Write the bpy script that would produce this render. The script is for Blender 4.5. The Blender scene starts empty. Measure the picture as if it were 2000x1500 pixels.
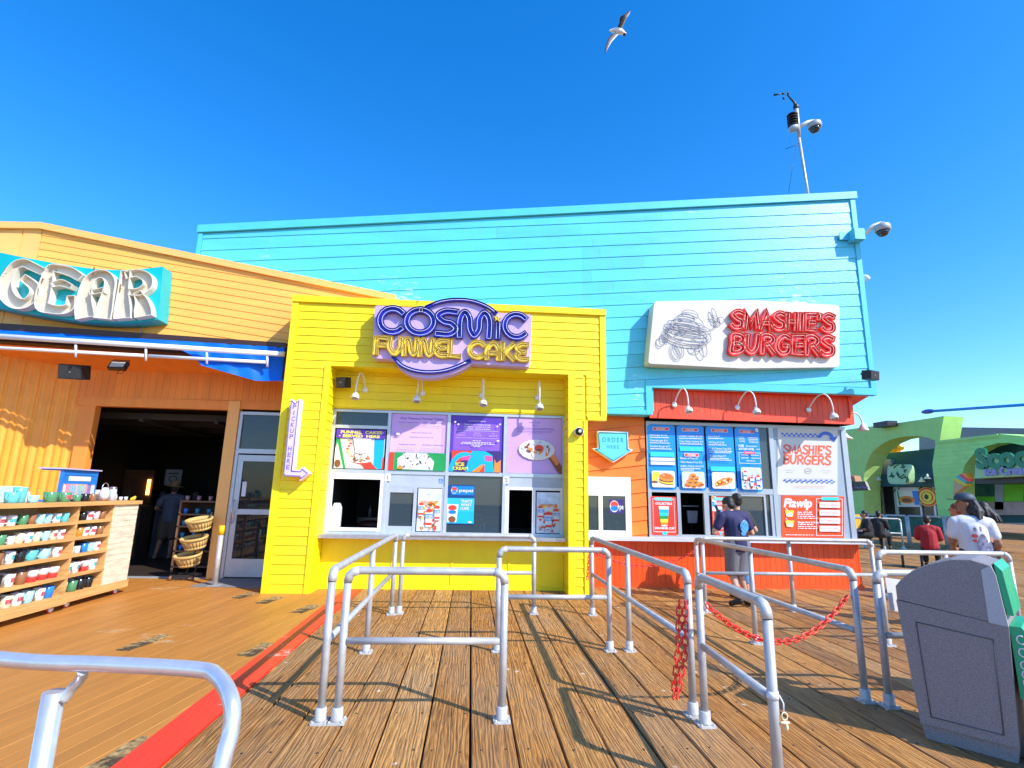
import bpy, bmesh, math, random
from math import sin, cos, pi, radians, sqrt, atan2
from mathutils import Vector, Matrix
random.seed(7)
S = bpy.context.scene
COL = S.collection

# ---------------------------------------------------------------- camera
F, PIT, ROL, YAW, CH = 1033.25, 0.20448, 0.02145, 0.07092, 1.68
fw = Vector((sin(YAW)*cos(PIT), cos(YAW)*cos(PIT), sin(PIT)))
r0 = Vector((cos(YAW), -sin(YAW), 0)); u0 = r0.cross(fw)
rt = r0*cos(ROL)+u0*sin(ROL); up = -r0*sin(ROL)+u0*cos(ROL)
cam = bpy.data.objects.new('camera', bpy.data.cameras.new('camera'))
COL.objects.link(cam)
cam.data.sensor_width = 36; cam.data.lens = F/2000*36
cam.data.clip_start = .05; cam.data.clip_end = 3000
m = Matrix((rt, up, -fw)).transposed().to_4x4(); m.translation = (0, 0, CH)
cam.matrix_world = m
S.camera = cam
S.render.resolution_x, S.render.resolution_y = 1024, 768

def ray(x, y): return fw*F+rt*(x-1000)-up*(y-750)
def at(x, y, Y):                # point of the vertical plane at depth Y seen at photo pixel x, y -> (X, Z)
    d = ray(x, y); k = Y/d.y; return (d.x*k, CH+d.z*k)
def atx(x, y, X):               # the same on a plane of constant X -> (Y, Z)
    d = ray(x, y); k = X/d.x; return (d.y*k, CH+d.z*k)
def gz(x, y, z=0.0):            # on a horizontal plane -> (X, Y)
    d = ray(x, y); k = (z-CH)/d.z; return (d.x*k, d.y*k)
def Z(x0, y0, s, Y):            # reads pixels of an enlarged crop
    return lambda pts: [at(x0+a/s, y0+b/s, Y) for a, b in pts]

# ---------------------------------------------------------------- world, sun
SUN_EL, SUN_AZ = radians(40.4), radians(130.7)
W = bpy.data.worlds.new('World'); S.world = W; W.use_nodes = True
nt = W.node_tree; nt.nodes.clear()
sky = nt.nodes.new('ShaderNodeTexSky'); sky.sky_type = 'NISHITA'; sky.sun_disc = False
sky.sun_elevation = SUN_EL; sky.sun_rotation = SUN_AZ; sky.ozone_density = 3.0; sky.air_density = 1.0; sky.dust_density = .4
hs = nt.nodes.new('ShaderNodeHueSaturation'); hs.inputs['Saturation'].default_value = 1.39; hs.inputs['Value'].default_value = 1.0
bg = nt.nodes.new('ShaderNodeBackground'); bg.inputs['Strength'].default_value = .15
wo = nt.nodes.new('ShaderNodeOutputWorld')
tn = nt.nodes.new('ShaderNodeMix'); tn.data_type = 'RGBA'; tn.blend_type = 'MULTIPLY'; tn.inputs[0].default_value = 1; tn.inputs[7].default_value = (1.02, 1.12, 1.28, 1)
nt.links.new(sky.outputs[0], hs.inputs['Color']); nt.links.new(hs.outputs[0], tn.inputs[6]); nt.links.new(tn.outputs[2], bg.inputs[0]); nt.links.new(bg.outputs[0], wo.inputs[0])
sl = bpy.data.lights.new('sun', 'SUN'); sl.energy = 3.6; sl.angle = radians(.53); sl.color = (1, .95, .86)
so = bpy.data.objects.new('sun', sl); COL.objects.link(so)
sd = Vector((sin(SUN_AZ)*cos(SUN_EL), cos(SUN_AZ)*cos(SUN_EL), sin(SUN_EL)))
so.rotation_euler = sd.to_track_quat('Z', 'Y').to_euler(); so.location = sd*40
S.view_settings.view_transform = 'Standard'; S.view_settings.look = 'None'
S.view_settings.exposure = .80; S.view_settings.gamma = 1
S.cycles.max_bounces = 7; S.cycles.transparent_max_bounces = 12

# ---------------------------------------------------------------- materials
def hexc(h):
    h = h.lstrip('#'); c = [int(h[i:i+2], 16)/255 for i in (0, 2, 4)]
    return [(v/12.92 if v <= .04045 else ((v+.055)/1.055)**2.4) for v in c]
_M = {}
def mat(name, col, rough=.5, metal=0, var=.08, nscale=3.0, bump=.0, bscale=40, stretch=(1, 1, 1), rnd=0, emis=0, alpha=None, trans=0, spec=.5, dirt=0, chips_glints=None, streak=0):
    if name in _M: return _M[name]
    c = hexc(col) if isinstance(col, str) else list(col)
    M = bpy.data.materials.new(name); M.use_nodes = True; t = M.node_tree; b = t.nodes['Principled BSDF']; L = t.links
    b.inputs['Roughness'].default_value = rough; b.inputs['Metallic'].default_value = metal
    b.inputs['Specular IOR Level'].default_value = spec
    if trans: b.inputs['Transmission Weight'].default_value = trans
    tc = t.nodes.new('ShaderNodeTexCoord'); mp = t.nodes.new('ShaderNodeMapping'); mp.inputs['Scale'].default_value = stretch
    L.new(tc.outputs['Object'], mp.inputs[0])
    n = t.nodes.new('ShaderNodeTexNoise'); n.inputs['Scale'].default_value = nscale; n.inputs['Detail'].default_value = 5; L.new(mp.outputs[0], n.inputs['Vector'])
    mr = t.nodes.new('ShaderNodeMapRange'); mr.inputs[1].default_value = .3; mr.inputs[2].default_value = .7
    mr.inputs[3].default_value = 1-var; mr.inputs[4].default_value = 1+var; L.new(n.outputs[0], mr.inputs[0])
    val = mr.outputs[0]
    if rnd:
        at_ = t.nodes.new('ShaderNodeAttribute'); at_.attribute_name = 'rnd'
        m2 = t.nodes.new('ShaderNodeMapRange'); m2.inputs[3].default_value = 1-rnd; m2.inputs[4].default_value = 1+rnd
        L.new(at_.outputs['Fac'], m2.inputs[0]); mu = t.nodes.new('ShaderNodeMath'); mu.operation = 'MULTIPLY'
        L.new(val, mu.inputs[0]); L.new(m2.outputs[0], mu.inputs[1]); val = mu.outputs[0]
    vm = t.nodes.new('ShaderNodeVectorMath'); vm.operation = 'SCALE'; vm.inputs[0].default_value = c; L.new(val, vm.inputs['Scale'])
    out = vm.outputs[0]
    if dirt:
        n3 = t.nodes.new('ShaderNodeTexNoise'); n3.inputs['Scale'].default_value = 1.3; n3.inputs['Detail'].default_value = 9; n3.inputs['Roughness'].default_value = .7; L.new(tc.outputs['Object'], n3.inputs['Vector'])
        r3 = t.nodes.new('ShaderNodeMapRange'); r3.inputs[1].default_value = .55; r3.inputs[2].default_value = .8; r3.inputs[4].default_value = dirt; L.new(n3.outputs[0], r3.inputs[0])
        mx = t.nodes.new('ShaderNodeMix'); mx.data_type = 'RGBA'; L.new(r3.outputs[0], mx.inputs[0]); L.new(out, mx.inputs[6]); mx.inputs[7].default_value = (.12, .09, .06, 1); out = mx.outputs[2]
    if streak:
        n6 = t.nodes.new('ShaderNodeTexNoise'); n6.inputs['Scale'].default_value = 6; n6.inputs['Detail'].default_value = 6; n6.inputs['Roughness'].default_value = .65
        mp6 = t.nodes.new('ShaderNodeMapping'); mp6.inputs['Scale'].default_value = (1.6, 1.6, .10); L.new(tc.outputs['Object'], mp6.inputs[0]); L.new(mp6.outputs[0], n6.inputs['Vector'])
        r6 = t.nodes.new('ShaderNodeMapRange'); r6.inputs[1].default_value = .5; r6.inputs[2].default_value = .8; r6.inputs[4].default_value = streak; L.new(n6.outputs[0], r6.inputs[0])
        mx = t.nodes.new('ShaderNodeMix'); mx.data_type = 'RGBA'; L.new(r6.outputs[0], mx.inputs[0]); L.new(out, mx.inputs[6]); mx.inputs[7].default_value = (c[0]*.5+.12, c[1]*.5+.1, c[2]*.5+.08, 1); out = mx.outputs[2]
    if chips_glints:
        n4 = t.nodes.new('ShaderNodeTexNoise'); n4.inputs['Scale'].default_value = 9; n4.inputs['Detail'].default_value = 10; n4.inputs['Roughness'].default_value = .75
        mp4 = t.nodes.new('ShaderNodeMapping'); mp4.inputs['Scale'].default_value = (.45, 1, 2.2); L.new(tc.outputs['Object'], mp4.inputs[0]); L.new(mp4.outputs[0], n4.inputs['Vector'])
        n5 = t.nodes.new('ShaderNodeTexNoise'); n5.inputs['Scale'].default_value = .55; L.new(tc.outputs['Object'], n5.inputs['Vector'])
        ad = t.nodes.new('ShaderNodeMath'); ad.operation = 'ADD'; L.new(n4.outputs[0], ad.inputs[0]); L.new(n5.outputs[0], ad.inputs[1])
        r4 = t.nodes.new('ShaderNodeMapRange'); r4.inputs[1].default_value = chips_glints[1]; r4.inputs[2].default_value = chips_glints[1]+.05; r4.inputs[4].default_value = chips_glints[2]; L.new(ad.outputs[0], r4.inputs[0])
        mx = t.nodes.new('ShaderNodeMix'); mx.data_type = 'RGBA'; L.new(r4.outputs[0], mx.inputs[0]); L.new(out, mx.inputs[6]); mx.inputs[7].default_value = (*hexc(chips_glints[0]), 1); out = mx.outputs[2]
    L.new(out, b.inputs['Base Color'])
    if emis:
        b.inputs['Emission Color'].default_value = (*c, 1); b.inputs['Emission Strength'].default_value = emis
    if bump:
        n2 = t.nodes.new('ShaderNodeTexNoise'); n2.inputs['Scale'].default_value = bscale; n2.inputs['Detail'].default_value = 6; L.new(mp.outputs[0], n2.inputs['Vector'])
        bp = t.nodes.new('ShaderNodeBump'); bp.inputs['Strength'].default_value = bump; bp.inputs['Distance'].default_value = .01
        L.new(n2.outputs[0], bp.inputs['Height']); L.new(bp.outputs[0], b.inputs['Normal'])
    _M[name] = M; return M

def glass(name, tint=(.10, .13, .15), alpha=.45, rough=.03):
    if name in _M: return _M[name]
    M = bpy.data.materials.new(name); M.use_nodes = True; t = M.node_tree; t.nodes.clear(); L = t.links
    o = t.nodes.new('ShaderNodeOutputMaterial'); tr = t.nodes.new('ShaderNodeBsdfTransparent'); tr.inputs[0].default_value = (*[min(1, v*6) for v in tint], 1)
    g = t.nodes.new('ShaderNodeBsdfPrincipled'); g.inputs['Base Color'].default_value = (*tint, 1); g.inputs['Roughness'].default_value = rough; g.inputs['Specular IOR Level'].default_value = .8
    mx = t.nodes.new('ShaderNodeMixShader'); mx.inputs[0].default_value = alpha
    L.new(tr.outputs[0], mx.inputs[1]); L.new(g.outputs[0], mx.inputs[2]); L.new(mx.outputs[0], o.inputs[0])
    _M[name] = M; return M

YEL = mat('yellow_paint', (.93, .725, .0), .55, var=.05, bump=.12, bscale=60, stretch=(.3, 1, 2), rnd=.05, dirt=.10, streak=.22)
YELT = mat('yellow_trim_paint', (.93, .725, .0), .5, var=.04, bump=.08, bscale=60, dirt=.08, streak=.12)
BLU = mat('turquoise_paint', (.10, .58, .75), .36, var=.08, bump=.35, bscale=50, stretch=(.25, 1, 1.5), rnd=.07, streak=.25, chips_glints=('#d8f6ff', 1.17, .7))  # pale flecks stand for flaking and for sun glints, painted into the colour
BLUT = mat('turquoise_trim_paint', (.085, .55, .72), .42, var=.05, bump=.1)
ORG = mat('orange_siding_paint', (.97, .45, .085), .6, var=.05, bump=.12, bscale=60, stretch=(.3, 1, 2), rnd=.05, dirt=.07, streak=.2)
ORGT = mat('orange_trim_paint', (.98, .48, .13), .55, var=.04, bump=.06)
ORG2 = mat('deep_orange_paint', (.97, .31, .045), .6, var=.07, bump=.1, bscale=50, stretch=(2, 2, .4), rnd=.05, dirt=.05)
ORG3 = mat('tangerine_siding_paint', (.92, .19, .012), .55, var=.08, bump=.15, bscale=60, rnd=.07)
RED = mat('red_board_paint', (.86, .07, .02), .5, var=.08, bump=.12, bscale=50, stretch=(2, 2, .4), rnd=.08, dirt=.05)
REDT = mat('red_trim_paint', (.86, .065, .02), .5, var=.06)
CORR = mat('corrugated_metal_paint', (.97, .36, .035), .5, var=.08, dirt=.05)
ALU = mat('aluminium_frame', (.52, .56, .60), .42, .35, var=.06, nscale=6)
RAIL = mat('galvanized_pipe', (.47, .465, .46), .46, .28, var=.16, nscale=9, bump=.1, bscale=160, dirt=.12)
WHT = mat('white_enamel', (.78, .78, .77), .4, var=.03)
WHT2 = mat('white_print', (.70, .70, .70), .5, var=.02)
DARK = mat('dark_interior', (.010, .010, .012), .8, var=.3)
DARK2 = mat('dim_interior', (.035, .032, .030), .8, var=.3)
BLK = mat('black_plastic', (.012, .012, .014), .45, var=.2)
GRYF = mat('bluegrey_panel', (.30, .37, .43), .5, var=.05)
STEEL = mat('steel_ledge', (.55, .55, .58), .3, .8, var=.1, nscale=12)
GLS = glass('window_glass')
GLD = glass('dark_window_glass', (.06, .09, .11), .62, .02)
GLS2 = glass('door_glass', (.05, .06, .06), .45, .02)

# ---------------------------------------------------------------- mesh helpers
class MB:
    def __init__(s): s.v = []; s.f = []; s.mi = []; s.sm = []; s.rn = []; s.mats = []; s.cur = 0; s.rnd = 0.0
    def m(s, M):
        if M not in s.mats: s.mats.append(M)
        s.cur = s.mats.index(M); return s
    def face(s, idx, smooth=False): s.f.append(idx); s.mi.append(s.cur); s.sm.append(smooth); s.rn.append(s.rnd)
    def add(s, vs, fs, smooth=False):
        o = len(s.v); s.v += [tuple(v) for v in vs]
        for f in fs: s.face([o+i for i in f], smooth)
    def box(s, x0, x1, y0, y1, z0, z1, M=None):
        vs = [(x, y, z) for x in (x0, x1) for y in (y0, y1) for z in (z0, z1)]
        if M: vs = [M @ Vector(v) for v in vs]
        s.add(vs, [(0, 1, 3, 2), (4, 6, 7, 5), (0, 4, 5, 1), (2, 3, 7, 6), (0, 2, 6, 4), (1, 5, 7, 3)]); return s
    def prism(s, poly, f0, f1):            # poly 2-D, f0/f1 map (a,b)->3-D
        n = len(poly); vs = [f0(*p) for p in poly]+[f1(*p) for p in poly]
        s.add(vs, [tuple(range(n)), tuple(range(2*n-1, n-1, -1))]+[(i, n+i, n+(i+1) % n, (i+1) % n) for i in range(n)]); return s
    def slab(s, poly, y0, y1):              # polygon (x,z), front at y0, back at y1
        return s.prism(poly, lambda a, b: (a, y0, b), lambda a, b: (a, y1, b))
    def slabx(s, poly, x0, x1): return s.prism(poly, lambda a, b: (x0, a, b), lambda a, b: (x1, a, b))
    def slabz(s, poly, z0, z1): return s.prism(poly, lambda a, b: (a, b, z0), lambda a, b: (a, b, z1))
    def tube(s, pts, r, n=10, closed=False, cap=True):
        P = [Vector(p) for p in pts]; k = len(P); R = r if isinstance(r, (list, tuple)) else [r]*k
        o = len(s.v); nrm = None
        for i in range(k):
            a = P[i-1] if (i > 0 or closed) else P[i]; b = P[(i+1) % k] if (i < k-1 or closed) else P[i]
            t = (b-a); t = t.normalized() if t.length > 1e-9 else Vector((0, 0, 1))
            if nrm is None: nrm = t.orthogonal().normalized()
            nrm = (nrm-t*nrm.dot(t)); nrm = nrm.normalized() if nrm.length > 1e-6 else t.orthogonal().normalized()
            bn = t.cross(nrm)
            for j in range(n):
                th = 2*pi*j/n; s.v.append(tuple(P[i]+(nrm*cos(th)+bn*sin(th))*R[i]))
        for i in range(k if closed else k-1):
            for j in range(n):
                a = o+i*n+j; b = o+i*n+(j+1) % n; i2 = (i+1) % k; c = o+i2*n+(j+1) % n; d = o+i2*n+j
                s.face([a, b, c, d], True)
        if cap and not closed:
            s.face([o+j for j in range(n)][::-1]); s.face([o+(k-1)*n+j for j in range(n)])
        return s
    def lathe(s, prof, c=(0, 0, 0), n=16, M=None, smooth=True):      # prof: (r,z)
        o = len(s.v)
        for r, z in prof:
            for j in range(n):
                th = 2*pi*j/n; p = Vector((r*cos(th), r*sin(th), z))
                if M: p = M @ p
                s.v.append((p.x+c[0], p.y+c[1], p.z+c[2]))
        for i in range(len(prof)-1):
            for j in range(n): s.face([o+i*n+j, o+i*n+(j+1) % n, o+(i+1)*n+(j+1) % n, o+(i+1)*n+j], smooth)
        if prof[0][0] > 1e-4: s.face([o+j for j in range(n)][::-1])
        if prof[-1][0] > 1e-4: s.face([o+(len(prof)-1)*n+j for j in range(n)])
        return s
    def ell(s, c, rad, n=14, k=8, M=None):
        prof = [(sin(pi*i/k), -cos(pi*i/k)) for i in range(k+1)]; prof[0] = (1e-5, -1); prof[-1] = (1e-5, 1)
        MM = Matrix.Diagonal((*rad, 1)); MM = (M @ MM) if M else MM
        return s.lathe(prof, c, n, MM)
    def disc(s, cx, cz, rx, rz, y, ang=0, n=20, th=.0):
        vs = []
        for j in range(n):
            t = 2*pi*j/n; a = rx*cos(t); b = rz*sin(t); vs.append((cx+a*cos(ang)-b*sin(ang), y, cz+a*sin(ang)+b*cos(ang)))
        s.add(vs, [tuple(range(n))]); return s
    def flat(s, poly, y): s.add([(a, y, b) for a, b in poly], [tuple(range(len(poly)))]); return s
    def rect(s, x0, x1, z0, z1, y): return s.flat([(x0, z0), (x1, z0), (x1, z1), (x0, z1)], y)
    def build(s, name, parent=None, M=None, loc=None):
        me = bpy.data.meshes.new(name); me.from_pydata(s.v, [], s.f)
        for mm in (s.mats or [M]): me.materials.append(mm)
        me.polygons.foreach_set('material_index', s.mi); me.polygons.foreach_set('use_smooth', s.sm)
        a = me.attributes.new('rnd', 'FLOAT', 'FACE'); a.data.foreach_set('value', s.rn)
        bm = bmesh.new(); bm.from_mesh(me); bmesh.ops.recalc_face_normals(bm, faces=bm.faces); bm.to_mesh(me); bm.free()
        o = bpy.data.objects.new(name, me); COL.objects.link(o)
        if loc: o.location = loc
        elif not parent and s.v:
            xs, ys, zs = zip(*s.v); c = Vector(((min(xs)+max(xs))/2, (min(ys)+max(ys))/2, min(zs)))
            me.transform(Matrix.Translation(-c)); o.location = c
        if parent:
            o.parent = parent
            if not loc: o.location = -_wloc(parent)
        return o
def _wloc(o):
    v = o.location.copy()
    while o.parent: o = o.parent; v += o.location
    return v
def tag(o, label, cat, group=None):
    o['label'] = label; o['category'] = cat
    if group: o['group'] = group
    return o
def thing(name, loc, label, cat, group=None, rz=0):
    o = bpy.data.objects.new(name, None); COL.objects.link(o); o.location = loc; o.rotation_euler.z = rz; o.empty_display_size = .1
    return tag(o, label, cat, group)
def boxes(name, parent, M, L):
    for b in L: MB().m(M).box(*b).build(name, parent)
def kind(o, k='structure'): o['kind'] = k; return o
def lin(poly, a, b, c):          # clip convex polygon to a*x+b*y<=c
    out = []
    for i in range(len(poly)):
        p, q = poly[i], poly[(i+1) % len(poly)]; dp = a*p[0]+b*p[1]-c; dq = a*q[0]+b*q[1]-c
        if dp <= 0: out.append(p)
        if (dp < 0 < dq) or (dq < 0 < dp):
            t = dp/(dp-dq); out.append((p[0]+(q[0]-p[0])*t, p[1]+(q[1]-p[1])*t))
    return out
def siding(mb, poly, fr, pitch, ang=0, gap=.004, lap=.012, base=.0, seed=1, joints=True, vgroove=False, off=0):
    """lap boards on a convex polygon; fr(a,b,d) maps plane coords + outward distance to 3-D; ang = slope of boards"""
    R = random.Random(seed); ca, sa = cos(ang), sin(ang)
    loc = [(x*ca+y*sa, -x*sa+y*ca) for x, y in poly]
    if vgroove: loc = [(y, x) for x, y in loc]
    lo = min(p[1] for p in loc); hi = max(p[1] for p in loc); a0 = min(p[0] for p in loc); a1 = max(p[0] for p in loc)
    k = math.floor((lo-off)/pitch)
    while k*pitch+off < hi:
        y0 = k*pitch+off; y1 = y0+pitch-gap; k += 1
        st = lin(lin(loc, 0, 1, y1), 0, -1, -y0)
        if len(st) < 3: continue
        cuts = [a0-1, a1+1]
        if joints and not vgroove and R.random() < .75: cuts = [a0-1, R.uniform(a0+.3, a1-.3), a1+1]
        for c0, c1 in zip(cuts, cuts[1:]):
            pc = lin(lin(st, 1, 0, c1-.002), -1, 0, -c0)
            if len(pc) < 3: continue
            mb.rnd = R.random(); top = []; bot = []
            for (x, y) in pc:
                t = (y-y0)/(y1-y0) if y1 > y0 else 0
                d = base+(lap*(1-t)+.004 if not vgroove else lap)
                X, Y = (y, x) if vgroove else (x, y)
                top.append(fr(X*ca-Y*sa, X*sa+Y*ca, d)); bot.append(fr(X*ca-Y*sa, X*sa+Y*ca, -.012))
            n = len(pc); mb.add(top+bot, [tuple(range(n))]+[(i, n+i, n+(i+1) % n, (i+1) % n) for i in range(n)])
    mb.rnd = .5
def wallY(Y): return lambda a, b, d: (a, Y-d, b)
def wallX(X): return lambda a, b, d: (X-d, a, b)

# text ----------------------------------------------------------------
_TC = {}
def text_mesh(st, bold=0, shear=0, extr=0):
    k = (st, bold, shear, extr)
    if k not in _TC:
        c = bpy.data.curves.new('t', 'FONT'); c.body = st; c.size = 1; c.offset = bold; c.shear = shear; c.extrude = extr; c.resolution_u = 3
        o = bpy.data.objects.new('t', c); COL.objects.link(o); bpy.context.view_layer.update()
        me = bpy.data.meshes.new_from_object(o.evaluated_get(bpy.context.evaluated_depsgraph_get()))
        vs = [v.co.copy() for v in me.vertices]; fs = [tuple(p.vertices) for p in me.polygons]
        bpy.data.objects.remove(o); bpy.data.curves.remove(c); bpy.data.meshes.remove(me)
        x0 = min(v.x for v in vs); x1 = max(v.x for v in vs); z1 = max(v.y for v in vs); z0 = min(v.y for v in vs)
        _TC[k] = ([(v.x-x0, v.y, v.z) for v in vs], fs, x1-x0, z0, z1)
    return _TC[k]
def txt(mb, st, x, z, h, y, width=None, align='C', bold=.012, shear=0, ang=0, extr=0, fr=None):
    """cap height h (m); x,z anchor at baseline; optional total width; on a wall facing -Y at y"""
    vs, fs, w, a, b = text_mesh(st, bold, shear, extr)
    s = h/.72; sx = (width/w) if width else s; W_ = w*sx
    dx = {'C': -W_/2, 'L': 0, 'R': -W_}[align]; ca, sa = cos(ang), sin(ang)
    out = []
    for px, pz, pd in vs:
        u = px*sx+dx; v = pz*s; X, Zz = x+u*ca-v*sa, z+u*sa+v*ca
        out.append(fr(X, Zz, pd) if fr else (X, y-pd, Zz))
    mb.add(out, fs)

# stroke letters --------------------------------------------------------
def arc(cx, cy, rx, ry, a0, a1, n=14): return [(cx+rx*cos(radians(a0+(a1-a0)*i/n)), cy+ry*sin(radians(a0+(a1-a0)*i/n))) for i in range(n+1)]
def smooth(p, k=5):
    if len(p) < 3: return p
    o = []
    for i in range(len(p)-1):
        a = p[max(i-1, 0)]; b = p[i]; c = p[i+1]; d = p[min(i+2, len(p)-1)]
        for j in range(k):
            t = j/k; o.append(tuple(.5*((2*b[q])+(-a[q]+c[q])*t+(2*a[q]-5*b[q]+4*c[q]-d[q])*t*t+(-a[q]+3*b[q]-3*c[q]+d[q])*t**3) for q in range(len(b))))
    o.append(p[-1]); return o
GL = {
 'C': (.9, [arc(.47, .5, .42, .46, 42, 318)]), 'O': (1.0, [arc(.5, .5, .45, .46, 90, 449, 24)]),
 'S': (.8, [smooth([(.72, .93), (.35, .95), (.1, .76), (.3, .54), (.55, .48), (.72, .26), (.5, .05), (.08, .06)])]),
 'M': (1.15, [smooth([(.05, 0), (.05, .65), (.2, .94), (.36, .7), (.4, .3), (.55, .05), (.7, .3), (.72, .7), (.88, .94), (1.05, .65), (1.05, 0)])]),
 'i': (.3, [[(.14, 0), (.14, .58)]]),
 'F': (.66, [[(.06, 0), (.06, .95), (.6, .95)], [(.2, .5), (.52, .5)]]), 'U': (.74, [smooth([(.06, .97), (.06, .4), (.34, .03), (.62, .4), (.62, .97)])]),
 'N': (.78, [smooth([(.05, 0), (.05, .7), (.2, .94), (.32, .7), (.4, .25), (.53, .05), (.66, .3), (.66, .97)])]),
 'E': (.68, [smooth([(.6, .95), (.28, .94), (.08, .74), (.26, .53), (.5, .5)]), smooth([(.22, .46), (.07, .27), (.26, .05), (.62, .05)])]),
 'L': (.62, [[(.06, .97), (.06, .05), (.56, .05)]]), 'A': (.76, [smooth([(.04, 0), (.06, .6), (.35, .95), (.62, .6), (.64, 0)]), [(.18, .34), (.5, .34)]]),
 'K': (.7, [[(.06, 0), (.06, .97)], [(.62, .95), (.2, .48), (.64, .0)]]), ' ': (.35, []),
 's': (.7, [smooth([(.66, .9), (.4, 1.0), (.14, .8), (.34, .54), (.56, .38), (.5, .06), (.2, 0), (.02, .16)])]),
 'm': (.86, [[(.02, 0), (.18, .98), (.36, .2), (.68, .98), (.72, 0)]]), 'a': (.74, [[(0, 0), (.42, .98), (.58, 0)], [(.2, .34), (.46, .34)]]),
 'h': (.74, [[(.04, 0), (.16, .98)], [(.52, 0), (.64, .98)], [(.2, .5), (.48, .5)]]), 'I': (.34, [[(.08, 0), (.2, .98)]]),
 'e': (.66, [[(.62, .96), (.2, .96), (.06, .02), (.5, .02)], [(.24, .5), (.5, .5)]]), "'": (.26, [[(.16, 1.0), (.1, .75)]]),
 'b': (.72, [smooth([(.2, .5), (.5, .56), (.64, .78), (.5, .97), (.18, .97), (.12, .5), (.04, .02), (.4, .04), (.6, .26), (.44, .48)])]),
 'u': (.74, [smooth([(.14, .98), (.05, .3), (.26, .02), (.52, .3), (.66, .98)])]), 'r': (.72, [smooth([(.04, 0), (.1, .5), (.16, .96), (.5, .97), (.62, .76), (.46, .54), (.28, .5)]), [(.34, .42), (.58, 0)]]),
 'g': (.78, [smooth([(.7, .86), (.46, 1.0), (.16, .74), (.06, .3), (.26, .0), (.54, .08), (.64, .42)]), [(.6, .44), (.4, .44)]]),
}
def ribbon(pts, w):
    n = len(pts); L, R = [], []
    W_ = w if isinstance(w, (list, tuple)) else [w]*n
    for i in range(n):
        a = pts[max(i-1, 0)]; b = pts[min(i+1, n-1)]; p = pts[i]
        tx, tz = b[0]-a[0], b[1]-a[1]; l = sqrt(tx*tx+tz*tz) or 1; tx /= l; tz /= l
        k = 1
        if 0 < i < n-1:
            ax, az = p[0]-a[0], p[1]-a[1]; la = sqrt(ax*ax+az*az) or 1; dt = (ax*tx+az*tz)/la; k = 1/max(dt, .55)
        h = W_[i]/2*k; e = 0
        if i == 0: e = -W_[i]*.35
        if i == n-1: e = W_[i]*.35
        L.append((p[0]-tz*h+tx*e, p[1]+tx*h+tz*e)); R.append((p[0]+tz*h+tx*e, p[1]-tx*h+tz*e))
    return L, R
def channel(mb, pts, w, y0, y1, face, rim, tri=0.0, rimt=.006, proud=None):
    """channel letter stroke: pan with floor near the sign face and rim walls standing to the front; y0 front, y1 back"""
    L, R = ribbon(pts, w); n = len(L); yf = y1-(y1-y0)*.35-tri
    if proud is not None: yf = y0+proud-tri
    mb.m(face)
    for i in range(n-1): mb.add([(L[i][0], yf, L[i][1]), (L[i+1][0], yf, L[i+1][1]), (R[i+1][0], yf, R[i+1][1]), (R[i][0], yf, R[i][1])], [(0, 1, 2, 3)])
    mb.m(rim); loop = L+R[::-1]; Lo, Li = [], []
    k = len(loop)
    cxs = loop
    for i in range(k):
        a = loop[i-1]; b = loop[(i+1) % k]; tx, tz = b[0]-a[0], b[1]-a[1]; l = sqrt(tx*tx+tz*tz) or 1
        Lo.append((loop[i][0]-tz/l*rimt, loop[i][1]+tx/l*rimt)); Li.append(loop[i])
    for i in range(k):
        j = (i+1) % k; q = [Lo[i], Lo[j], Li[j], Li[i]]
        mb.add([(a, y0-tri, b) for a, b in q]+[(a, y1, b) for a, b in q], [(0, 1, 2, 3), (0, 4, 5, 1), (2, 6, 7, 3)])
def neonloop(mb, pts, w, y, r, k=.5, closed=True):
    wi = [x*k for x in w] if isinstance(w, (list, tuple)) else w*k
    L, R = ribbon(pts, wi); mb.tube([(a, y, b) for a, b in (L+R[::-1] if closed else L)], r, 6, closed)
def word(word_, P0, P1, h, w, y0, y1, face, rim, tube, parent, kneon=.5, rt_=.007, sp=.0, tri=.0):
    """neon channel lettering between world points P0 -> P1 (x,z)"""
    tot = sum(GL[c][0]+sp for c in word_); dx, dz = P1[0]-P0[0], P1[1]-P0[1]; l = sqrt(dx*dx+dz*dz); ux, uz = dx/l, dz/l
    sx = l/tot; cur = 0
    for i, c in enumerate(word_):
        adv, strokes = GL[c]
        if strokes:
            mb = MB(); tb = MB().m(tube)
            for si, st in enumerate(strokes):
                pts = [(P0[0]+(cur+x)*sx*ux-z*h*uz, P0[1]+(cur+x)*sx*uz+z*h*ux) for x, z in st]
                channel(mb, pts, w, y0, y1, face, rim, tri*(i % 3)+.0015*si)
                neonloop(tb, pts, w, y0+.012-.0015*si, rt_, kneon)
            lo = mb.build('letter', parent); tb.build('neon_tube', lo)
        cur += adv+sp
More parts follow.
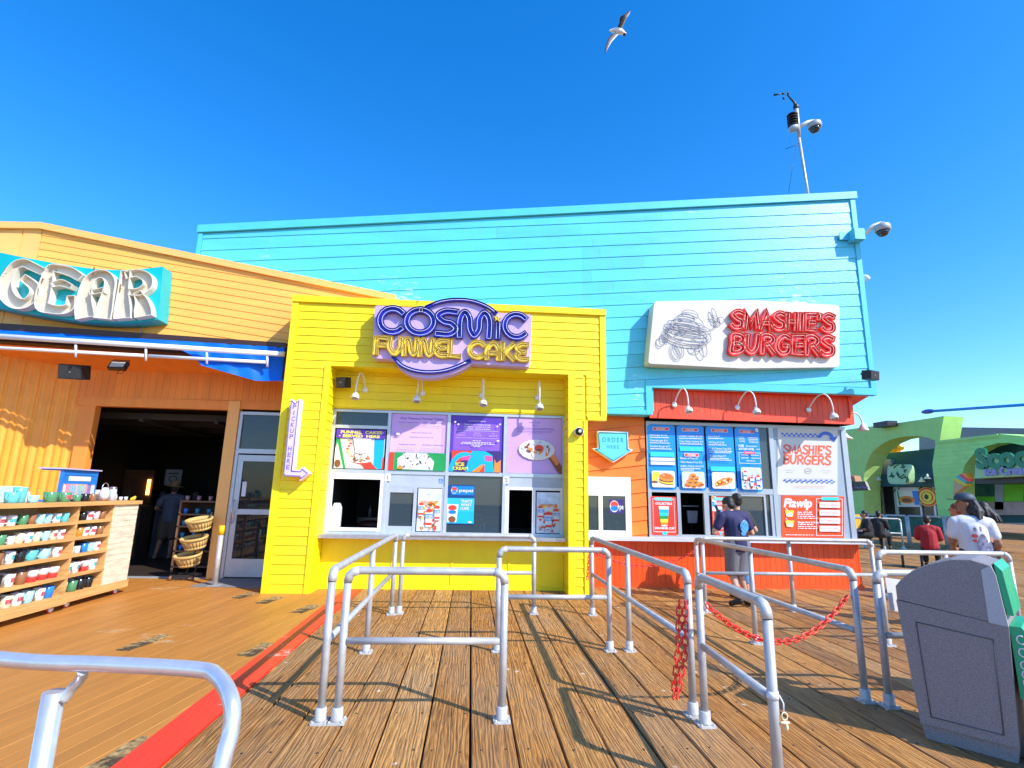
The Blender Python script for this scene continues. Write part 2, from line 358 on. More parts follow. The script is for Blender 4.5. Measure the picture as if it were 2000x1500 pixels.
# body builder: union of tapered limbs, remeshed to one continuous surface ------------------
def cap(mb, a, ra, b, rb, n=12):
    a, b = Vector(a), Vector(b); d = (b-a); L = d.length or 1e-6; q = d.to_track_quat('Z', 'Y').to_matrix().to_4x4()
    prof = [(1e-5, -ra), (ra*.6, -ra*.8), (ra*.92, -ra*.38), (ra, 0), (rb, L), (rb*.92, L+rb*.38), (rb*.6, L+rb*.8), (1e-5, L+rb)]
    mb.lathe(prof, tuple(a), n, q)
def remesh(name, mb, M, vox, parent=None, smooth_it=3):
    o = mb.build(name, None, M)
    md = o.modifiers.new('r', 'REMESH'); md.mode = 'VOXEL'; md.voxel_size = vox; md.use_smooth_shade = True
    sm = o.modifiers.new('s', 'SMOOTH'); sm.factor = .5; sm.iterations = smooth_it
    bpy.context.view_layer.update()
    me = bpy.data.meshes.new_from_object(o.evaluated_get(bpy.context.evaluated_depsgraph_get()))
    old = o.data; o.modifiers.clear(); o.data = me; bpy.data.meshes.remove(old)
    me.materials.clear(); me.materials.append(M)
    for p in me.polygons: p.use_smooth = True
    if parent: o.parent = parent
    return o
def copytree(o, parent=None):
    c = o.copy(); COL.objects.link(c)
    if parent: c.parent = parent
    for ch in list(o.children):
        copytree(ch, c)
    return c
L0 = (0, 0, 0)
# ================================================================= SETTING
# --- boardwalk planks
def plank_mat():
    M = bpy.data.materials.new('weathered_plank'); M.use_nodes = True; t = M.node_tree; b = t.nodes['Principled BSDF']; L = t.links; N = t.nodes.new
    tc = N('ShaderNodeTexCoord'); at_ = N('ShaderNodeAttribute'); at_.attribute_name = 'rnd'
    ofs = N('ShaderNodeVectorMath'); ofs.operation = 'SCALE'; ofs.inputs[0].default_value = (13.1, 37.7, 5.3); L.new(at_.outputs['Fac'], ofs.inputs['Scale'])
    ad = N('ShaderNodeVectorMath'); L.new(tc.outputs['Object'], ad.inputs[0]); L.new(ofs.outputs[0], ad.inputs[1])
    def noise(sc, scale, det=6, rough=.6, dist=0):
        mp = N('ShaderNodeMapping'); mp.inputs['Scale'].default_value = scale; L.new(ad.outputs[0], mp.inputs[0])
        n = N('ShaderNodeTexNoise'); n.inputs['Scale'].default_value = sc; n.inputs['Detail'].default_value = det; n.inputs['Roughness'].default_value = rough; n.inputs['Distortion'].default_value = dist
        L.new(mp.outputs[0], n.inputs['Vector']); return n.outputs[0]
    def ramp(src, stops):
        r = N('ShaderNodeValToRGB'); L.new(src, r.inputs[0]); e = r.color_ramp.elements
        while len(e) < len(stops): e.new(.5)
        for i, (p, c) in enumerate(stops): e[i].position = p; e[i].color = (*c, 1) if len(c) == 3 else c
        return r.outputs[0]
    def mix(a, b_, f, mode='MIX'):
        x = N('ShaderNodeMix'); x.data_type = 'RGBA'; x.blend_type = mode
        for inp, v in ((0, f), (6, a), (7, b_)):
            if isinstance(v, (int, float, tuple)): x.inputs[inp].default_value = v
            else: L.new(v, x.inputs[inp])
        return x.outputs[2]
    # growth-ring figure: distorted waves stretched along the board
    mp = N('ShaderNodeMapping'); mp.inputs['Scale'].default_value = (1, .06, 1); L.new(ad.outputs[0], mp.inputs[0])
    wv = N('ShaderNodeTexWave'); wv.bands_direction = 'X'; wv.inputs['Scale'].default_value = 9; wv.inputs['Distortion'].default_value = 16; wv.inputs['Detail'].default_value = 3; wv.inputs['Detail Scale'].default_value = 1.6
    L.new(mp.outputs[0], wv.inputs['Vector'])
    fine = noise(105, (1, .03, 1), 8, .72); mid = noise(14, (1, .07, 1), 6, .6, .6); big = noise(1.1, (1, .5, 1), 4)
    c1 = ramp(wv.outputs[0], [(.08, (.09, .045, .022)), (.32, (.27, .16, .085)), (.6, (.44, .29, .165)), (.95, (.22, .12, .06))])
    c2 = ramp(fine, [(.33, (.11, .06, .032)), (.46, (.31, .20, .12)), (.62, (.56, .42, .28))])
    c = mix(c1, c2, .42)
    tint = ramp(at_.outputs['Fac'], [(0, (.62, .47, .33)), (.3, (1.05, .84, .56)), (.6, (.76, .56, .38)), (.8, (1.0, .74, .46)), (1, (1.18, .98, .68))])
    c = mix(c, tint, 1.0, 'MULTIPLY')
    c = mix(c, (.27, .20, .13, 1), ramp(big, [(.45, (0, 0, 0)), (.75, (.5, .5, .5))]))
    c = mix(c, (.035, .020, .012, 1), ramp(mid, [(.30, (.8, .8, .8)), (.40, (0, 0, 0))]))
    # knots
    vo = N('ShaderNodeTexVoronoi'); vo.inputs['Scale'].default_value = 1.5; vo.inputs['Randomness'].default_value = 1
    mk = N('ShaderNodeMapping'); mk.inputs['Scale'].default_value = (2.0, .8, 0); L.new(ad.outputs[0], mk.inputs[0]); L.new(mk.outputs[0], vo.inputs['Vector'])
    c = mix(c, (.05, .026, .013, 1), ramp(vo.outputs['Distance'], [(.0, (.9, .9, .9)), (.045, (.5, .5, .5)), (.09, (0, 0, 0))]))
    # droppings and gum: pale spots
    v2 = N('ShaderNodeTexVoronoi'); v2.inputs['Scale'].default_value = 3.2
    m2 = N('ShaderNodeMapping'); m2.inputs['Scale'].default_value = (1, 1, 0); L.new(tc.outputs['Object'], m2.inputs[0])
    dn = N('ShaderNodeTexNoise'); dn.inputs['Scale'].default_value = 20; L.new(tc.outputs['Object'], dn.inputs['Vector'])
    mm = N('ShaderNodeVectorMath'); mm.operation = 'MULTIPLY_ADD'; mm.inputs[1].default_value = (.05, .05, 0); L.new(dn.outputs['Color'], mm.inputs[0]); L.new(m2.outputs[0], mm.inputs[2]); L.new(mm.outputs[0], v2.inputs['Vector'])
    g = N('ShaderNodeMath'); g.operation = 'GREATER_THAN'; g.inputs[1].default_value = .45; sx = N('ShaderNodeSeparateColor'); L.new(v2.outputs['Color'], sx.inputs[0]); L.new(sx.outputs[0], g.inputs[0])
    sp = ramp(v2.outputs['Distance'], [(0, (.75, .75, .75)), (.045, (.6, .6, .6)), (.075, (0, 0, 0))])
    fm = N('ShaderNodeMath'); fm.operation = 'MULTIPLY'; L.new(sp, fm.inputs[0]); L.new(g.outputs[0], fm.inputs[1])
    c = mix(c, (.62, .57, .50, 1), fm.outputs[0])
    gm = N('ShaderNodeHueSaturation'); gm.inputs['Saturation'].default_value = 1.12; gm.inputs['Value'].default_value = 1.38; L.new(c, gm.inputs['Color'])
    L.new(gm.outputs[0], b.inputs['Base Color']); b.inputs['Roughness'].default_value = .72
    h = N('ShaderNodeMath'); h.operation = 'ADD'; L.new(fine, h.inputs[0])
    h2 = N('ShaderNodeMath'); h2.operation = 'MULTIPLY_ADD'; L.new(wv.outputs[0], h2.inputs[0]); h2.inputs[1].default_value = .6; L.new(mid, h2.inputs[2]); L.new(h2.outputs[0], h.inputs[1])
    bp = N('ShaderNodeBump'); bp.inputs['Strength'].default_value = 1.0; bp.inputs['Distance'].default_value = .011; L.new(h.outputs[0], bp.inputs['Height']); L.new(bp.outputs[0], b.inputs['Normal'])
    return M
PL = plank_mat(); R = random.Random(3)
mb = MB().m(PL); nails = MB().m(mat('nail_head', (.03, .025, .02), .6))
PW = .311
XS = -1.83                                    # red stripe edge: planks start here
for k in range(-7, 150):
    x0 = .06+PW*k; x1 = x0+PW-.014
    if x1 < XS: continue
    x0 = max(x0, XS)
    ys = [-2.5]; 
    y = R.uniform(-1.5, 4.5) if x0 > 2.2 or x0 < -1.6 else R.uniform(9.2, 10)
    while y < 60: ys.append(y); y += R.uniform(4.5, 6.2) if R.random() < .5 else 5.6
    ys.append(60)
    for a, c in zip(ys, ys[1:]):
        mb.rnd = R.random(); w = R.uniform(-.003, .003); ch = .006; dz = R.uniform(-.0015, .0015)
        p = [(x0, -.04), (x0, -ch+dz), (x0+ch, dz), ((x0+x1)/2, .0015+dz), (x1-ch, dz), (x1, -ch+dz), (x1, -.04)]
        mb.prism(p, lambda u, v: (u+w, a, v), lambda u, v: (u+w, c-.006, v))
        if x0 < 9:
            yy = a+.35
            while yy < min(c, 11):
                for q in (.06, .25):
                    if R.random() < .75 and q < x1-x0: nails.lathe([(.0001, .0035), (.010, .0035), (.010, .001)], (x0+q+R.uniform(-.02, .02), yy+R.uniform(-.02, .02), dz), 8, Matrix.Diagonal((R.uniform(.6, 1.1), R.uniform(.7, 1.2), 1, 1)))
                yy += .61
bw = kind(mb.build('boardwalk')); nails.build('nail_heads', bw)
g = MB().m(mat('under_deck', (.012, .010, .008), .9)); g.box(-400, 400, -60, 900, -.5, -.06); kind(g.build('ground'))
# --- brown composite deck (boards run about 10 degrees off the planks)
def deck_mat():
    M = mat('brown_composite', (.45, .185, .035), .5, var=.10, nscale=2.2, bump=.12, bscale=50, stretch=(3, .3, 1), rnd=.08, chips_glints=('#c9b290', 1.2, .5))
    t = M.node_tree; b = t.nodes['Principled BSDF']; L = t.links; N = t.nodes.new
    src = b.inputs['Base Color'].links[0].from_socket                     # yellow light bounced off the yellow front, painted into the deck colour
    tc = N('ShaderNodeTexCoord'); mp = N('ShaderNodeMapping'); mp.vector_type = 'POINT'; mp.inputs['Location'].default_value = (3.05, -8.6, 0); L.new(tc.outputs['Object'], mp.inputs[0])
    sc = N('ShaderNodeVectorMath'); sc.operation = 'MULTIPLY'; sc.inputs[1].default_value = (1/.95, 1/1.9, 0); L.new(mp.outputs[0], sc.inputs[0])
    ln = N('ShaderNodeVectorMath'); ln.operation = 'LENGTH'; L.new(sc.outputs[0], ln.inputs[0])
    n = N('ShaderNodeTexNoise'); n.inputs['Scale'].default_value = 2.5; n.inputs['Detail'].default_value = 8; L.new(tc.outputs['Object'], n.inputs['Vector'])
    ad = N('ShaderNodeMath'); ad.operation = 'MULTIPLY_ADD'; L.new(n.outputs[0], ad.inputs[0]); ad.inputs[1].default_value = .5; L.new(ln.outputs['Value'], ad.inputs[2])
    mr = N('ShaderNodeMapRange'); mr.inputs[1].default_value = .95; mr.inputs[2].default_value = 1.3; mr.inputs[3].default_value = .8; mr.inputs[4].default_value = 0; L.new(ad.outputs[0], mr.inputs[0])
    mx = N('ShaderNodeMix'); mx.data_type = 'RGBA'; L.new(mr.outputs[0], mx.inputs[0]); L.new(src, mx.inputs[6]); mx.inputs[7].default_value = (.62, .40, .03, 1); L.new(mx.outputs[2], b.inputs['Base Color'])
    return M
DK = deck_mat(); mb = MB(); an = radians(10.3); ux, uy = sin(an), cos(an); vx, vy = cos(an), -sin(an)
reg = [(-13, -3), (-2.10, -3), (-2.10, 11.2), (-13, 11.2)]
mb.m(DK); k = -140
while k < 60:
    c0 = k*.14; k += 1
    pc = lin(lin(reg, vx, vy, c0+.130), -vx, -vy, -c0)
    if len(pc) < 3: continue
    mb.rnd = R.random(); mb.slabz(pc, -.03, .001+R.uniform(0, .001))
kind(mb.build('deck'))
g = MB().m(mat('deck_gap_filler', (.72, .45, .18), .8, var=.3)); g.slabz([(-13, -3), (-2.11, -3), (-2.11, 11.2), (-13, 11.2)], -.05, -.0025); kind(g.build('deck_gap_base'))
# --- painted red stripe
RS = mat('red_stripe_paint', (.78, .045, .022), .5, var=.14, bump=.5, bscale=24, stretch=(1, .15, 1), chips_glints=('#d9b7a0', 1.13, .8))
g = MB().m(RS); g.slabz([(-2.12, -3), (-1.84, -3), (-1.84, 9.87), (-2.12, 9.87)], -.03, .006); kind(g.build('red_stripe'))
# --- worn anti-slip patches
GP = mat('worn_grip_tape', (.30, .19, .07), .8, var=.9, nscale=22, chips_glints=('#3a2c1a', 1.0, .9))
for i, (px, py, L_, wd, lab) in enumerate([(283, 1255, .62, .16, 'long worn grip patch in the middle of the brown deck'), (505, 1268, .5, .17, 'worn grip patch beside the red stripe, left of the tall rail post'),
        (478, 1163, .5, .2, 'worn grip patch in front of the shop door'), (527, 1172, .55, .2, 'worn grip patch in front of the left yellow pier'),
        (598, 1189, .55, .2, 'worn grip patch between yellow pier and red stripe'), (232, 1478, .5, .17, 'nearest worn grip patch at the lower end of the red stripe')]):
    x, y = gz(px, py); P = []; RR = random.Random(i)
    for q in range(22):
        t = q/22*4; s_ = int(t); f = t-s_; e = [(-1+2*f, -1), (1, -1+2*f), (1-2*f, 1), (-1, 1-2*f)][s_]; j = RR.uniform(-.018, .018)
        a_ = e[1]*L_/2+RR.uniform(-.03, .03); b_ = e[0]*wd/2+j; P.append((x+ux*a_+vx*b_, y+uy*a_+vy*b_))
    tag(MB().m(GP).slabz(P, .001, .005).build('grip_patch'), lab, 'floor patch', 'worn grip patches on the deck')
# ================================================================= YELLOW FUNNEL CAKE STAND
YF, YR = 9.45, 9.92                            # front plane, recessed plane
X0, X1, XA, XB, XP = -3.35, 2.40, -2.60, 1.72, 2.05
ZT, ZS, ZL = 5.13, 3.86, .93
ys = thing('food_stand', (-.5, YF, 0), 'bright yellow clapboard funnel cake stand with recessed serving windows', 'building')
mb = MB().m(YEL)
fr = wallY(YF)
siding(mb, [(X0+.09, ZS), (X1-.09, ZS), (X1-.09, ZT-.14), (X0+.09, ZT-.10)], fr, .152, 0, seed=4)
siding(mb, [(X1-.35, 3.09), (X1-.09, 3.09), (X1-.09, ZS), (X1-.35, ZS)], fr, .152, 0, seed=5, joints=False)
siding(mb, [(X0+.09, .0), (XA-.09, .0), (XA-.09, ZS), (X0+.09, ZS)], fr, .152, 0, seed=6, joints=False)
siding(mb, [(XB+.1, .0), (XP-.06, .0), (XP-.06, ZS), (XB+.1, ZS)], fr, .152, 0, seed=7, joints=False)
siding(mb, [(YF+.0, 0), (YF+.9, 0), (YF+.9, ZT), (YF+.0, ZT)], lambda a, b, d: (X0-.005-d*.4, a, b), .152, seed=8, joints=False)
mb.build('siding', ys)
mb = MB().m(YELT)
mb.box(X0, X1, YF+.013, 10.5, ZS, ZT-.02)                 # upper mass
mb.box(X0, XA, YF+.013, 10.5, 0, ZS); mb.box(XB, XP, YF+.013, 10.5, 0, ZS); mb.box(XP, X1, YF+.013, 9.75, 3.09, ZS)
mb.build('core_wall', ys)
mb = MB().m(YELT)
mb.box(X0-.03, X1+.03, YF-.055, 9.9, ZT-.10, ZT+.02); mb.build('roof_cap', ys)
boxes('corner_trim', ys, YELT, [(X0-.02, X0+.09, YF-.03, YF+.2, 0, ZT-.10), (X1-.09, X1+.02, YF-.03, YF+.2, 3.09, ZT-.10),
 (XA-.09, XA+.012, YF-.03, YF+.03, 0, ZS), (XB-.012, XB+.1, YF-.03, YF+.03, 0, ZS), (XP-.06, XP+.012, YF-.03, YF+.1, 0, 3.02), (XP+.012, X1+.01, YF-.035, YF+.1, 3.02, 3.09)])
mb = MB().m(YEL)
siding(mb, [(XA, 3.17), (XB, 3.17), (XB, ZS), (XA, ZS)], wallY(YR), .152, seed=9)
siding(mb, [(YF+.03, 0), (YR, 0), (YR, ZS), (YF+.03, ZS)], lambda a, b, d: (XA+d, a, b), .152, seed=10, joints=False)
siding(mb, [(YF+.03, 0), (YR, 0), (YR, ZS), (YF+.03, ZS)], lambda a, b, d: (XB-d, a, b), .152, seed=11, joints=False)
mb.build('recess_siding', ys)
mb = MB().m(YELT)
mb.box(XA, XB, YR+.013, YR+.1, 3.16, ZS); mb.build('header_wall', ys)
mb = MB().m(YELT); mb.box(XA+.013, XB-.013, YR, YR+.08, 0, .86)
for x in (-1.35, -.30, .72): mb.box(x-.02, x+.02, YR-.012, YR, 0, .86)
mb.box(XA+.013, XB-.013, YR-.02, YR, 0, .07)
mb.build('apron_wall', ys)
st = MB().m(STEEL); st.box(XA-.05+.06, XB-.02, YF+.16, YR+.05, ZL-.035, ZL); st.box(XA+.01, XB-.02, YF+.14, YF+.16, ZL-.06, ZL+.002); st.build('counter_ledge', ys)
# window wall
WX0, WX1 = XA+.03, XB-.01
cols = [WX0, -1.56, -.46, .60, WX1]
ZH, ZM = 3.15, 2.02
YG = YR+.02
fm = MB().m(ALU)
fm.box(WX0, WX1, YG-.03, YG+.05, ZH-.045, ZH)
fm.box(WX0, WX1, YG-.028, YG+.05, ZL, ZL+.045)
for i, x in enumerate(cols): fm.box(x-.03, x+.03, YG-.034, YG+.052, ZL+.002, ZH-.002)
for a, b in zip(cols, cols[1:]): fm.box(a+.03, b-.03, YG-.026, YG+.048, ZM-.035, ZM+.035)
fm.box(cols[0]+.03, cols[1]-.03, YG-.025, YG+.047, 2.80, 2.86)
fm.build('window_frame', ys)
pn = MB().m(GLD)
pn.box(cols[0]+.03, cols[1]-.03, YG+.008, YG+.014, 2.86, ZH-.045); pn.build('transom_pane', ys)
pn = MB().m(GLD); pn.box(cols[2]+.03, cols[3]-.03, YG+.008, YG+.014, ZL+.045, ZM-.035); pn.build('window_pane', ys)
for a, b in ((1, 2), (3, 4)):                   # grey spandrel with sliding order window below
    x0, x1 = cols[a]+.03, cols[b]-.03; w = x1-x0
    p = MB().m(mat('spandrel_grey', (.42, .47, .53), .45)); p.box(x0, x1, YG-.012, YG+.02, 1.80, ZM-.035); p.build('spandrel_panel', ys)
    f = MB().m(WHT if a == 3 else ALU); t = .035
    f.box(x0, x1, YG-.02, YG+.02, 1.75, 1.80)
    f.box(x0, x0+t+.03, YG-.022, YG+.02, ZL+.045, 1.75); f.box(x1-t, x1, YG-.022, YG+.02, ZL+.045, 1.75)
    xm = x0+w*.50; f.box(xm-.03, xm+.03, YG-.026, YG+.03, ZL+.045, 1.75)
    if a == 1: f.box(x0+.065, xm-.03, YG-.018, YG+.02, 1.66, 1.75); f.box(x0+.065, xm-.03, YG-.018, YG+.02, ZL+.045, ZL+.14)
    f.build('service_window', ys)
    if a == 1: g = MB().m(GLD); g.box(x0+.065, xm-.03, YG, YG+.006, ZL+.14, 1.66); g.build('window_pane', ys)
f = MB().m(WHT); x0, x1 = cols[0]+.03, cols[1]-.03       # open pickup window
f.box(x0, x1, YG-.03, YG+.02, 1.88, ZM-.035); f.box(x0, x0+.05, YG-.03, YG+.02, ZL+.045, 1.88); f.box(x1-.06, x1, YG-.03, YG+.02, ZL+.045, 1.88); f.box(x0+.05, x1-.06, YG-.045, YG+.03, ZL+.0455, ZL+.10)
f.build('pickup_window', ys)
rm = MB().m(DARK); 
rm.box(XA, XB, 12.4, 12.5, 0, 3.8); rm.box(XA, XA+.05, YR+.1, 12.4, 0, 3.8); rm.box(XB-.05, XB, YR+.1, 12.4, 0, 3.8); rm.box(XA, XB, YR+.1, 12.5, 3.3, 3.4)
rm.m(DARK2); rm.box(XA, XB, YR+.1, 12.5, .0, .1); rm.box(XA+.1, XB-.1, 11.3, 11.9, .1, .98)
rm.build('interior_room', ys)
# things inside / on the counter
def lathe_thing(name, prof, c, M, label, cat, group=None, n=16): return tag(MB().m(M).lathe(prof, c, n).build(name), label, cat, group)
x, z = at(655, 1010, 10.05)
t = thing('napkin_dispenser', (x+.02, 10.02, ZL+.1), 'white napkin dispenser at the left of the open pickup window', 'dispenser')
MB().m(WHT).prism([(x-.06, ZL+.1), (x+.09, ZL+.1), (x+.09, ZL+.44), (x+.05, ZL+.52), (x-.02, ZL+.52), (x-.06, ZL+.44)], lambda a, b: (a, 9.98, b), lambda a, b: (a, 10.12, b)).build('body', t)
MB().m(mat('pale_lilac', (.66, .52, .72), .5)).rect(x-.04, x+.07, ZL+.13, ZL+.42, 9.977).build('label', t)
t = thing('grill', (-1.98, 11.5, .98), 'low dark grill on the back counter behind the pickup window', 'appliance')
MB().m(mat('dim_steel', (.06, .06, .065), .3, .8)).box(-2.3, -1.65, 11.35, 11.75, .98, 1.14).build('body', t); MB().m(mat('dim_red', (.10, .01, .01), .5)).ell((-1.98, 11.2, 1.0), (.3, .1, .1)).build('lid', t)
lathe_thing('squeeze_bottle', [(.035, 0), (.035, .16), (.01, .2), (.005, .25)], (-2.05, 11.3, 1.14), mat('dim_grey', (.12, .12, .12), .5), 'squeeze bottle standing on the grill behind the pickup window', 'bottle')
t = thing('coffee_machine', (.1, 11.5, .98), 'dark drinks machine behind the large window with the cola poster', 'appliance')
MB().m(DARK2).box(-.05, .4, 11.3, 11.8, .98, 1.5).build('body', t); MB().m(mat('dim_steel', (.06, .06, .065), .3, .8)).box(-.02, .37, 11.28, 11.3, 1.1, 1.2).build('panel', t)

# --- posters of the yellow stand
PUR = mat('deep_purple_print', (.10, .035, .42), .45, var=.04); LIL = mat('lilac_print', (.60, .36, .72), .45, var=.03); LILP = mat('pale_lilac_print', (.68, .46, .80), .45, var=.03)
PYEL = mat('print_yellow', (.85, .75, .05), .5, var=.02); PNAVY = mat('print_navy', (.04, .02, .16), .5, var=.02); PGRN = mat('print_green', (.01, .32, .08), .5); PREDp = mat('print_red', (.78, .05, .02), .5)
PCY = mat('print_cyan', (.0, .42, .75), .5); PORG = mat('print_orange', (.82, .26, .03), .5, var=.35, nscale=40); PBRN = mat('print_brown', (.22, .07, .02), .5, var=.4, nscale=60); PCRM = mat('print_cream', (.80, .74, .62), .5, var=.12, nscale=40)
PBLUE = mat('print_blue', (.0, .20, .72), .45, var=.02); PBLK = mat('print_black', (.02, .02, .025), .5); PPNK = mat('print_pink', (.80, .08, .30), .5); PWG = mat('print_warmgrey', (.55, .50, .46), .5, var=.2, nscale=20)
def frame2(pts4):
    """quad (TL,TR,BR,BL) in wall coords -> bilinear map of u,v in 0..1 (v up)"""
    tl, tr, br, bl = pts4
    return lambda u, v: tuple((bl[i]*(1-u)+br[i]*u)*(1-v)+(tl[i]*(1-u)+tr[i]*u)*v for i in (0, 1))
class Panel:
    def __init__(s, name, label, cat, quad, Y, base, th=.008, group=None, rnd_=0):
        s.q = frame2(quad); s.Y = Y; s.t = thing(name, (s.q(.5, 0)[0], Y, s.q(.5, 0)[1]), label, cat, group)
        s.w = abs(s.q(1, .5)[0]-s.q(0, .5)[0]); s.h = abs(s.q(.5, 1)[1]-s.q(.5, 0)[1]); mb = MB().m(base)
        P = rrect(0, 0, 1, 1, rnd_/s.w, rnd_/s.h) if rnd_ else [(0, 0), (1, 0), (1, 1), (0, 1)]
        mb.slab([s.q(*p) for p in P], Y, Y+th); mb.build('board', s.t); s.mb = MB(); s.k = 0; s.parts = []
    def lay(s, d=.0006): s.k += d; return s.Y-.0008-s.k
    def poly(s, M, pts, d=.0005): s.mb.m(M).flat([s.q(*p) for p in pts], s.lay(d)); return s
    def rect(s, M, u0, v0, u1, v1, r=0):
        return s.poly(M, rrect(u0, v0, u1, v1, r/s.w, r/s.h) if r else [(u0, v0), (u1, v0), (u1, v1), (u0, v1)])
    def el(s, M, u, v, ru, rv, n=16, a=0):
        P = []
        for j in range(n):
            t = 2*pi*j/n; X = ru*s.w*cos(t); Zz = rv*s.h*sin(t); P.append((u+(X*cos(a)-Zz*sin(a))/s.w, v+(X*sin(a)+Zz*cos(a))/s.h))
        return s.poly(M, P, .00035)
    def ring(s, M, u, v, ru, rv, w, a0=0, a1=360, n=20):
        for j in range(n):
            t0, t1 = radians(a0+(a1-a0)*j/n), radians(a0+(a1-a0)*(j+1)/n)
            s.mb.m(M).flat([s.q(u+(ru+e)*cos(t), v+(rv+e*s.w/s.h)*sin(t)) for e, t in ((0, t0), (w, t0), (w, t1), (0, t1))], s.Y-.0008-s.k-.0004)
        s.k += .0005; return s
    def text(s, M, st, u, v, h, width=None, align='C', bold=.012, shear=0):
        y = s.lay(.0004); s.mb.m(M); p = s.q(u, v); e = s.q(min(u+.02, 1.2), v); a = atan2(e[1]-p[1], e[0]-p[0])
        txt(s.mb, st, p[0], p[1], h*s.h, y, width*s.w if width else None, align, bold, shear, a); return s
    def greek(s, M, u0, u1, v, h, R, n=4):      # tiny print too small to read in the photo: word-shaped dashes
        u = u0
        while u < u1:
            w = R.uniform(.02, .06); e = min(u+w, u1); s.rect(M, u, v, e, v+h); u = e+.012
        return s
    def done(s, name='print'):
        return s.mb.build(name, s.t)
def rrect(x0, z0, x1, z1, rx, rz, n=5):
    P = []
    for cx, cz, a in ((x1-rx, z1-rz, 0), (x0+rx, z1-rz, 90), (x0+rx, z0+rz, 180), (x1-rx, z0+rz, 270)):
        for i in range(n+1): P.append((cx+rx*cos(radians(a+90*i/n)), cz+rz*sin(radians(a+90*i/n))))
    return P
RR = random.Random(11)
def quadrect(x0, x1, z0, z1): return [(x0, z1), (x1, z1), (x1, z0), (x0, z0)]
def funnel_plate(p, u, v, ru, rv, hand=True, seed=1):
    R = random.Random(seed)
    p.el(PCRM, u, v, ru, rv).el(WHT2, u, v+rv*.08, ru*.93, rv*.85)
    for i in range(34):
        t = R.uniform(0, 2*pi); q = sqrt(R.random())*.78; p.el(R.choice([PORG, PORG, PBRN, PCRM, WHT2]), u+ru*q*cos(t), v+rv*.1+rv*q*.9*sin(t), ru*R.uniform(.09, .2), rv*R.uniform(.08, .16), 7, R.uniform(0, 3))
# 1 FUNNEL CAKES SERVED HERE
p = Panel('poster', 'poster reading funnel cakes served here above the open pickup window', 'poster', quadrect(cols[0]+.06, cols[1]-.06, 2.07, 2.78), YG-.004, WHT2, group='posters on the yellow stand')
p.poly(PCRM, [(.0, 0), (.30, 0), (.42, .7), (.0, .78)]).poly(PGRN, [(.01, .77), (.08, .77), (.24, 0), (.19, 0)]).poly(PGRN, [(0, .77), (.06, .77), (0, .5)])
p.poly(PWG, [(.30, .3), (.38, .77), (.30, .77), (.22, .4)]).poly(PCY, [(.80, .02), (.985, 0), (.985, .78), (.78, .78)]).poly(PREDp, [(.96, 0), (1, 0), (1, .3), (.97, .3)])
for i in range(6): p.el(RR.choice([PORG, PYEL, PREDp]), .24+RR.uniform(-.01, .08), .36+i*.07, .03, .018)
p.poly(PREDp, [(.36, .16), (.72, .2), (.86, 0), (.62, 0), (.55, .10)]); p.el(PBRN, .07, .12, .06, .10)
funnel_plate(p, .53, .27, .27, .13, seed=3); p.poly(WHT2, [(.35, .77), (.72, .77), (.66, .42), (.42, .42)]).el(PCRM, .52, .43, .12, .05)
p.rect(PUR, 0, .77, 1, 1).text(PYEL, 'FUNNEL  CAKES', .51, .895, .072, .84, bold=.04).text(PYEL, 'SERVED  HERE', .51, .795, .072, .76, bold=.04)
p.el(LILP, .07, .83, .02, .018).el(LILP, .95, .93, .015, .014); p.done()
# 2 Our Famous Funnel Cakes
p = Panel('menu_board', 'lilac menu board headed Our Famous Funnel Cakes with a cookie cake below', 'menu board', quadrect(cols[1]+.035, cols[2]-.035, 2.06, 3.10), YG-.004, LIL, group='posters on the yellow stand')
p.poly(LILP, [(.0, .31), (.90, .31), (.90, .90), (.80, .86), (.0, .58)])
p.text(PUR, 'Our Famous Funnel Cakes', .54, .905, .042, .78).text(PUR, 'Classic Funnel Cake', .30, .84, .022, .36, bold=0).text(PUR, 'S\'mores Funnel Cake', .74, .84, .022, .34, bold=0)
p.text(PUR, 'Add Fruits & Shakes +$', .54, .66, .020, .36, bold=0).text(PUR, 'Add Scoop of Ice Cream +$', .54, .58, .020, .42, bold=0).text(PUR, 'Cookies & Cream', .30, .445, .022, .30, bold=0).text(PUR, 'Strawberry Cheesecake', .76, .445, .022, .38, bold=0)
for v in (.80, .775): p.greek(LIL if False else PWG, .14, .42, v, .008, RR).greek(PWG, .58, .90, v, .008, RR)
for v in (.41, .385, .36): p.greek(PWG, .14, .46, v, .007, RR).greek(PWG, .56, .92, v, .007, RR)
p.el(WHT2, .13, .635, .035, .03).ring(PUR, .13, .635, .06, .02, .008, 0, 360)
p.rect(PGRN, .0, .0, .9995, .31).rect(PREDp, .0, .0, .09, .31)
p.poly(WHT2, [(.16, .02), (.78, .01), (.80, .16), (.66, .30), (.30, .31), (.15, .2)])
for i in range(40): p.el(RR.choice([PCRM, PWG, PBLK, WHT2, WHT2]), RR.uniform(.2, .74), RR.uniform(.04, .28), RR.uniform(.01, .035), RR.uniform(.008, .02), 7, RR.uniform(0, 3))
p.poly(PORG, [(.15, .02), (.27, .02), (.2, .10)]); p.done()
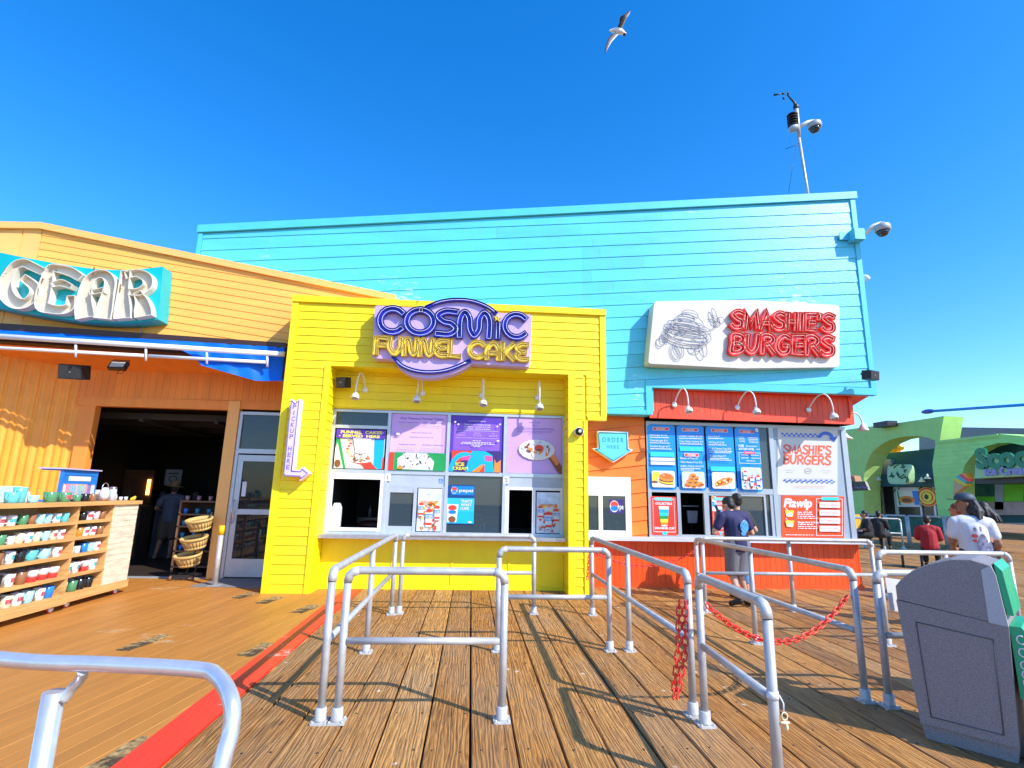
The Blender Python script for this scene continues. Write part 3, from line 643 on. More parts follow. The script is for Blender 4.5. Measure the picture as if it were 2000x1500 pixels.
# 3 ice cream flavours
p = Panel('menu_board', 'deep purple ice cream flavours menu board with cartoon-coloured cones below', 'menu board', quadrect(cols[2]+.035, cols[3]-.035, 2.06, 3.10), YG-.004, PUR, group='posters on the yellow stand')
p.rect(mat('violet_print', (.24, .10, .62), .45), .06, .38, .93, .86)
p.text(WHT2, 'Ice Cream Flavors', .5, .90, .026, .32, bold=0)
for v, s_ in ((.835, 'Vanilla Bean - Cookie Dough'), (.795, 'Strawberry - Cookies & Cream'), (.755, 'Chocolate - Rainbow Sherbet')): p.text(WHT2, s_, .5, v, .024, .5)
for v in (.73, .60): p.rect(WHT2, .1, v, .9, v+.004)
for u, s_ in ((.2, 'Waffle Cone'), (.5, 'Cake Cone'), (.8, 'Cup')): p.text(WHT2, s_, u, .685, .018, None, bold=0).greek(LIL, u-.08, u+.08, .655, .008, RR).greek(LIL, u-.08, u+.08, .635, .008, RR)
for v, a, b in ((.545, .42, .58), (.515, .22, .78), (.49, .2, .84), (.465, .4, .6), (.44, .44, .56)): p.greek(WHT2, a, b, v, .012, RR)
for u, v in ((.14, .84), (.88, .82), (.08, .88), (.93, .86)): p.el(WHT2, u, v, .02, .018, 5)
p.el(WHT2, .9, .56, .03, .015)
p.rect(PNAVY, .04, .0, .96, .37).poly(PREDp, [(.04, .37), (.42, .37), (.36, .27), (.12, .12), (.04, .2)]).ring(PCY, .28, .0, .2, .26, .09, 20, 180).poly(PCY, [(.42, .37), (.66, .37), (.80, .3), (.84, 0), (.3, 0), (.36, .25)])
p.poly(PPNK, [(.24, .26), (.4, .29), (.36, .2), (.22, .2)]).poly(PPNK, [(.66, .29), (.8, .28), (.8, .19), (.66, .2)]).poly(PORG, [(.84, 0), (.96, 0), (.96, .22), (.88, .16), (.84, .24)]).poly(PORG, [(.42, 0), (.66, .0), (.66, .14), (.58, .12)]).poly(PREDp, [(.56, .0), (.66, 0), (.66, .13)])
p.text(PYEL, 'ICE', .20, .10, .06, .16, bold=.03).text(PYEL, 'CREAM', .21, .03, .055, .28, bold=.03); p.done()
# 4 soft drinks / cake
p = Panel('menu_board', 'lilac menu board with one big berry funnel cake held on a plate', 'menu board', quadrect(cols[3]+.035, cols[4]-.035, 2.06, 3.10), YG-.004, LIL, group='posters on the yellow stand')
p.text(PUR, 'Soft Drinks', .5, .905, .026, .2, bold=0).text(PUR, 'Pepsi $', .5, .86, .018, .1, bold=0)
for v, a, b in ((.81, .18, .84), (.785, .16, .86), (.745, .18, .82), (.72, .4, .64)): p.greek(PUR, a, b, v, .007, RR)
p.poly(PBRN, [(.74, .30), (.86, .34), (.998, .12), (.998, .0), (.93, .02)]).poly(PORG, [(.78, .30), (.86, .34), (.95, .2), (.9, .14)])
funnel_plate(p, .54, .42, .33, .185, seed=9); p.el(PREDp, .58, .45, .085, .06).el(PBRN, .58, .42, .05, .02); p.done()
# icee posters
def icee(x0, x1, z0, z1, Y, label, seed):
    p = Panel('poster', label, 'poster', quadrect(x0, x1, z0, z1), Y, WHT2, group='frozen drink posters'); R = random.Random(seed)
    p.poly(mat('pale_sky_print', (.62, .72, .85), .5, var=.2, nscale=8), [(.02, .7), (.98, .7), (.98, .985), (.02, .985)])
    for i in range(60): p.el(R.choice([PREDp, PORG, PREDp, WHT2, PBRN, PCY, PORG, PYEL]), R.uniform(.1, .9), R.uniform(.05, .68), R.uniform(.03, .09), R.uniform(.015, .045), 7, R.uniform(0, 3))
    for u, v, s_ in ((.5, .30, 1), (.84, .42, .8), (.16, .5, .75)):
        p.poly(WHT2, [(u-.12*s_, v-.2*s_), (u+.12*s_, v-.2*s_), (u+.16*s_, v+.14*s_), (u-.16*s_, v+.14*s_)]).poly(PREDp, [(u-.13*s_, v-.16*s_), (u+.13*s_, v-.16*s_), (u+.13*s_, v-.1*s_), (u-.13*s_, v-.1*s_)])
        p.rect(PBLUE, u-.15*s_, v-.0, u+.15*s_, v+.10*s_); p.text(WHT2, 'ICEE', u, v+.018*s_, .06*s_, .26*s_, bold=.04).el(PREDp, u, v+.18*s_, .13*s_, .045*s_)
    p.text(PORG, 'FIZZ WHIP', .5, .66, .05, .72, bold=.05).greek(PWG, .38, .64, .9, .02, R); p.done()
xm1 = (cols[1]+.03+cols[2]-.03)/2; xm3 = (cols[3]+cols[4])/2
icee(xm1+.05, cols[2]-.07, ZL+.06, 1.74, YG-.024, 'frozen drink poster left of the cola window', 3)
icee(xm3+.05, cols[4]-.07, ZL+.06, 1.72, YG-.024, 'frozen drink poster beside the right yellow pier', 4)
# cola poster
p = Panel('poster', 'blue cola poster with a cup of ice inside the big lower window', 'poster', quadrect(-.43, .06, 1.12, 1.82), YG-.002, mat('print_dark_navy', (.0, .05, .22), .4), group='posters on the yellow stand')
p.rect(PCY, 0, .02, 1, .66).rect(mat('print_aqua', (.03, .50, .66), .4), 0, .32, 1, .66).poly(PCY, [(.44, .05), (1, .12), (1, .32), (.44, .28)])
p.rect(PBLUE, .14, .74, .98, .97).el(WHT2, .24, .855, .12, .09).el(PREDp, .24, .885, .10, .055).el(PBLUE, .24, .82, .10, .045).ring(WHT2, .24, .855, .085, .06, .012, 150, 340)
p.text(WHT2, 'pepsi', .68, .82, .085, .52, bold=.02)
p.poly(PCRM, [(.02, .05), (.36, .05), (.42, .5), (.0, .5)]).el(WHT2, .2, .36, .18, .13).el(PREDp, .2, .41, .16, .07).el(PBLUE, .2, .3, .15, .05).el(PBRN, .2, .12, .14, .08)
for v, s_ in ((.55, "THAT'S"), (.46, 'WHAT'), (.37, 'I LIKE')): p.text(WHT2, s_, .50, v, .065, None, 'L', .04)
p.rect(WHT2, .80, .035, .92, .075).done()
for n_, x_, (pa, pb) in (('1', cols[1], (0, 0)), ('2', cols[3], (0, 0))):
    p = Panel('number_plate', 'small white plate numbered %s beside %s' % (n_, 'the left order window' if n_ == '1' else 'the right order window'), 'sign', quadrect(x_-.02, x_+.09, 1.86, 1.99), YG-.038, WHT2, .004, 'order window numbers')
    p.text(PBLK, n_, .5, .2, .6, None, bold=0).done()
p = Panel('access_sticker', 'small blue wheelchair symbol sticker at the right of the grey panel', 'sticker', quadrect(cols[2]-.14, cols[2]-.07, 1.84, 1.92), YG-.0135, PBLUE, .001)
p.el(WHT2, .5, .78, .1, .1).ring(WHT2, .45, .35, .2, .2, .08, 120, 400).rect(WHT2, .42, .4, .52, .7).poly(WHT2, [(.5, .4), (.75, .4), (.8, .2), (.7, .2), (.62, .33), (.5, .33)]).done()
# ================================================================= TURQUOISE BUILDING AND BURGER KIOSK
YB, YK, YRB = 9.75, 10.37, 10.13
def yb(x): return 9.75+(7.92-x)*.052          # the wall runs slightly back towards its left end
TL = at(392, 443, yb(-5.5)); TR = at(1665, 378, YB); BR_ = (7.92, 3.76); BLx = 3.40
bb = thing('burger_building', (4.5, YB, 0), 'tall turquoise clapboard building with a slanting roofline and an orange burger kiosk below', 'building')
slope = atan2(TR[1]-TL[1], TR[0]-TL[0])*.86
fr = lambda a, b, d: (a, yb(a)-d, b)
def bslab(mb, poly, d0, d1): return mb.prism(poly, lambda a, b: (a, yb(a)+d0, b), lambda a, b: (a, yb(a)+d1, b))
def topz(x): return TL[1]+(TR[1]-TL[1])*(x-TL[0])/(TR[0]-TL[0])
def rx(z): return BR_[0]+(TR[0]-BR_[0])*(z-BR_[1])/(TR[1]-BR_[1])
mb = MB().m(BLU); XL = TL[0]+.08
siding(mb, [(XL, 4.3), (2.1, 4.3), (2.1, topz(2.1)-.16), (XL, topz(XL)-.16)], fr, .262, slope, lap=.012, gap=.003, seed=31)
siding(mb, [(2.1, 3.33), (BLx, 3.33), (BLx, topz(BLx)-.16), (2.1, topz(2.1)-.16)], fr, .262, slope, lap=.012, gap=.003, seed=33)
siding(mb, [(BLx, 3.93), (BR_[0]-.09, 3.9), (TR[0]-.09, topz(TR[0])-.16), (BLx, topz(BLx)-.16)], fr, .262, slope, lap=.012, gap=.003, seed=32)
mb.build('siding', bb)
mb = MB().m(BLUT)
for P_ in ([(TL[0], 4.3), (2.1, 4.3), (2.1, topz(2.1)-.05), (TL[0], TL[1]-.05)], [(2.1, 3.32), (BLx+.1, 3.32), (BLx+.1, topz(BLx+.1)-.05), (2.1, topz(2.1)-.05)], [(BLx+.1, 3.8), (BR_[0], 3.76), (TR[0], topz(TR[0])-.05), (BLx+.1, topz(BLx+.1)-.05)]): bslab(mb, P_, .013, .2)
mb.build('wall', bb)
mb = MB().m(BLUT); mb.box(TL[0], TL[0]+.1, 10.7, 18, 4.4, 6.2); mb.prism([(7.86, YB+.21), (8.76, 11.9), (9.2, 13), (9.2, 18), (9.1, 18), (9.1, 13), (8.66, 11.9), (7.76, YB+.21)], lambda a, b: (a, b, 3.81), lambda a, b: (a, b, 8.0)); mb.box(TL[0]+.1, 7.8, 10.7, 18, 6.0, 6.2); mb.box(TL[0]+.1, 7.9, 17.9, 18, 3.7, 6.0); mb.build('rear_walls', bb)
a_, b_ = (TL[0]-.04, TL[1]), (TR[0]+.05, TR[1])
bslab(MB().m(BLUT), [(a_[0], a_[1]-.14), (b_[0], b_[1]-.14), (b_[0], b_[1]+.02), (a_[0], a_[1]+.02)], -.06, .4).build('roof_cap', bb)
for P_, d0, d1 in (([(BR_[0]-.09, 3.88), (BR_[0]+.012, 3.88), (TR[0]+.012, TR[1]-.15), (TR[0]-.09, TR[1]-.15)], -.035, .25), ([(TL[0]-.01, 4.4), (TL[0]+.07, 4.4), (TL[0]+.07, TL[1]-.15), (TL[0]-.01, TL[1]-.15)], -.035, .1),
  ([(BLx+.06, 3.78), (BR_[0]+.012, 3.74), (BR_[0]+.012, 3.88), (BLx+.06, 3.93)], -.038, .1), ([(BLx-.06, 3.24), (BLx+.06, 3.24), (BLx+.06, 3.93), (BLx-.06, 3.93)], -.04, .35), ([(2.05, 3.24), (BLx-.06, 3.24), (BLx-.06, 3.33), (2.05, 3.33)], -.036, .3)):
    bslab(MB().m(BLUT), P_, d0, d1).build('corner_trim', bb)
# red soffit and band
mb = MB().m(REDT); mb.slabz([(BLx+.07, yb(BLx)+.1), (BR_[0], YB+.1), (8.80, 11.9), (9.25, 13), (BLx+.07, 14)], 3.775, 3.80); mb.build('soffit', bb)
mb = MB().m(RED); KX0, KX1 = 3.45, 7.66
siding(mb, [(KX0, 3.32), (KX1, 3.32), (KX1, 3.77), (KX0, 3.77)], wallY(YRB), .112, vgroove=True, gap=.006, lap=.004, seed=3)
mb.build('band_boards', bb)
mb = MB().m(REDT); mb.box(KX0, KX1+.0, YRB+.012, YRB+.6, 3.2, 3.76); mb.box(KX0, KX1+.03, YRB-.03, YRB+.3, 3.20, 3.32); mb.box(KX1-.05, KX1+.03, YRB-.031, YRB+1.3, 3.32, 3.77); mb.build('band_wall', bb)
# orange lap wall beside the kiosk
mb = MB().m(ORG3); SX0 = 2.0
siding(mb, [(SX0, .9), (3.42, .9), (3.42, 3.35), (SX0, 3.35)], wallY(YK), .262, .13, lap=.018, seed=8, joints=False, gap=.006)
mb.build('orange_siding', bb)
mb = MB().m(REDT); mb.box(SX0-.1, 3.42, YK+.013, YK+.1, 0, 3.4); mb.build('orange_wall', bb)
# kiosk base
RO = mat('orange_red_board_paint', (.86, .085, .006), .45, var=.06, bump=.1, bscale=50, stretch=(2, 2, .4), rnd=.08)
mb = MB().m(RO); siding(mb, [(2.05, .06), (KX1-.01, .06), (KX1-.01, .88), (2.05, .88)], wallY(YK-.03), .11, vgroove=True, gap=.006, lap=.004, seed=9)
mb.build('base_boards', bb)
mb = MB().m(RO); mb.box(2.05, KX1-.02, YK-.018, YK+.013, 0, .87); mb.box(2.05, KX1+.02, YK-.06, YK-.03, 0, .075); mb.box(KX1-.03, KX1, YK-.04, 13, 0, .88); mb.build('base_wall', bb)
mb = MB().m(mat('ledge_white', (.66, .67, .70), .35, .2)); mb.box(2.05, KX1+.12, YK-.24, YK+.02, .895, .925); mb.box(2.05, KX1+.12, YK-.26, YK-.238, .86, .93); mb.build('counter_ledge', bb)
# kiosk glazing frame
GF = mat('silver_frame', (.40, .44, .48), .4, .3, var=.05)
mb = MB().m(GF); zt = 3.17; zl = .925; zm = 1.83
mb.box(KX0, KX1+.0, YK-.03, YK+.03, zt-.06, zt)
P_ = [KX0, 6.02, 6.22]
mb.box(KX0, KX0+.07, YK-.034, YK+.032, zl, zt-.06); mb.box(6.05-.05, 6.05+.04, YK-.034, YK+.032, zl, zt-.06); mb.box(KX1-.11, KX1, YK-.034, YK+.05, zl, zt-.06)
mb.box(KX0+.07, 6.0, YK-.03, YK+.03, zm-.06, zm+.05); mb.box(KX0+.07, 6.0, YK-.031, YK+.03, zl, zl+.05)
for x in (4.06, 4.60): mb.box(x-.035, x+.035, YK-.033, YK+.031, zl+.05, zm-.06)
mb.build('window_frame', bb)
mb = MB().m(GRYF); mb.box(6.09, KX1-.11, YK-.012, YK+.03, zl, zt-.06); mb.build('grey_wall_panel', bb)
mb = MB().m(GLD); mb.box(KX0+.07, 6.0, YK+.01, YK+.016, zm+.05, zt-.06); mb.build('upper_pane', bb)
mb = MB().m(GLD); mb.box(4.635, 6.0, YK+.008, YK+.014, zl+.05, zm-.06); mb.build('window_pane', bb)
f = MB().m(GF); f.box(4.635, 4.67, YK-.02, YK+.01, zl+.05, zm-.06); f.box(5.93, 6.0, YK-.02, YK+.01, zl+.05, zm-.06); f.box(5.80, 5.84, YK-.02, YK+.008, zl+.05, zm-.06); f.box(4.67, 5.80, YK-.02, YK+.006, zm-.10, zm-.06); f.build('sliding_sash', bb)
# small window between pier and orange wall
wx1 = 3.10; f = MB().m(WHT); f.box(2.05, wx1, YK-.05, YK-.02, 1.30+.66, 1.98+.06); f.box(wx1-.06, wx1, YK-.05, YK-.02, zl, 1.96); f.box(2.05, wx1-.06, YK-.045, YK-.02, 1.68, 1.96); f.box(2.05, wx1-.06, YK-.045, YK-.02, zl, 1.03); f.box(2.46, 2.54, YK-.05, YK-.018, 1.03, 1.68); f.box(wx1-.11, wx1-.06, YK-.045, YK-.018, 1.03, 1.68); f.build('service_window', bb)
g = MB().m(GLD); g.box(2.05, wx1-.06, YK-.034, YK-.030, 1.03, 1.68); g.build('window_pane', bb)
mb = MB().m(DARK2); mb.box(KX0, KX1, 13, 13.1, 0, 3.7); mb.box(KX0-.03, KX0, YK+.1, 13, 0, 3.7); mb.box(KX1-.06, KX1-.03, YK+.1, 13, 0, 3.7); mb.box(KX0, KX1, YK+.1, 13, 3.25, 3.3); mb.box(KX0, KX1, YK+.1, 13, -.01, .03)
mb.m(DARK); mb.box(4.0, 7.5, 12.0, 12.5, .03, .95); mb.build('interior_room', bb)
t = thing('card_terminal', (4.45, 10.75, .93), 'white card terminal on a stand inside the open kiosk window', 'terminal')
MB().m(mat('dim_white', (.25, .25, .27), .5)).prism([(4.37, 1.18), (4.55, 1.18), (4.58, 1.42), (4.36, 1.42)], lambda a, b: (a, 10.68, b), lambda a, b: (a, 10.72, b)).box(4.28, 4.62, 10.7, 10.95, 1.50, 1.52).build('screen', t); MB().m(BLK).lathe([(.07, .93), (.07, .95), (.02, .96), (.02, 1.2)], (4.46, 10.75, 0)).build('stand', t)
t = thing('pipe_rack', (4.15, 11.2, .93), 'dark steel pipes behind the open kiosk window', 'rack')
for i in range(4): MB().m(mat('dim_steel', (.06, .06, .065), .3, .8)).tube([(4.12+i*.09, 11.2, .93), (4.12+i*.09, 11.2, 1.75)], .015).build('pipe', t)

WSM = WHT
# ---------------- blue menu boards
MBLU = mat('menu_blue', (.0, .27, .82), .35, var=.03); MRED = mat('menu_red', (.80, .05, .03), .4, var=.02); MAQ = mat('menu_aqua', (.03, .62, .72), .4, var=.02)
def mq(x0, x1, yt, yb): 
    a = at((x0), yt, YK-.035); b = at(x1, yt+1.5, YK-.035); c = at(x1, yb+1, YK-.035); d = at(x0, yb, YK-.035)
    xa = (a[0]+d[0])/2; xb = (b[0]+c[0])/2; return [(xa, a[1]), (xb, b[1]), (xb, c[1]), (xa, d[1])]
def greek_row(p, v, u0, u1, h, M=WHT2): p.greek(M, u0, u1, v, h, RR)
menus = [
 ('burgers', 1265.3, 1320, 828.5, 956, 'blue menu board headed Burgers with a cheeseburger photo, leftmost of the four', [('Hamburger $13.50', .82), ('Cheeseburger $14', .735), ('Smashie Burger $17', .645)]),
 ('chicken', 1323.5, 1377, 830.5, 957.5, 'blue menu board headed Chicken with a fried chicken photo', [('Chicken Tenders $13.50', .82), ('Crispy Chicken Sandwich $14', .735)]),
 ('hot dogs', 1381, 1435, 832, 958.5, 'blue menu board headed Footlong with a hot dog photo', [('Corn Dog $7', .83), ('All Dog $13.50', .73), ('Chili Cheese Dog $15', .635), ('Buffalo Dog $17', .52)]),
 ('drinks', 1438, 1486, 834, 960, 'blue menu board headed Soft Drinks with a photo of frozen drinks, rightmost of the four', [])]
for mi, (nm, xa, xb, ya, yb, lab, items) in enumerate(menus):
    p = Panel('menu_board', lab, 'menu board', mq(xa, xb, ya, yb), YK-.035, MBLU, .012, 'blue menu boards of the burger kiosk', .07)
    def head(u, v, s_, w=.56): p.rect(WHT2, u-w/2-.02, v-.024, u+w/2+.02, v+.028, .015); p.rect(MRED, u-w/2, v-.018, u+w/2, v+.022, .012); p.text(WHT2, s_, u, v-.012, .026, w*.6, bold=.03)
    head(.5, .93, ['BURGERS', 'CHICKEN', 'FOOTLONG', 'SOFT DRINKS'][mi])
    for s_, v in items:
        p.text(WHT2, s_, .08, v, .030, min(.86, len(s_)*.040), 'L', .012, .18); greek_row(p, v-.032, .08, min(.92, .3+len(s_)*.03), .014)
        if v < .65 and mi == 2: greek_row(p, v-.055, .08, .86, .012)
    if mi == 0:
        p.rect(MAQ, .08, .50, .94, .57); p.rect(WHT2, .08, .435, .94, .485).text(PWG, 'ADD CHEESE $1', .5, .45, .02, .4, bold=0); p.rect(WHT2, .08, .375, .94, .425).text(PWG, 'MAKE IT A DOUBLE $4.50', .5, .39, .02, .6, bold=0)
    if mi == 1:
        p.rect(MAQ, .08, .60, .94, .67); head(.5, .54, 'FRIES', .5)
        for s_, v in (('Basket of Fries $7', .475), ('Chili Cheese Fries $12', .415), ('Buffalo Chicken Fries $12', .355)): p.text(WHT2, s_, .08, v, .030, min(.84, len(s_)*.036), 'L', .012, .18)
        greek_row(p, .325, .08, .8, .014); greek_row(p, .30, .08, .55, .014)
    if mi == 2: p.rect(MAQ, .08, .30, .94, .37)
    if mi == 3:
        for v in (.84, .815, .79, .765): greek_row(p, v, .1+RR.random()*.06, .38, .010); greek_row(p, v-.01, .54, .92, .010)
        p.text(WHT2, 'ICEE', .1, .69, .032, None, 'L', .04).greek(WHT2, .4, .85, .695, .012, RR).text(WHT2, 'BOTTLED WATER', .1, .64, .032, .62, 'L', .04).greek(WHT2, .82, .95, .65, .012, RR)
        for r_ in ((.08, .595, .96, .602), (.08, .43, .96, .437), (.08, .43, .095, .60), (.945, .43, .96, .60)): p.rect(WHT2, *r_)
        p.rect(MRED, .3, .58, .74, .618, .01).text(WHT2, 'DRINK FLAVORS', .52, .59, .018, .36, bold=.02)
        for v in (.555, .51): greek_row(p, v, .16, .46, .012); greek_row(p, v, .56, .9, .012)
        greek_row(p, .465, .36, .7, .012); p.el(WHT2, .86, .955, .07, .03)
    v1 = .275 if mi != 3 else .36
    p.rect(WHT2, .10, .035, .92, v1+.01, .04); p.rect(PCRM if mi in (0, 2) else mat('print_pale_blue', (.55, .62, .75), .5, var=.2, nscale=20), .115, .042, .905, v1+.002, .035)
    if mi == 0:
        p.el(PYEL, .25, .22, .14, .05).el(PYEL, .2, .17, .1, .05).el(PBRN, .2, .115, .12, .02).el(PCRM, .6, .085, .28, .035, a=-.15).el(PBRN, .6, .105, .27, .03, a=-.15).el(PYEL, .62, .12, .28, .03, a=-.15).el(PBRN, .6, .14, .26, .03, a=-.1).el(PORG, .62, .185, .27, .058, a=-.1).el(mat('bun_top', (.78, .16, .02), .4), .62, .205, .22, .045, a=-.1).el(PCRM, .52, .215, .03, .01)
    if mi == 1:
        for u, v in ((.3, .08), (.5, .07), (.7, .085), (.36, .13), (.56, .13), (.76, .10), (.45, .18), (.6, .18), (.5, .225)): p.el(PORG, u, v, .12, .035, a=RR.uniform(-.4, .4)); p.el(PBRN, u+.02, v-.012, .07, .012)
        p.el(PREDp, .22, .08, .03, .015).el(PREDp, .85, .09, .03, .015)
    if mi == 2:
        p.el(PCRM, .52, .14, .36, .075, a=.3).el(PORG, .52, .14, .34, .055, a=.3)
        for i in range(26): t_ = RR.uniform(-.3, .3); p.el(RR.choice([PYEL, PYEL, PREDp, PCRM, PBRN]), .52+t_, .14+t_*.17+RR.uniform(-.025, .025), .045, .012, 7, RR.uniform(0, 3))
    if mi == 3:
        for i in range(50): p.el(RR.choice([PREDp, PORG, WHT2, PBLUE, PBRN, WHT2, PGRN]), RR.uniform(.16, .86), RR.uniform(.06, .25), RR.uniform(.02, .07), RR.uniform(.008, .02), 7, RR.uniform(0, 3))
        for u, v in ((.25, .24), (.5, .15), (.75, .17)): p.poly(WHT2, [(u-.06, v-.06), (u+.06, v-.06), (u+.08, v+.06), (u-.08, v+.06)]).rect(PBLUE, u-.06, v-.01, u+.06, v+.015).el(PREDp, u, v+.065, .07, .015)
    p.done()
def cuppost(xa, xb, lab, dark=False):
    p = Panel('poster', lab, 'poster', mq(xa, xb, 969, 1045), YK-.035, MRED, .006, 'collectible cup posters', .03)
    for r_ in ((.08, .93, .92, .945), (.08, .08, .92, .095), (.08, .08, .095, .945), (.905, .08, .92, .945)): p.rect(WHT2, *r_)
    p.rect(MAQ, .16, .89, .84, .975, .01).text(WHT2, 'LIMITED EDITION', .5, .915, .04, .6, bold=.02).text(WHT2, 'COLLECTIBLE', .5, .79, .055, .66, bold=.05).text(WHT2, 'SOUVENIR CUP', .5, .155, .055, .76, bold=.05)
    for i, M_ in enumerate([PORG, PYEL, PGRN, MAQ, PCY, WHT2]):
        v0 = .25+i*.083; w0 = .13+i*.012; w1 = w0+.012; p.poly(M_, [(.5-w0, v0), (.5+w0, v0), (.5+w1, v0+.084), (.5-w1, v0+.084)])
    p.el(WHT2, .5, .245, .12, .02).el(MAQ, .5, .05, .1, .045); p.done()
cuppost(1271.5, 1322, 'red collectible cup poster at the left end of the kiosk counter')
cuppost(1391, 1420, 'red collectible cup poster behind the man in the navy shirt')
p = Panel('decal', 'small column of orange, white and blue payment decals beside the navy shirt', 'decal', mq(1391.5-1, 1399.5, 968, 998), YK-.0365, WHT2, .002)
p.rect(PORG, 0.05, .76, .95, .97).rect(PCY, .05, .30, .95, .55).rect(PNAVY, .05, .56, .95, .60).done()
# ---------------- Smashie's wall panel and Fizwip panel
CREAM = mat('cream_panel', (.60, .585, .54), .45, var=.02); LRED = mat('letter_red', (.80, .11, .045), .45, var=.02); MB2 = mat('checker_blue', (.04, .13, .55), .45)
def zz(pts, x0=1380, y0=800, s=5.356, Y=YK-.02): return [at(x0+a/s, y0+b/s, Y) for a, b in pts]
q = zz([(742, 178), (1370, 196), (1370, 896), (742, 892)])
p = Panel('sign_panel', 'cream burger stand sign panel with blue checker bands and an arrow', 'sign', q, YK-.02, CREAM, .008)
def checks(u0, u1, v, n, slopev=0):
    du = (u1-u0)/n
    for i in range(n): p.rect(MB2, u0+i*du, v+.02, u0+i*du+du*.5, v+.045); p.rect(MB2, u0+i*du+du*.5, v-.005, u0+(i+1)*du, v+.02)
    p.rect(MB2, u0, v-.018, u1, v-.013)
checks(.06, .68, .865, 8)
p.ring(MB2, .80, .85, .075, .045, .055, -5, 180, 14).poly(MB2, [(.85, .845), (1-.005, .875), (.945, .79)])
for v, w_ in ((.605, "SMASHIE'S"), (.455, 'BURGERS')):
    o0 = p.q(.10, v); o1 = p.q(.90, v); hh = .125*p.h; tot = sum(GL[c][0] for c in w_.lower().replace('i', 'I')); sx = (o1[0]-o0[0])/tot; cu = 0
    for c in w_.lower().replace('i', 'I'):
        for sti, st_ in enumerate(GL[c][1]):
            L_, R_ = ribbon([(o0[0]+(cu+x)*sx, o0[1]+z*hh) for x, z in st_], .036)
            for i in range(len(L_)-1): p.mb.m(LRED).flat([L_[i], L_[i+1], R_[i+1], R_[i]], p.Y-.003-.0004*sti)
        cu += GL[c][0]
p.k = .004
p.greek(PWG, .12, .30, .36, .006, RR).greek(PWG, .15, .26, .33, .006, RR).greek(PWG, .72, .9, .36, .006, RR).greek(PWG, .76, .86, .33, .006, RR)
p.ring(PWG, .51, .36, .055, .035, .006).ring(PWG, .51, .37, .05, .016, .005).ring(PWG, .51, .34, .05, .016, .005)
p.rect(PWG, .12, .243, .94, .246); 
du = .085
for i in range(10): p.rect(MB2, .10+i*du, .205, .10+i*du+.04, .225); p.rect(MB2, .14+i*du, .185, .14+i*du+.04, .205)
p.text(LRED, 'PACIFIC PARK, SANTA MONICA', .53, .115, .014, .5, bold=0); p.done()
q = zz([(785, 897), (1440, 908), (1440, 1342), (785, 1338)])
p = Panel('sign_panel', 'red-orange fizzy drink price panel below the cream sign panel', 'sign', q, YK-.02, mat('fizz_red', (.86, .075, .012), .4, var=.02), .008)
p.text(WHT2, 'Fizwip', .26, .73, .20, .46, bold=.05, shear=.25)
for v, s_ in ((.50, '6oz. $13.50'), (.26, 'Single Pod $13.50')):
    p.text(WHT2, s_, .25, v+.08, .045, min(.34, len(s_)*.021), 'L', .04, .15)
    for e in range(3): p.greek(WHT2, .25, .25+.25+.03*e, v+.04-e*.045, .02, RR)
    p.poly(PYEL, [(.07, v), (.17, v-.01), (.19, v+.14), (.05, v+.14)]).el(WHT2, .12, v+.04, .05, .05).poly(WHT2, [(.05, v+.2), (.06, v+.2), (.10, v+.14), (.09, v+.13)])
for r_ in ((.54, .93, .96, .94), (.54, .05, .96, .06), (.54, .05, .548, .94), (.952, .05, .96, .94)): p.rect(WHT2, *r_)
p.rect(MAQ, .62, .90, .90, .975, .01)
for i, s_ in enumerate(['SPARKLING LEMONADE', 'DRAGON FRUIT', 'ROOT BEER FLOAT', 'BLUE COTTON CANDY']): v = .72-i*.19; p.rect(WHT2, .59, v, .92, v+.135, .01).text(LRED, s_, .755, v+.05, .035, .28, bold=.01)
p.greek(WHT2, .05, .5, .06, .015, RR); p.done()
# ---------------- ORDER HERE arrow
AQ = mat('aqua_sign_face', (.12, .62, .72), .35, var=.03); AQ2 = mat('aqua_sign_rim', (.03, .30, .50), .4); WH3 = mat('sign_edge_white', (.75, .74, .72), .4)
Yo = YK-.16
o5 = Z(1140, 800, 5.357, Yo)
t = thing('arrow_sign', (2.6, Yo, 2.6), 'aqua down-pointing arrow sign reading order here on the orange wall', 'sign')
out = o5([(145, 225), (465, 232), (468, 405), (520, 420), (312, 552), (92, 405), (150, 400)])
MB().m(WH3).slab(out, Yo, Yo+.12).build('cabinet', t)
ins = o5([(158, 240), (452, 246), (456, 415), (490, 424), (312, 535), (118, 412), (165, 410)]); MB().m(AQ).slab(ins, Yo-.004, Yo).build('face', t)
rimb = MB().m(AQ2)
for i in range(7): a, b = ins[i], ins[(i+1) % 7]; rimb.tube([(a[0], Yo-.008, a[1]), (b[0], Yo-.008, b[1])], .009, 6)
rimb.build('rim_line', t)
lt = MB().m(AQ2); a = o5([(305, 340)])[0]; txt(lt, 'O R D E R', a[0], a[1], .092, Yo-.007, .43, bold=.02); a = o5([(305, 408)])[0]; txt(lt, 'H E R E', a[0], a[1], .070, Yo-.007, .24, bold=.02); lt.build('lettering', t)
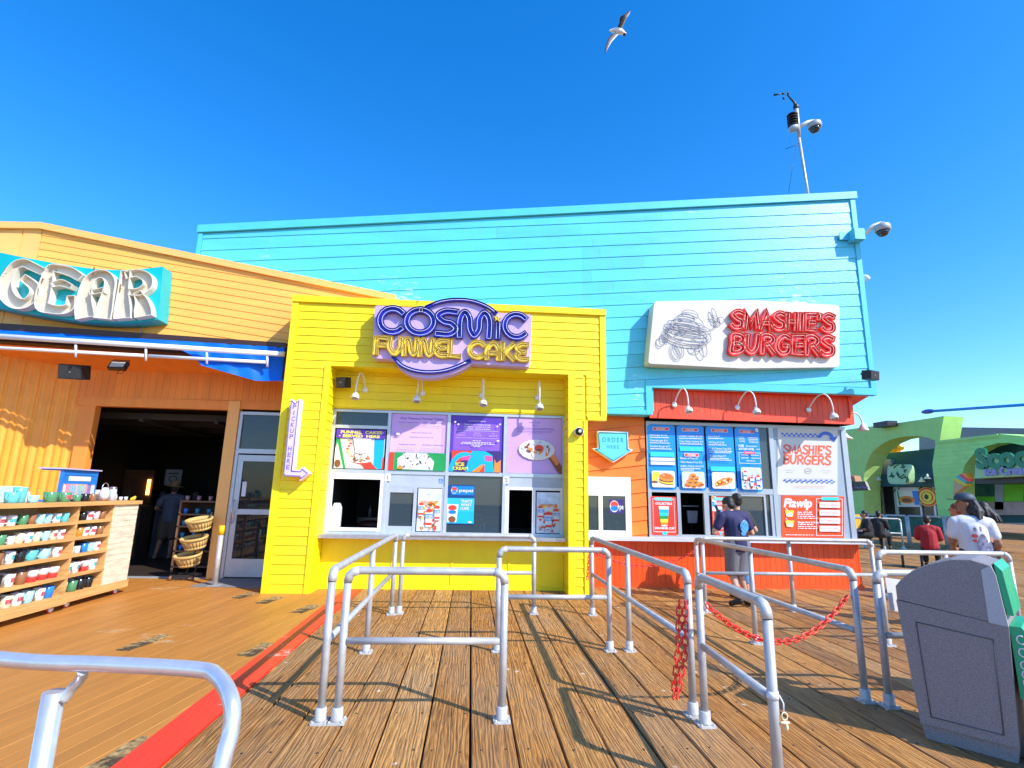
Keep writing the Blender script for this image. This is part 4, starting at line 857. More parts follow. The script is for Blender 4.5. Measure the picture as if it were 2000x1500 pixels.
# ---------------- SMASHIE'S sign
Ys = 9.66
z4 = Z(1240, 560, 4.167, Ys)
t = thing('shop_sign', (5.5, Ys, 4.6), 'cream sign with red neon letters and grey neon tubing on the turquoise wall', 'sign')
def roundpoly(P, r, n=5):
    o = []
    for i in range(len(P)):
        a, b, c = P[i-1], P[i], P[(i+1) % len(P)]
        d1 = Vector(a)-Vector(b); d2 = Vector(c)-Vector(b); k1 = min(r, d1.length*.45); k2 = min(r, d2.length*.45)
        A = Vector(b)+d1.normalized()*k1; B = Vector(b)+d2.normalized()*k2
        for j in range(n+1): q_ = j/n; o.append(tuple((1-q_)**2*A+2*(1-q_)*q_*Vector(b)+q_*q_*B))
    return o
SC = mat('sign_cream', (.64, .60, .52), .42, var=.02)
pl = roundpoly(z4([(158, 118), (930, 106), (1665, 150), (1665, 655), (870, 664), (108, 625)]), .07)
MB().m(SC).slab(pl, Ys, Ys+.30).build('cabinet', t)
NR = mat('neon_red_channel', (.88, .03, .02), .25, var=.05); NRT = mat('neon_tube_pale', (.95, .62, .50), .2); NRr = mat('neon_red_rim', (.88, .035, .02), .3)
a, b = z4([(775, 338), (1612, 368)]); word("smashIe's", a, b, .325, .112, Ys-.085, Ys-.001, NR, NRr, NRT, t, .52, .0055, 0, .002)
a, b = z4([(768, 540), (1612, 558)]); word('burgers', a, b, .355, .118, Ys-.085, Ys-.001, NR, NRr, NRT, t, .52, .0055, 0, .002)
# neon outline of a stacked burger (plain)
NB = mat('neon_tube_grey', (.16, .17, .30), .25); nb = MB().m(NB)
def oval(cx, cy, rx_, ry_, a0=0, a1=360, rot=-8, n=20, d=.05, r=.006):
    P = []
    for i in range(n+1):
        t_ = radians(a0+(a1-a0)*i/n); x, y = rx_*cos(t_), ry_*sin(t_); c_, s_ = cos(radians(rot)), sin(radians(rot))
        P.append((cx+x*c_-y*s_, cy-(x*s_+y*c_)))
    w = z4(P); nb.tube([(q_[0], Ys-d, q_[1]) for q_ in w], r, 5)
for cx, cy, rx_, ry_, a0, a1, rt_ in [(430, 300, 120, 62, 10, 170, -12), (430, 306, 132, 22, 0, 360, -12), (430, 325, 175, 26, 0, 360, -12), (430, 345, 180, 40, 170, 370, -12), (420, 370, 165, 40, 180, 360, -12), (425, 400, 170, 52, 180, 360, -10), (425, 410, 165, 62, 185, 355, -8), (425, 395, 190, 80, 0, 360, -12), (440, 240, 70, 20, 0, 360, -10), (440, 228, 66, 30, 0, 180, -10), (430, 352, 130, 14, 0, 360, -12), (300, 390, 60, 60, 60, 250, 0), (300, 390, 46, 46, 60, 250, 0), (620, 290, 60, 50, -80, 100, 0), (620, 292, 44, 36, -80, 100, 0), (640, 240, 16, 60, 0, 360, 18), (690, 280, 26, 26, 0, 360, 0), (228, 430, 34, 32, 0, 360, 0), (215, 440, 26, 40, 90, 330, 0), (345, 520, 42, 68, 0, 360, 20), (345, 520, 26, 50, 0, 360, 20), (478, 480, 30, 40, 180, 360, 0), (545, 515, 32, 62, 0, 360, 12), (500, 500, 44, 30, 180, 360, 0)]:
    oval(cx, cy, rx_, ry_, a0, a1, rt_)
R = random.Random(2)
for i in range(9):
    x = R.uniform(290, 590); y = 330+R.uniform(-40, 90)+(440-x)*-.12; oval(x, y, R.uniform(12, 34), R.uniform(6, 14), R.uniform(0, 90), R.uniform(180, 330), R.uniform(-30, 10), 8, .045)
nb.build('neon_tubing', t)
# ================================================================= COSMIC sign
Yc = 9.20
z7 = Z(640, 560, 3.5714, Yc)
t = thing('shop_sign', (-.4, Yc, 4.0), 'lilac neon sign with blue and yellow channel letters over the yellow stand', 'sign')
LC = mat('sign_lilac', (.58, .40, .74), .38, var=.02)
pl = roundpoly(z7([(330, 130), (1426, 196), (1412, 560), (312, 498)]), .05)
MB().m(LC).slab(pl, Yc, Yc+.235).build('cabinet', t)
E_ = []
for i in range(48):
    th = 2*pi*i/48; x, y = 405*cos(th), 266*sin(th); c_, s_ = cos(radians(33)), sin(radians(33)); E_.append((806+x*c_-y*s_*.8, 365-(x*s_*.72+y*c_)))
MB().m(LC).slab(z7(E_), Yc-.012, Yc+.232).build('oval_cabinet', t)
NBL = mat('neon_blue_channel', (.02, .018, .42), .22, var=.05); NBr = mat('neon_blue_rim', (.018, .015, .26), .25); NT = mat('neon_tube_lilac', (.62, .60, .95), .2)
NY = mat('neon_yellow_channel', (.85, .58, .0), .3, var=.05); NYr = mat('neon_yellow_rim', (.68, .46, .0), .3); NYT = mat('neon_tube_yellow', (.92, .80, .25), .2)
a, b = z7([(352, 328), (1395, 372)]); word('COSM', a, ((a[0]+(b[0]-a[0])*.755), (a[1]+(b[1]-a[1])*.755)), .475, .118, Yc-.095, Yc-.013, NBL, NBr, NT, t, .62, .0065, .0, .002)
word('i', (a[0]+(b[0]-a[0])*.765, a[1]+(b[1]-a[1])*.765), (a[0]+(b[0]-a[0])*.83, a[1]+(b[1]-a[1])*.83), .44, .10, Yc-.095, Yc-.013, NBL, NBr, NT, t, .6, .0065)
word('C', (a[0]+(b[0]-a[0])*.83, a[1]+(b[1]-a[1])*.83), b, .475, .105, Yc-.095, Yc-.013, NBL, NBr, NT, t, .62, .0065)
a, b = z7([(330, 470), (1400, 520)]); word('FUNNEL CAKE', a, b, .30, .086, Yc-.085, Yc-.013, NY, NYr, NYT, t, .5, .0055, .03, .0015)
sb = MB(); c0 = z7([(1180, 230)])[0]; sp = [(c0[0]+(.075 if i % 2 == 0 else .034)*sin(pi*i/5), c0[1]+(.075 if i % 2 == 0 else .034)*cos(pi*i/5)) for i in range(10)]
sb.m(NY).slab(sp, Yc-.09, Yc-.012); sb.m(NYT).tube([(c0[0]+(x-c0[0])*.6, Yc-.097, c0[1]+(z-c0[1])*.6) for x, z in sp], .006, 5, True); sb.build('star', t)
for pts_ in ([(690, 150), (790, 112), (900, 98), (1010, 108), (1110, 145), (1172, 190)], [(462, 496), (520, 555), (620, 592), (740, 600), (860, 578), (990, 522)]):
    pp = smooth([tuple(v) for v in z7(pts_)], 4); mb = MB(); channel(mb, pp, .055, Yc-.075, Yc-.013, NBL, NBr); o = mb.build('swoosh', t)
    tb = MB().m(NT); tb.tube([(x, Yc-.06, z) for x, z in pp[2:-1]], .008, 6); tb.build('neon_tube', o)
# ================================================================= PICKUP arrow
Yp = 9.24; z8 = Z(540, 760, 7.5, Yp)
t = thing('arrow_sign', (-3.1, Yp, 2.2), 'tall lilac bent arrow sign reading pickup here on the left yellow pier', 'sign')
PP = z8([(214, 138), (272, 205), (346, 142), (232, 1185), (350, 1190), (362, 1138), (480, 1235), (338, 1345), (345, 1285), (150, 1282), (100, 1262), (98, 1210)])
MB().m(mat('sign_pale_pink', (.84, .66, .84), .4)).slab(PP, Yp, Yp+.19).build('cabinet', t)
IN = z8([(226, 165), (272, 215), (334, 165), (222, 1200), (358, 1205), (372, 1165), (460, 1235), (350, 1315), (355, 1270), (155, 1268), (113, 1250), (112, 1205)])
MB().m(mat('sign_pale_lilac', (.66, .56, .86), .4)).slab(IN, Yp-.004, Yp).build('face', t)
rb = MB().m(mat('sign_violet', (.22, .12, .55), .4))
for i in range(len(IN)): a, b = IN[i], IN[(i+1) % len(IN)]; rb.tube([(a[0], Yp-.008, a[1]), (b[0], Yp-.008, b[1])], .007, 6)
rb.build('rim_line', t)
lt = MB().m(_M['sign_violet'])
for i, ch in enumerate('PICKUP HERE'):
    if ch == ' ': continue
    py = 290+i*87.5 if i < 6 else 905+(i-7)*90; px = 262-(py-280)*.108; a = z8([(px, py)])[0]; txt(lt, ch, a[0], a[1], .078, Yp-.007, .058 if ch != 'I' else None, bold=.015, ang=-.06)
lt.build('lettering', t)
# ================================================================= ORANGE GIFT SHOP (left)
YO, YE = 10.10, 10.90
def zE(z): return 1.68+(z-1.68)*10.9/10.5
gs = thing('gift_shop', (-6, YO, 0), 'orange clapboard gift shop with an open dark entrance and slanting roofline', 'building')
pk = at(85, 437, YO); pr = at(772, 578, YO); pl_ = at(-60, 443, YO); zb = 4.32
def oz(x): return pr[1]+(pk[1]-pr[1])*(x-pr[0])/(pk[0]-pr[0])
mb = MB().m(ORG)
siding(mb, [(pk[0]+.03, zb), (pr[0]-.02, zb), (pr[0]-.02, oz(pr[0])-.12), (pk[0]+.03, oz(pk[0])-.12)], wallY(YO), .142, -.128, lap=.009, seed=41, joints=False)
mb.build('siding', gs)
mb = MB().m(ORGT); mb.slab([(pl_[0]-3, zb), (pr[0], zb), (pr[0], pr[1]-.04), (pk[0], pk[1]-.04), (pl_[0]-3, pl_[1]-.04-.03)], YO+.012, YO+.10); mb.build('wall', gs)
for P_ in ([(pl_[0]-3, zb), (pl_[0]+.35, zb), (pl_[0]+.35, pl_[1]-.12), (pl_[0]-3, pl_[1]-.15)], [(pl_[0]+.38, zb), (pk[0]-.35, zb), (pk[0]-.35, pk[1]-.13), (pl_[0]+.38, pl_[1]-.12)], [(pk[0]-.32, zb), (pk[0], zb), (pk[0], pk[1]-.12), (pk[0]-.32, pk[1]-.12)]):
    MB().m(ORGT).slab(P_, YO-.004, YO+.012).build('facade_panel', gs)
for P_ in ([(pk[0], pk[1]-.13), (pr[0]+.02, pr[1]-.13), (pr[0]+.02, pr[1]), (pk[0], pk[1])], [(pl_[0]-3, pl_[1]-.17), (pk[0], pk[1]-.13), (pk[0], pk[1]), (pl_[0]-3, pl_[1]-.04)]):
    MB().m(ORGT).slab(P_, YO-.07, YO+.5).build('roof_cap', gs)
mb = MB().m(ORG2); mb.slabx([(YO-.02, 4.30), (YO-.02, 4.33), (YO+.02, 4.33), (11.4, 3.75), (11.4, 3.70), (YO+.02, 4.28)], -12, -3.38); mb.build('soffit', gs)
EX0, EX1 = -7.42, -4.90                      # entrance opening
mb = MB().m(ORG2); siding(mb, [(-7.9, 3.38), (-3.38, 3.40), (-3.38, 4.02), (-7.9, 4.02)], wallY(YE), .13, vgroove=True, gap=.004, lap=.004, seed=4); mb.build('header_boards', gs)
boxes('door_trim', gs, ORG2, [(-7.75, EX1, YE-.05, YE+.1, 3.20, 3.38), (-4.68, -3.38, YE-.03, YE+.1, 3.23, 3.40), (EX0-.27, EX0, YE-.04, YE+.12, 0, 3.20)])
boxes('door_post', gs, ORGT, [(EX1, -4.68, YE-.06, YE+.12, 0, 3.38)])
MB().m(ORG2).box(-7.9, -3.38, YE+.013, YE+.1, 3.38, 4.1).build('header_wall', gs)
# corrugated wall coming forward on the left
mb = MB().m(CORR); A = Vector((-7.72, YE+.05, 0)); B = Vector((-12.2, 9.75, 0)); D = (B-A).normalized(); Nn = Vector((-D.y, D.x, 0)); Nn = Nn if Nn.dot(Vector((1, -1, 0))) > 0 else -Nn
ln = (B-A).length; n_ = int(ln/.02); prev = None
for i in range(n_+1):
    u = i*.02; ph = (u/.13) % 1; h = .022*(1 if ph < .45 else 0 if ph > .6 and ph < .9 else .5)
    p = A+D*u+Nn*h
    if prev is not None: mb.add([(prev.x, prev.y, 0), (p.x, p.y, 0), (p.x, p.y, 4.3), (prev.x, prev.y, 4.3)], [(0, 1, 2, 3)])
    prev = p
mb.build('corrugated_wall', gs)
# dark interior
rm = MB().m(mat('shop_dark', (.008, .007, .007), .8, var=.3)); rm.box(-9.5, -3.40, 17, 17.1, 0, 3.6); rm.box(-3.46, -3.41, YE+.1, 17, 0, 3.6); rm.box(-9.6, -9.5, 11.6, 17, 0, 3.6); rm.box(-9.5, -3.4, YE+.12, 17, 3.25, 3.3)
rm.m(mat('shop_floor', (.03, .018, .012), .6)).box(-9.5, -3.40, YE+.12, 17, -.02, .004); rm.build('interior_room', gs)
boxes('ceiling_beam', gs, mat('dim_beam', (.035, .03, .03), .7), [(-9.4, -3.5, y, y+.12, 3.05, 3.18) for y in (11.6, 12.8, 14.0, 15.2)]+[(x, x+.08, 11.4, 16.8, 2.98, 3.04) for x in (-6.9, -5.4, -4.2)])
MB().m(mat('threshold', (.30, .34, .34), .5)).box(EX0, EX1, YE-.06, YE+.10, .002, .012).build('threshold', gs)
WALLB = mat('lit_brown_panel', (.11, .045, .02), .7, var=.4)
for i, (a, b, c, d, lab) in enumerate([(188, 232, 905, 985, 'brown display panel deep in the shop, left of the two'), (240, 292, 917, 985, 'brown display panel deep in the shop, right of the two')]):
    P0 = at(a, c, 15.5); P1 = at(b, d, 15.5); t = thing('display_panel', (P0[0], 15.5, 0), lab, 'display', 'brown display panels')  # brown display panel standing free in the shop
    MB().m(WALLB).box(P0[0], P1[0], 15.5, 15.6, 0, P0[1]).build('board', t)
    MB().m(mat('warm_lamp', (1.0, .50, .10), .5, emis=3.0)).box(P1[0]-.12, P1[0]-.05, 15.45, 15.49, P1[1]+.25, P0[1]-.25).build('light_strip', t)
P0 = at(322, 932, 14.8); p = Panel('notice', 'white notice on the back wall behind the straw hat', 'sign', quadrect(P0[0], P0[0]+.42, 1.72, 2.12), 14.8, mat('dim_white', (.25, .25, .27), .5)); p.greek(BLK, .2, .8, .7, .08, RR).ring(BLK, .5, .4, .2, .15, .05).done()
# door leaf and frame
dr = thing('shop_door', (-4.0, YE, 0), 'aluminium framed glass door with transom beside the orange post', 'door')
dx0, dx1 = -4.67, -3.40
boxes('door_frame', dr, ALU, [(dx0, dx0+.06, YE-.03, YE+.05, 0, 3.18), (dx1-.05, dx1, YE-.03, YE+.05, 0, 3.18), (dx0+.06, dx1-.05, YE-.03, YE+.05, 3.12, 3.18), (dx0+.06, dx1-.05, YE-.032, YE+.05, 2.35, 2.44)])
lf = MB().m(ALU)
for b in ((dx0+.065, dx0+.17, .03, 2.32), (dx1-.15, dx1-.055, .03, 2.32), (dx0+.17, dx1-.15, 2.2, 2.32), (dx0+.17, dx1-.15, .03, .36), (dx0+.17, dx1-.15, 1.18, 1.28)): lf.box(b[0], b[1], YE-.012, YE+.03, b[2], b[3])
lf.build('door_leaf', dr)
g = MB().m(GLS2); g.box(dx0+.17, dx1-.15, YE+.008, YE+.013, .36, 1.18); g.box(dx0+.17, dx1-.15, YE+.008, YE+.013, 1.28, 2.2); g.build('door_pane', dr)
MB().m(GLD).box(dx0+.06, dx1-.05, YE+.008, YE+.013, 2.44, 3.12).build('transom_pane', dr)
hb = MB().m(STEEL); hb.tube(roundtube := [(dx0+.10, YE-.02, 1.02), (dx0+.10, YE-.09, 1.04), (dx0+.10, YE-.09, 1.42), (dx0+.10, YE-.02, 1.44)], .014, 8); hb.box(dx0+.08, dx0+.13, YE-.02, YE-.012, 1.1, 1.25); hb.build('handle', dr)
p = Panel('notice', 'small white notice on the glass of the shop door', 'sign', quadrect(dx0+.2, dx0+.28, 1.52, 1.80), YE+.002, WHT2, .003); p.greek(PWG, .2, .8, .8, .05, RR).done()
# shirt display behind the door glass
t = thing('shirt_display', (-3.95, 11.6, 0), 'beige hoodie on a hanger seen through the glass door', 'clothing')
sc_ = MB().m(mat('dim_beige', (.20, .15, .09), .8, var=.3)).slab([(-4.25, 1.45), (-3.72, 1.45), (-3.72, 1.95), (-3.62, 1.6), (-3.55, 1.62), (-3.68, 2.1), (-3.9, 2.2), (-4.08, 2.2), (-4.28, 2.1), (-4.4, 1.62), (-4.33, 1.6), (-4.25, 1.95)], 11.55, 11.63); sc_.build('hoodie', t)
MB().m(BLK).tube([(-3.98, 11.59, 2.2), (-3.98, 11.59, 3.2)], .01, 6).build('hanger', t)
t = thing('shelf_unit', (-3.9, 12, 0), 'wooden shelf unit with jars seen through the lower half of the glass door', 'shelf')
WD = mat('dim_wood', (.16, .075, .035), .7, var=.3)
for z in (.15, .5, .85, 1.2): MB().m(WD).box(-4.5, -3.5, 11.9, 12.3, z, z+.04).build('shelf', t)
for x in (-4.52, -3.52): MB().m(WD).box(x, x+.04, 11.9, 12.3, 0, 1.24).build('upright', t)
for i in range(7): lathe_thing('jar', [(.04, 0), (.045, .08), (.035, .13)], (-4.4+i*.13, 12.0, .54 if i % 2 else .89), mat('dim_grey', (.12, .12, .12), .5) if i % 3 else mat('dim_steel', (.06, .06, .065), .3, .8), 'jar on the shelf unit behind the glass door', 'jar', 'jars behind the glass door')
# bollards, mat
t = thing('bollard', (-4.38, 10.05, 0), 'grey pipe bollard with a yellow top in front of the glass door', 'bollard')
MB().m(RAIL).tube([(-4.38, 10.05, 0), (-4.38, 10.05, .86)], .045, 14).build('pipe', t); MB().m(RAIL).box(-4.47, -4.29, 9.96, 10.14, .002, .02).build('base_plate', t); MB().m(mat('hazard_yellow', (.85, .50, .0), .5)).tube([(-4.38, 10.05, .86), (-4.38, 10.05, 1.02)], .048, 14).build('cap', t)
t = thing('bollard', (-3.5, 10.2, 0), 'dull pipe bollard at the yellow pier beside the glass door', 'bollard')
MB().m(mat('dull_pipe', (.22, .18, .12), .6, .3)).tube([(-3.5, 10.15, 0), (-3.5, 10.15, 1.02)], .05, 14).build('pipe', t)
tag(MB().m(mat('grey_mat', (.20, .21, .22), .8, bump=.4, bscale=80)).slabz([(-4.75, 9.95), (-3.5, 9.95), (-3.5, 10.82), (-4.6, 10.82)], .004, .016).build('door_mat'), 'grey metal threshold mat lying in front of the glass door', 'mat')
# ---------------- GEAR sign
Yg = 9.76; zg = Z(0, 400, 5, Yg)
t = thing('shop_sign', (-6.6, Yg, 4.6), 'curved teal sign reading GEAR in open cream channel letters on the orange shop', 'sign')
TE = mat('teal_sign_paint', (.0, .42, .46), .4, var=.05)
top = smooth([(-350, 380), (0, 465), (480, 560), (900, 622), (1200, 638), (1400, 625), (1592, 602)], 4); bot = smooth([(-350, 930), (0, 1010), (400, 1082), (800, 1138), (1100, 1152), (1350, 1145), (1545, 1118)], 4)
tw, bwd = zg(top), zg(bot)
mb = MB().m(TE); n = len(tw)
for i in range(n-1):
    q = [bwd[i], bwd[i+1], tw[i+1], tw[i]]
    mb.add([(a, Yg, b) for a, b in q]+[(a, YO-.02, b) for a, b in q], [(0, 1, 2, 3), (0, 4, 5, 1), (3, 2, 6, 7)]+([(1, 5, 6, 2)] if i == n-2 else [])+([(0, 3, 7, 4)] if i == 0 else []))
mb.build('cabinet', t)
LCR = mat('letter_cream', (.60, .54, .43), .5, var=.05); LCW = mat('letter_cream_rim', (.72, .67, .56), .45)
letters = {
 'G': [([(415, 650), (330, 610), (250, 575), (165, 600), (95, 700), (62, 800), (90, 900), (170, 965), (275, 960), (345, 880), (340, 800), (255, 728)], [70, 75, 78, 85, 105, 125, 125, 110, 90, 85, 80, 70])],
 'E': [([(775, 705), (690, 655), (560, 625), (500, 640), (465, 760), (435, 880), (425, 985), (500, 1020), (620, 1030), (690, 1000), (705, 920)], [75, 85, 75, 85, 115, 135, 120, 85, 85, 85, 70]), ([(535, 785), (610, 768), (695, 800)], [45, 62, 40])],
 'A': [([(835, 1050), (830, 960), (845, 850), (885, 745), (960, 685), (1040, 690), (1085, 760), (1065, 880), (1020, 1060)], [175, 150, 120, 100, 80, 80, 95, 110, 165]), ([(905, 860), (1010, 840)], [45, 45])],
 'R': [([(1235, 680), (1215, 850), (1205, 1060)], [85, 100, 160]), ([(1262, 690), (1350, 672), (1440, 715), (1450, 790), (1380, 850), (1290, 858)], [70, 75, 90, 85, 75, 60]), ([(1360, 880), (1395, 960), (1405, 1040)], [70, 120, 165])]}
TIN = mat('neon_bracket', (.25, .12, .06), .5)
for ch, sts in letters.items():
    mb = MB(); sc1 = 1/5/ (F/Yg)*.93
    for si, (pts, ws) in enumerate(sts):
        c = smooth([(x, y, w) for (x, y), w in zip(pts, ws)], 4); P_ = zg([(x, y) for x, y, w in c]); P_ = Z(0, 400, 5, Yg-.11)([(x, y) for x, y, w in c]); channel(mb, P_, [w*sc1 for x, y, w in c], Yg-.15+.002*si, Yg-.001, LCR, LCW, rimt=.012, tri=.002*si)
    lo = mb.build('letter', t)
    x_, y_ = sts[0][0][min(4, len(sts[0][0])//2)]; a = zg([(x_, y_-20)])[0]
    bk = MB().m(TIN); bk.box(a[0]-.006, a[0]+.006, Yg-.13, Yg-.11, a[1]-.1, a[1]+.06); bk.box(a[0]-.03, a[0]+.03, Yg-.12, Yg-.10, a[1]-.03, a[1]-.02); bk.build('bracket', lo)
a = zg([(1285, 1145)])[0]; b = zg([(1320, 1305)])[0]
MB().m(mat('conduit', (.42, .38, .36), .5)).tube([(a[0], YO-.05, a[1]), (a[0], YO-.05, a[1]-.12), (a[0]+.03, YO-.05, b[1]+.1), (b[0]+.02, YO-.05, b[1]-.02)], .012, 6).build('conduit', t)
# ---------------- awning: roller tube, front bar, hanging blue tarp
Ya = 9.66
t = thing('awning', (-6, Ya, 4.1), 'rolled awning with white front tubes and a blue tarp sagging below the orange facade', 'awning')
def pt(px, py, Y): a = at(px, py, Y); return (a[0], Y, a[1])
PW_ = mat('awning_white_tube', (.76, .76, .78), .35, var=.03)
MB().m(PW_).tube([pt(-140, 648, Ya), pt(556, 692, Ya)], .047, 14).build('front_tube', t)
for a, b in ((-140, 282), (291, 520)): MB().m(PW_).tube([pt(a, 672+(a+140)*.054, Ya+.03), pt(b, 672+(b+140)*.054, Ya+.03)], .032, 10).build('lower_bar', t)
for px in (148, 285, 404, 522): MB().m(PW_).tube([pt(px, 665+px*.058, Ya+.0), pt(px, 690+px*.052, Ya+.03)], .02, 8).build('bracket', t)
p0, p1 = pt(-140, 628, 9.95), pt(560, 676, 9.95)
BRN = mat('awning_housing_shade', (.05, .022, .02), .5)
MB().m(BRN).prism([(9.90, .05), (10.1, .05), (10.1, -.30), (9.94, -.28)], lambda y, z: (p0[0], y, p0[2]+z*(1 if z > -.08 else 1)), lambda y, z: (p1[0], y, p1[2]+z)).build('housing', t)  # drawn deep so its dark colour also stands for shade behind the tubes
TP = mat('blue_tarp', (.0, .13, .62), .45, var=.12, bump=.4, bscale=6); R = random.Random(4)
mb = MB().m(TP); NX, NY_ = 60, 7; gr = []
def botpx(px):      # lower edge of the tarp
    return 690+px*.055 if px < 385 else 711+(px-385)**1.0*.285
for i in range(NX+1):
    px = -140+i*(695)/NX; row = []
    y0 = 650+px*.062-6; y1 = min(botpx(px), 744) if px > 385 else y0+9+1.5*sin(px*.012)+max(0, px-330)*.45
    for j in range(NY_+1):
        f = j/NY_; py = y0+(y1-y0)*f; Y = 9.90-.20*f+(.045*sin(px*.045+f*4)*f+.02*sin(px*.13-f*3))*(1 if px > 330 else .15); row.append(pt(px, py, Y))
    gr.append(row)
o = [v for r_ in gr for v in r_]; mb.add(o, [(i*(NY_+1)+j, (i+1)*(NY_+1)+j, (i+1)*(NY_+1)+j+1, i*(NY_+1)+j+1) for i in range(NX) for j in range(NY_)], True); mb.build('tarp', t)
MB().m(mat('tarp_cord', (.01, .01, .05), .6)).tube([pt(558, 680, 9.7), pt(552, 742, 9.7), pt(560, 742, 9.75)], .02, 6).build('end_cord', t)
# ---------------- speakers and floodlight
def speaker(P, yaw, pit, w, h, d, label):
    t = thing('speaker', P, label, 'speaker', 'black wall speakers'); M_ = Matrix.Translation(P) @ Matrix.Rotation(yaw, 4, 'Z') @ Matrix.Rotation(pit, 4, 'X')
    prof = [(-w/2, -.0), (-w/2*.72, -d), (w/2*.72, -d), (w/2, 0), (w/2*.6, d*.3), (-w/2*.6, d*.3)]
    mb = MB().m(BLK); mb.prism(prof, lambda a, b: tuple(M_ @ Vector((a, b, -h/2))), lambda a, b: tuple(M_ @ Vector((a, b, h/2)))); mb.build('cabinet', t)
    g = MB().m(mat('speaker_grille', (.03, .03, .032), .8, bump=.6, bscale=300)); g.box(-w*.34, w*.34, -d-.006, -d+.002, -h*.44, h*.44, M_); g.m(mat('badge', (.3, .25, .2), .4)).box(-.01, .01, -d-.009, -d-.005, -.01, .01, M_); g.build('grille', t)
    MB().m(BLK).tube([tuple(M_ @ Vector((0, d*.2, 0))), tuple(M_ @ Vector((0, d*.9, h*.3)))], .02, 8).build('bracket', t)
a = at(146, 726, 10.0); speaker((a[0], 10.0, a[1]), .2, .25, .50, .26, .16, 'black wedge speaker under the gift shop soffit')
a = at(672, 747, 9.72); speaker((a[0], 9.75, a[1]), -.25, .15, .26, .19, .14, 'small black speaker in the upper left corner of the yellow recess')
a = at(1703, 733, 9.4); speaker((a[0]-.05, 9.45, a[1]), .35, .1, .36, .17, .14, 'black speaker under the right corner of the turquoise wall')
a = at(231, 714, 9.95); t = thing('floodlight', (a[0], 9.95, a[1]), 'square black floodlight with a wire bracket under the gift shop soffit', 'lamp')
M_ = Matrix.Translation((a[0], 9.95, a[1])) @ Matrix.Rotation(-.5, 4, 'X'); MB().m(BLK).box(-.15, .15, -.03, .05, -.085, .085, M_).build('housing', t); MB().m(mat('flood_lens', (.55, .52, .47), .3)).box(-.12, .12, -.037, -.03, -.055, .055, M_).build('lens', t)
MB().m(BLK).tube([tuple(M_ @ Vector(v)) for v in ((-.155, 0, 0), (-.155, .02, .15), (.13, .02, .15), (.155, 0, 0))], .009, 6).tube([tuple(M_ @ Vector(v)) for v in ((.03, .05, -.08), (.03, .03, -.16), (.12, .03, -.17), (.13, .03, -.09))], .006, 6).build('bracket', t)
# ================================================================= GOOSENECK LAMPS
def lamp(mount, shade, label, group, wall=1):
    """mount: 3-D point on wall, shade: centre of the lamp head"""
    mx_, my, mz = mount; sx, sy, sz = shade
    t = thing('gooseneck_lamp', mount, label, 'lamp', group)
    MB().m(WHT).lathe([(.001, .0), (.055, .0), (.055, .015), (.03, .03), (.0, .03)], (mx_, my, mz), 14, Matrix.Rotation(pi/2, 4, 'X')).build('mount', t)
    dx, dy, dz = sx-mx_, sy-my, sz-mz
    P = [(0, 0, 0), (.04, .22, .10), (.22, .55, .23), (.5, .85, .29), (.8, 1.0, .25), (.96, 1.02, .14), (1, 1, .06)]
    tp = max(dz, 0)
    pts = smooth([(mx_+a*dx, my+b*dy, mz+(tp if a > .2 else tp*a)+c*1.0-(abs(min(dz, 0)))*(a**3)*.9) for a, b, c in P[:-1]], 4); pts.append((sx, sy, sz+.05))
    MB().m(WHT).tube(pts, .013, 8).build('arm', t)
    d = Vector((0, -.55, -.3)).normalized()
    tl = Matrix.Rotation(-.35, 4, 'X')
    s = MB().m(WHT); s.lathe([(.018, .10), (.03, .09), (.034, .05), (.062, .03), (.072, .0), (.072, -.045), (.064, -.05)], shade, 16, tl)
    s.lathe([(.0745, -.004), (.0745, -.010)], shade, 16, tl); s.build('shade', t)
    MB().m(mat('lamp_lens', (.6, .58, .52), .3)).lathe([(.001, -.046), (.062, -.05)], shade, 16, tl).build('lens', t)
z7b = lambda x, y, Y: at(640+x/3.5714, 560+y/3.5714, Y)
ordn = ['first', 'second', 'third', 'fourth', 'fifth', 'sixth', 'seventh', 'eighth', 'ninth', 'tenth', 'eleventh', 'twelfth']
for i, ((mx_, mz), (sx, sz)) in enumerate([((262, 720), (192, 765)), ((662, 745), (622, 785)), (( 1073, 760), (1085, 812)), ((1463, 775), (1478, 838))]):
    a = z7b(mx_, mz, YR-.02); b = z7b(sx, sz, YR-.30)
    lamp((a[0], YR-.02, a[1]), (b[0], YR-.30, b[1]), 'white gooseneck lamp in the yellow recess, ' + ordn[i] + ' from the left', 'gooseneck lamps over the yellow stand windows')
for i, ((mx_, mz), (sx, sz)) in enumerate([((320, 962), (438, 1003)), ((832, 983), (990, 1015)), ((1412, 1003), (1620, 1055))]):
    a = at(1240+mx_/4.167, 560+mz/4.167, YRB-.02); b = at(1240+sx/4.167, 560+sz/4.167, YRB-.42)
    lamp((a[0], YRB-.02, a[1]), (b[0], YRB-.42, b[1]), 'white gooseneck lamp on the red board band, ' + ordn[i] + ' from the left', 'gooseneck lamps on the red board band')
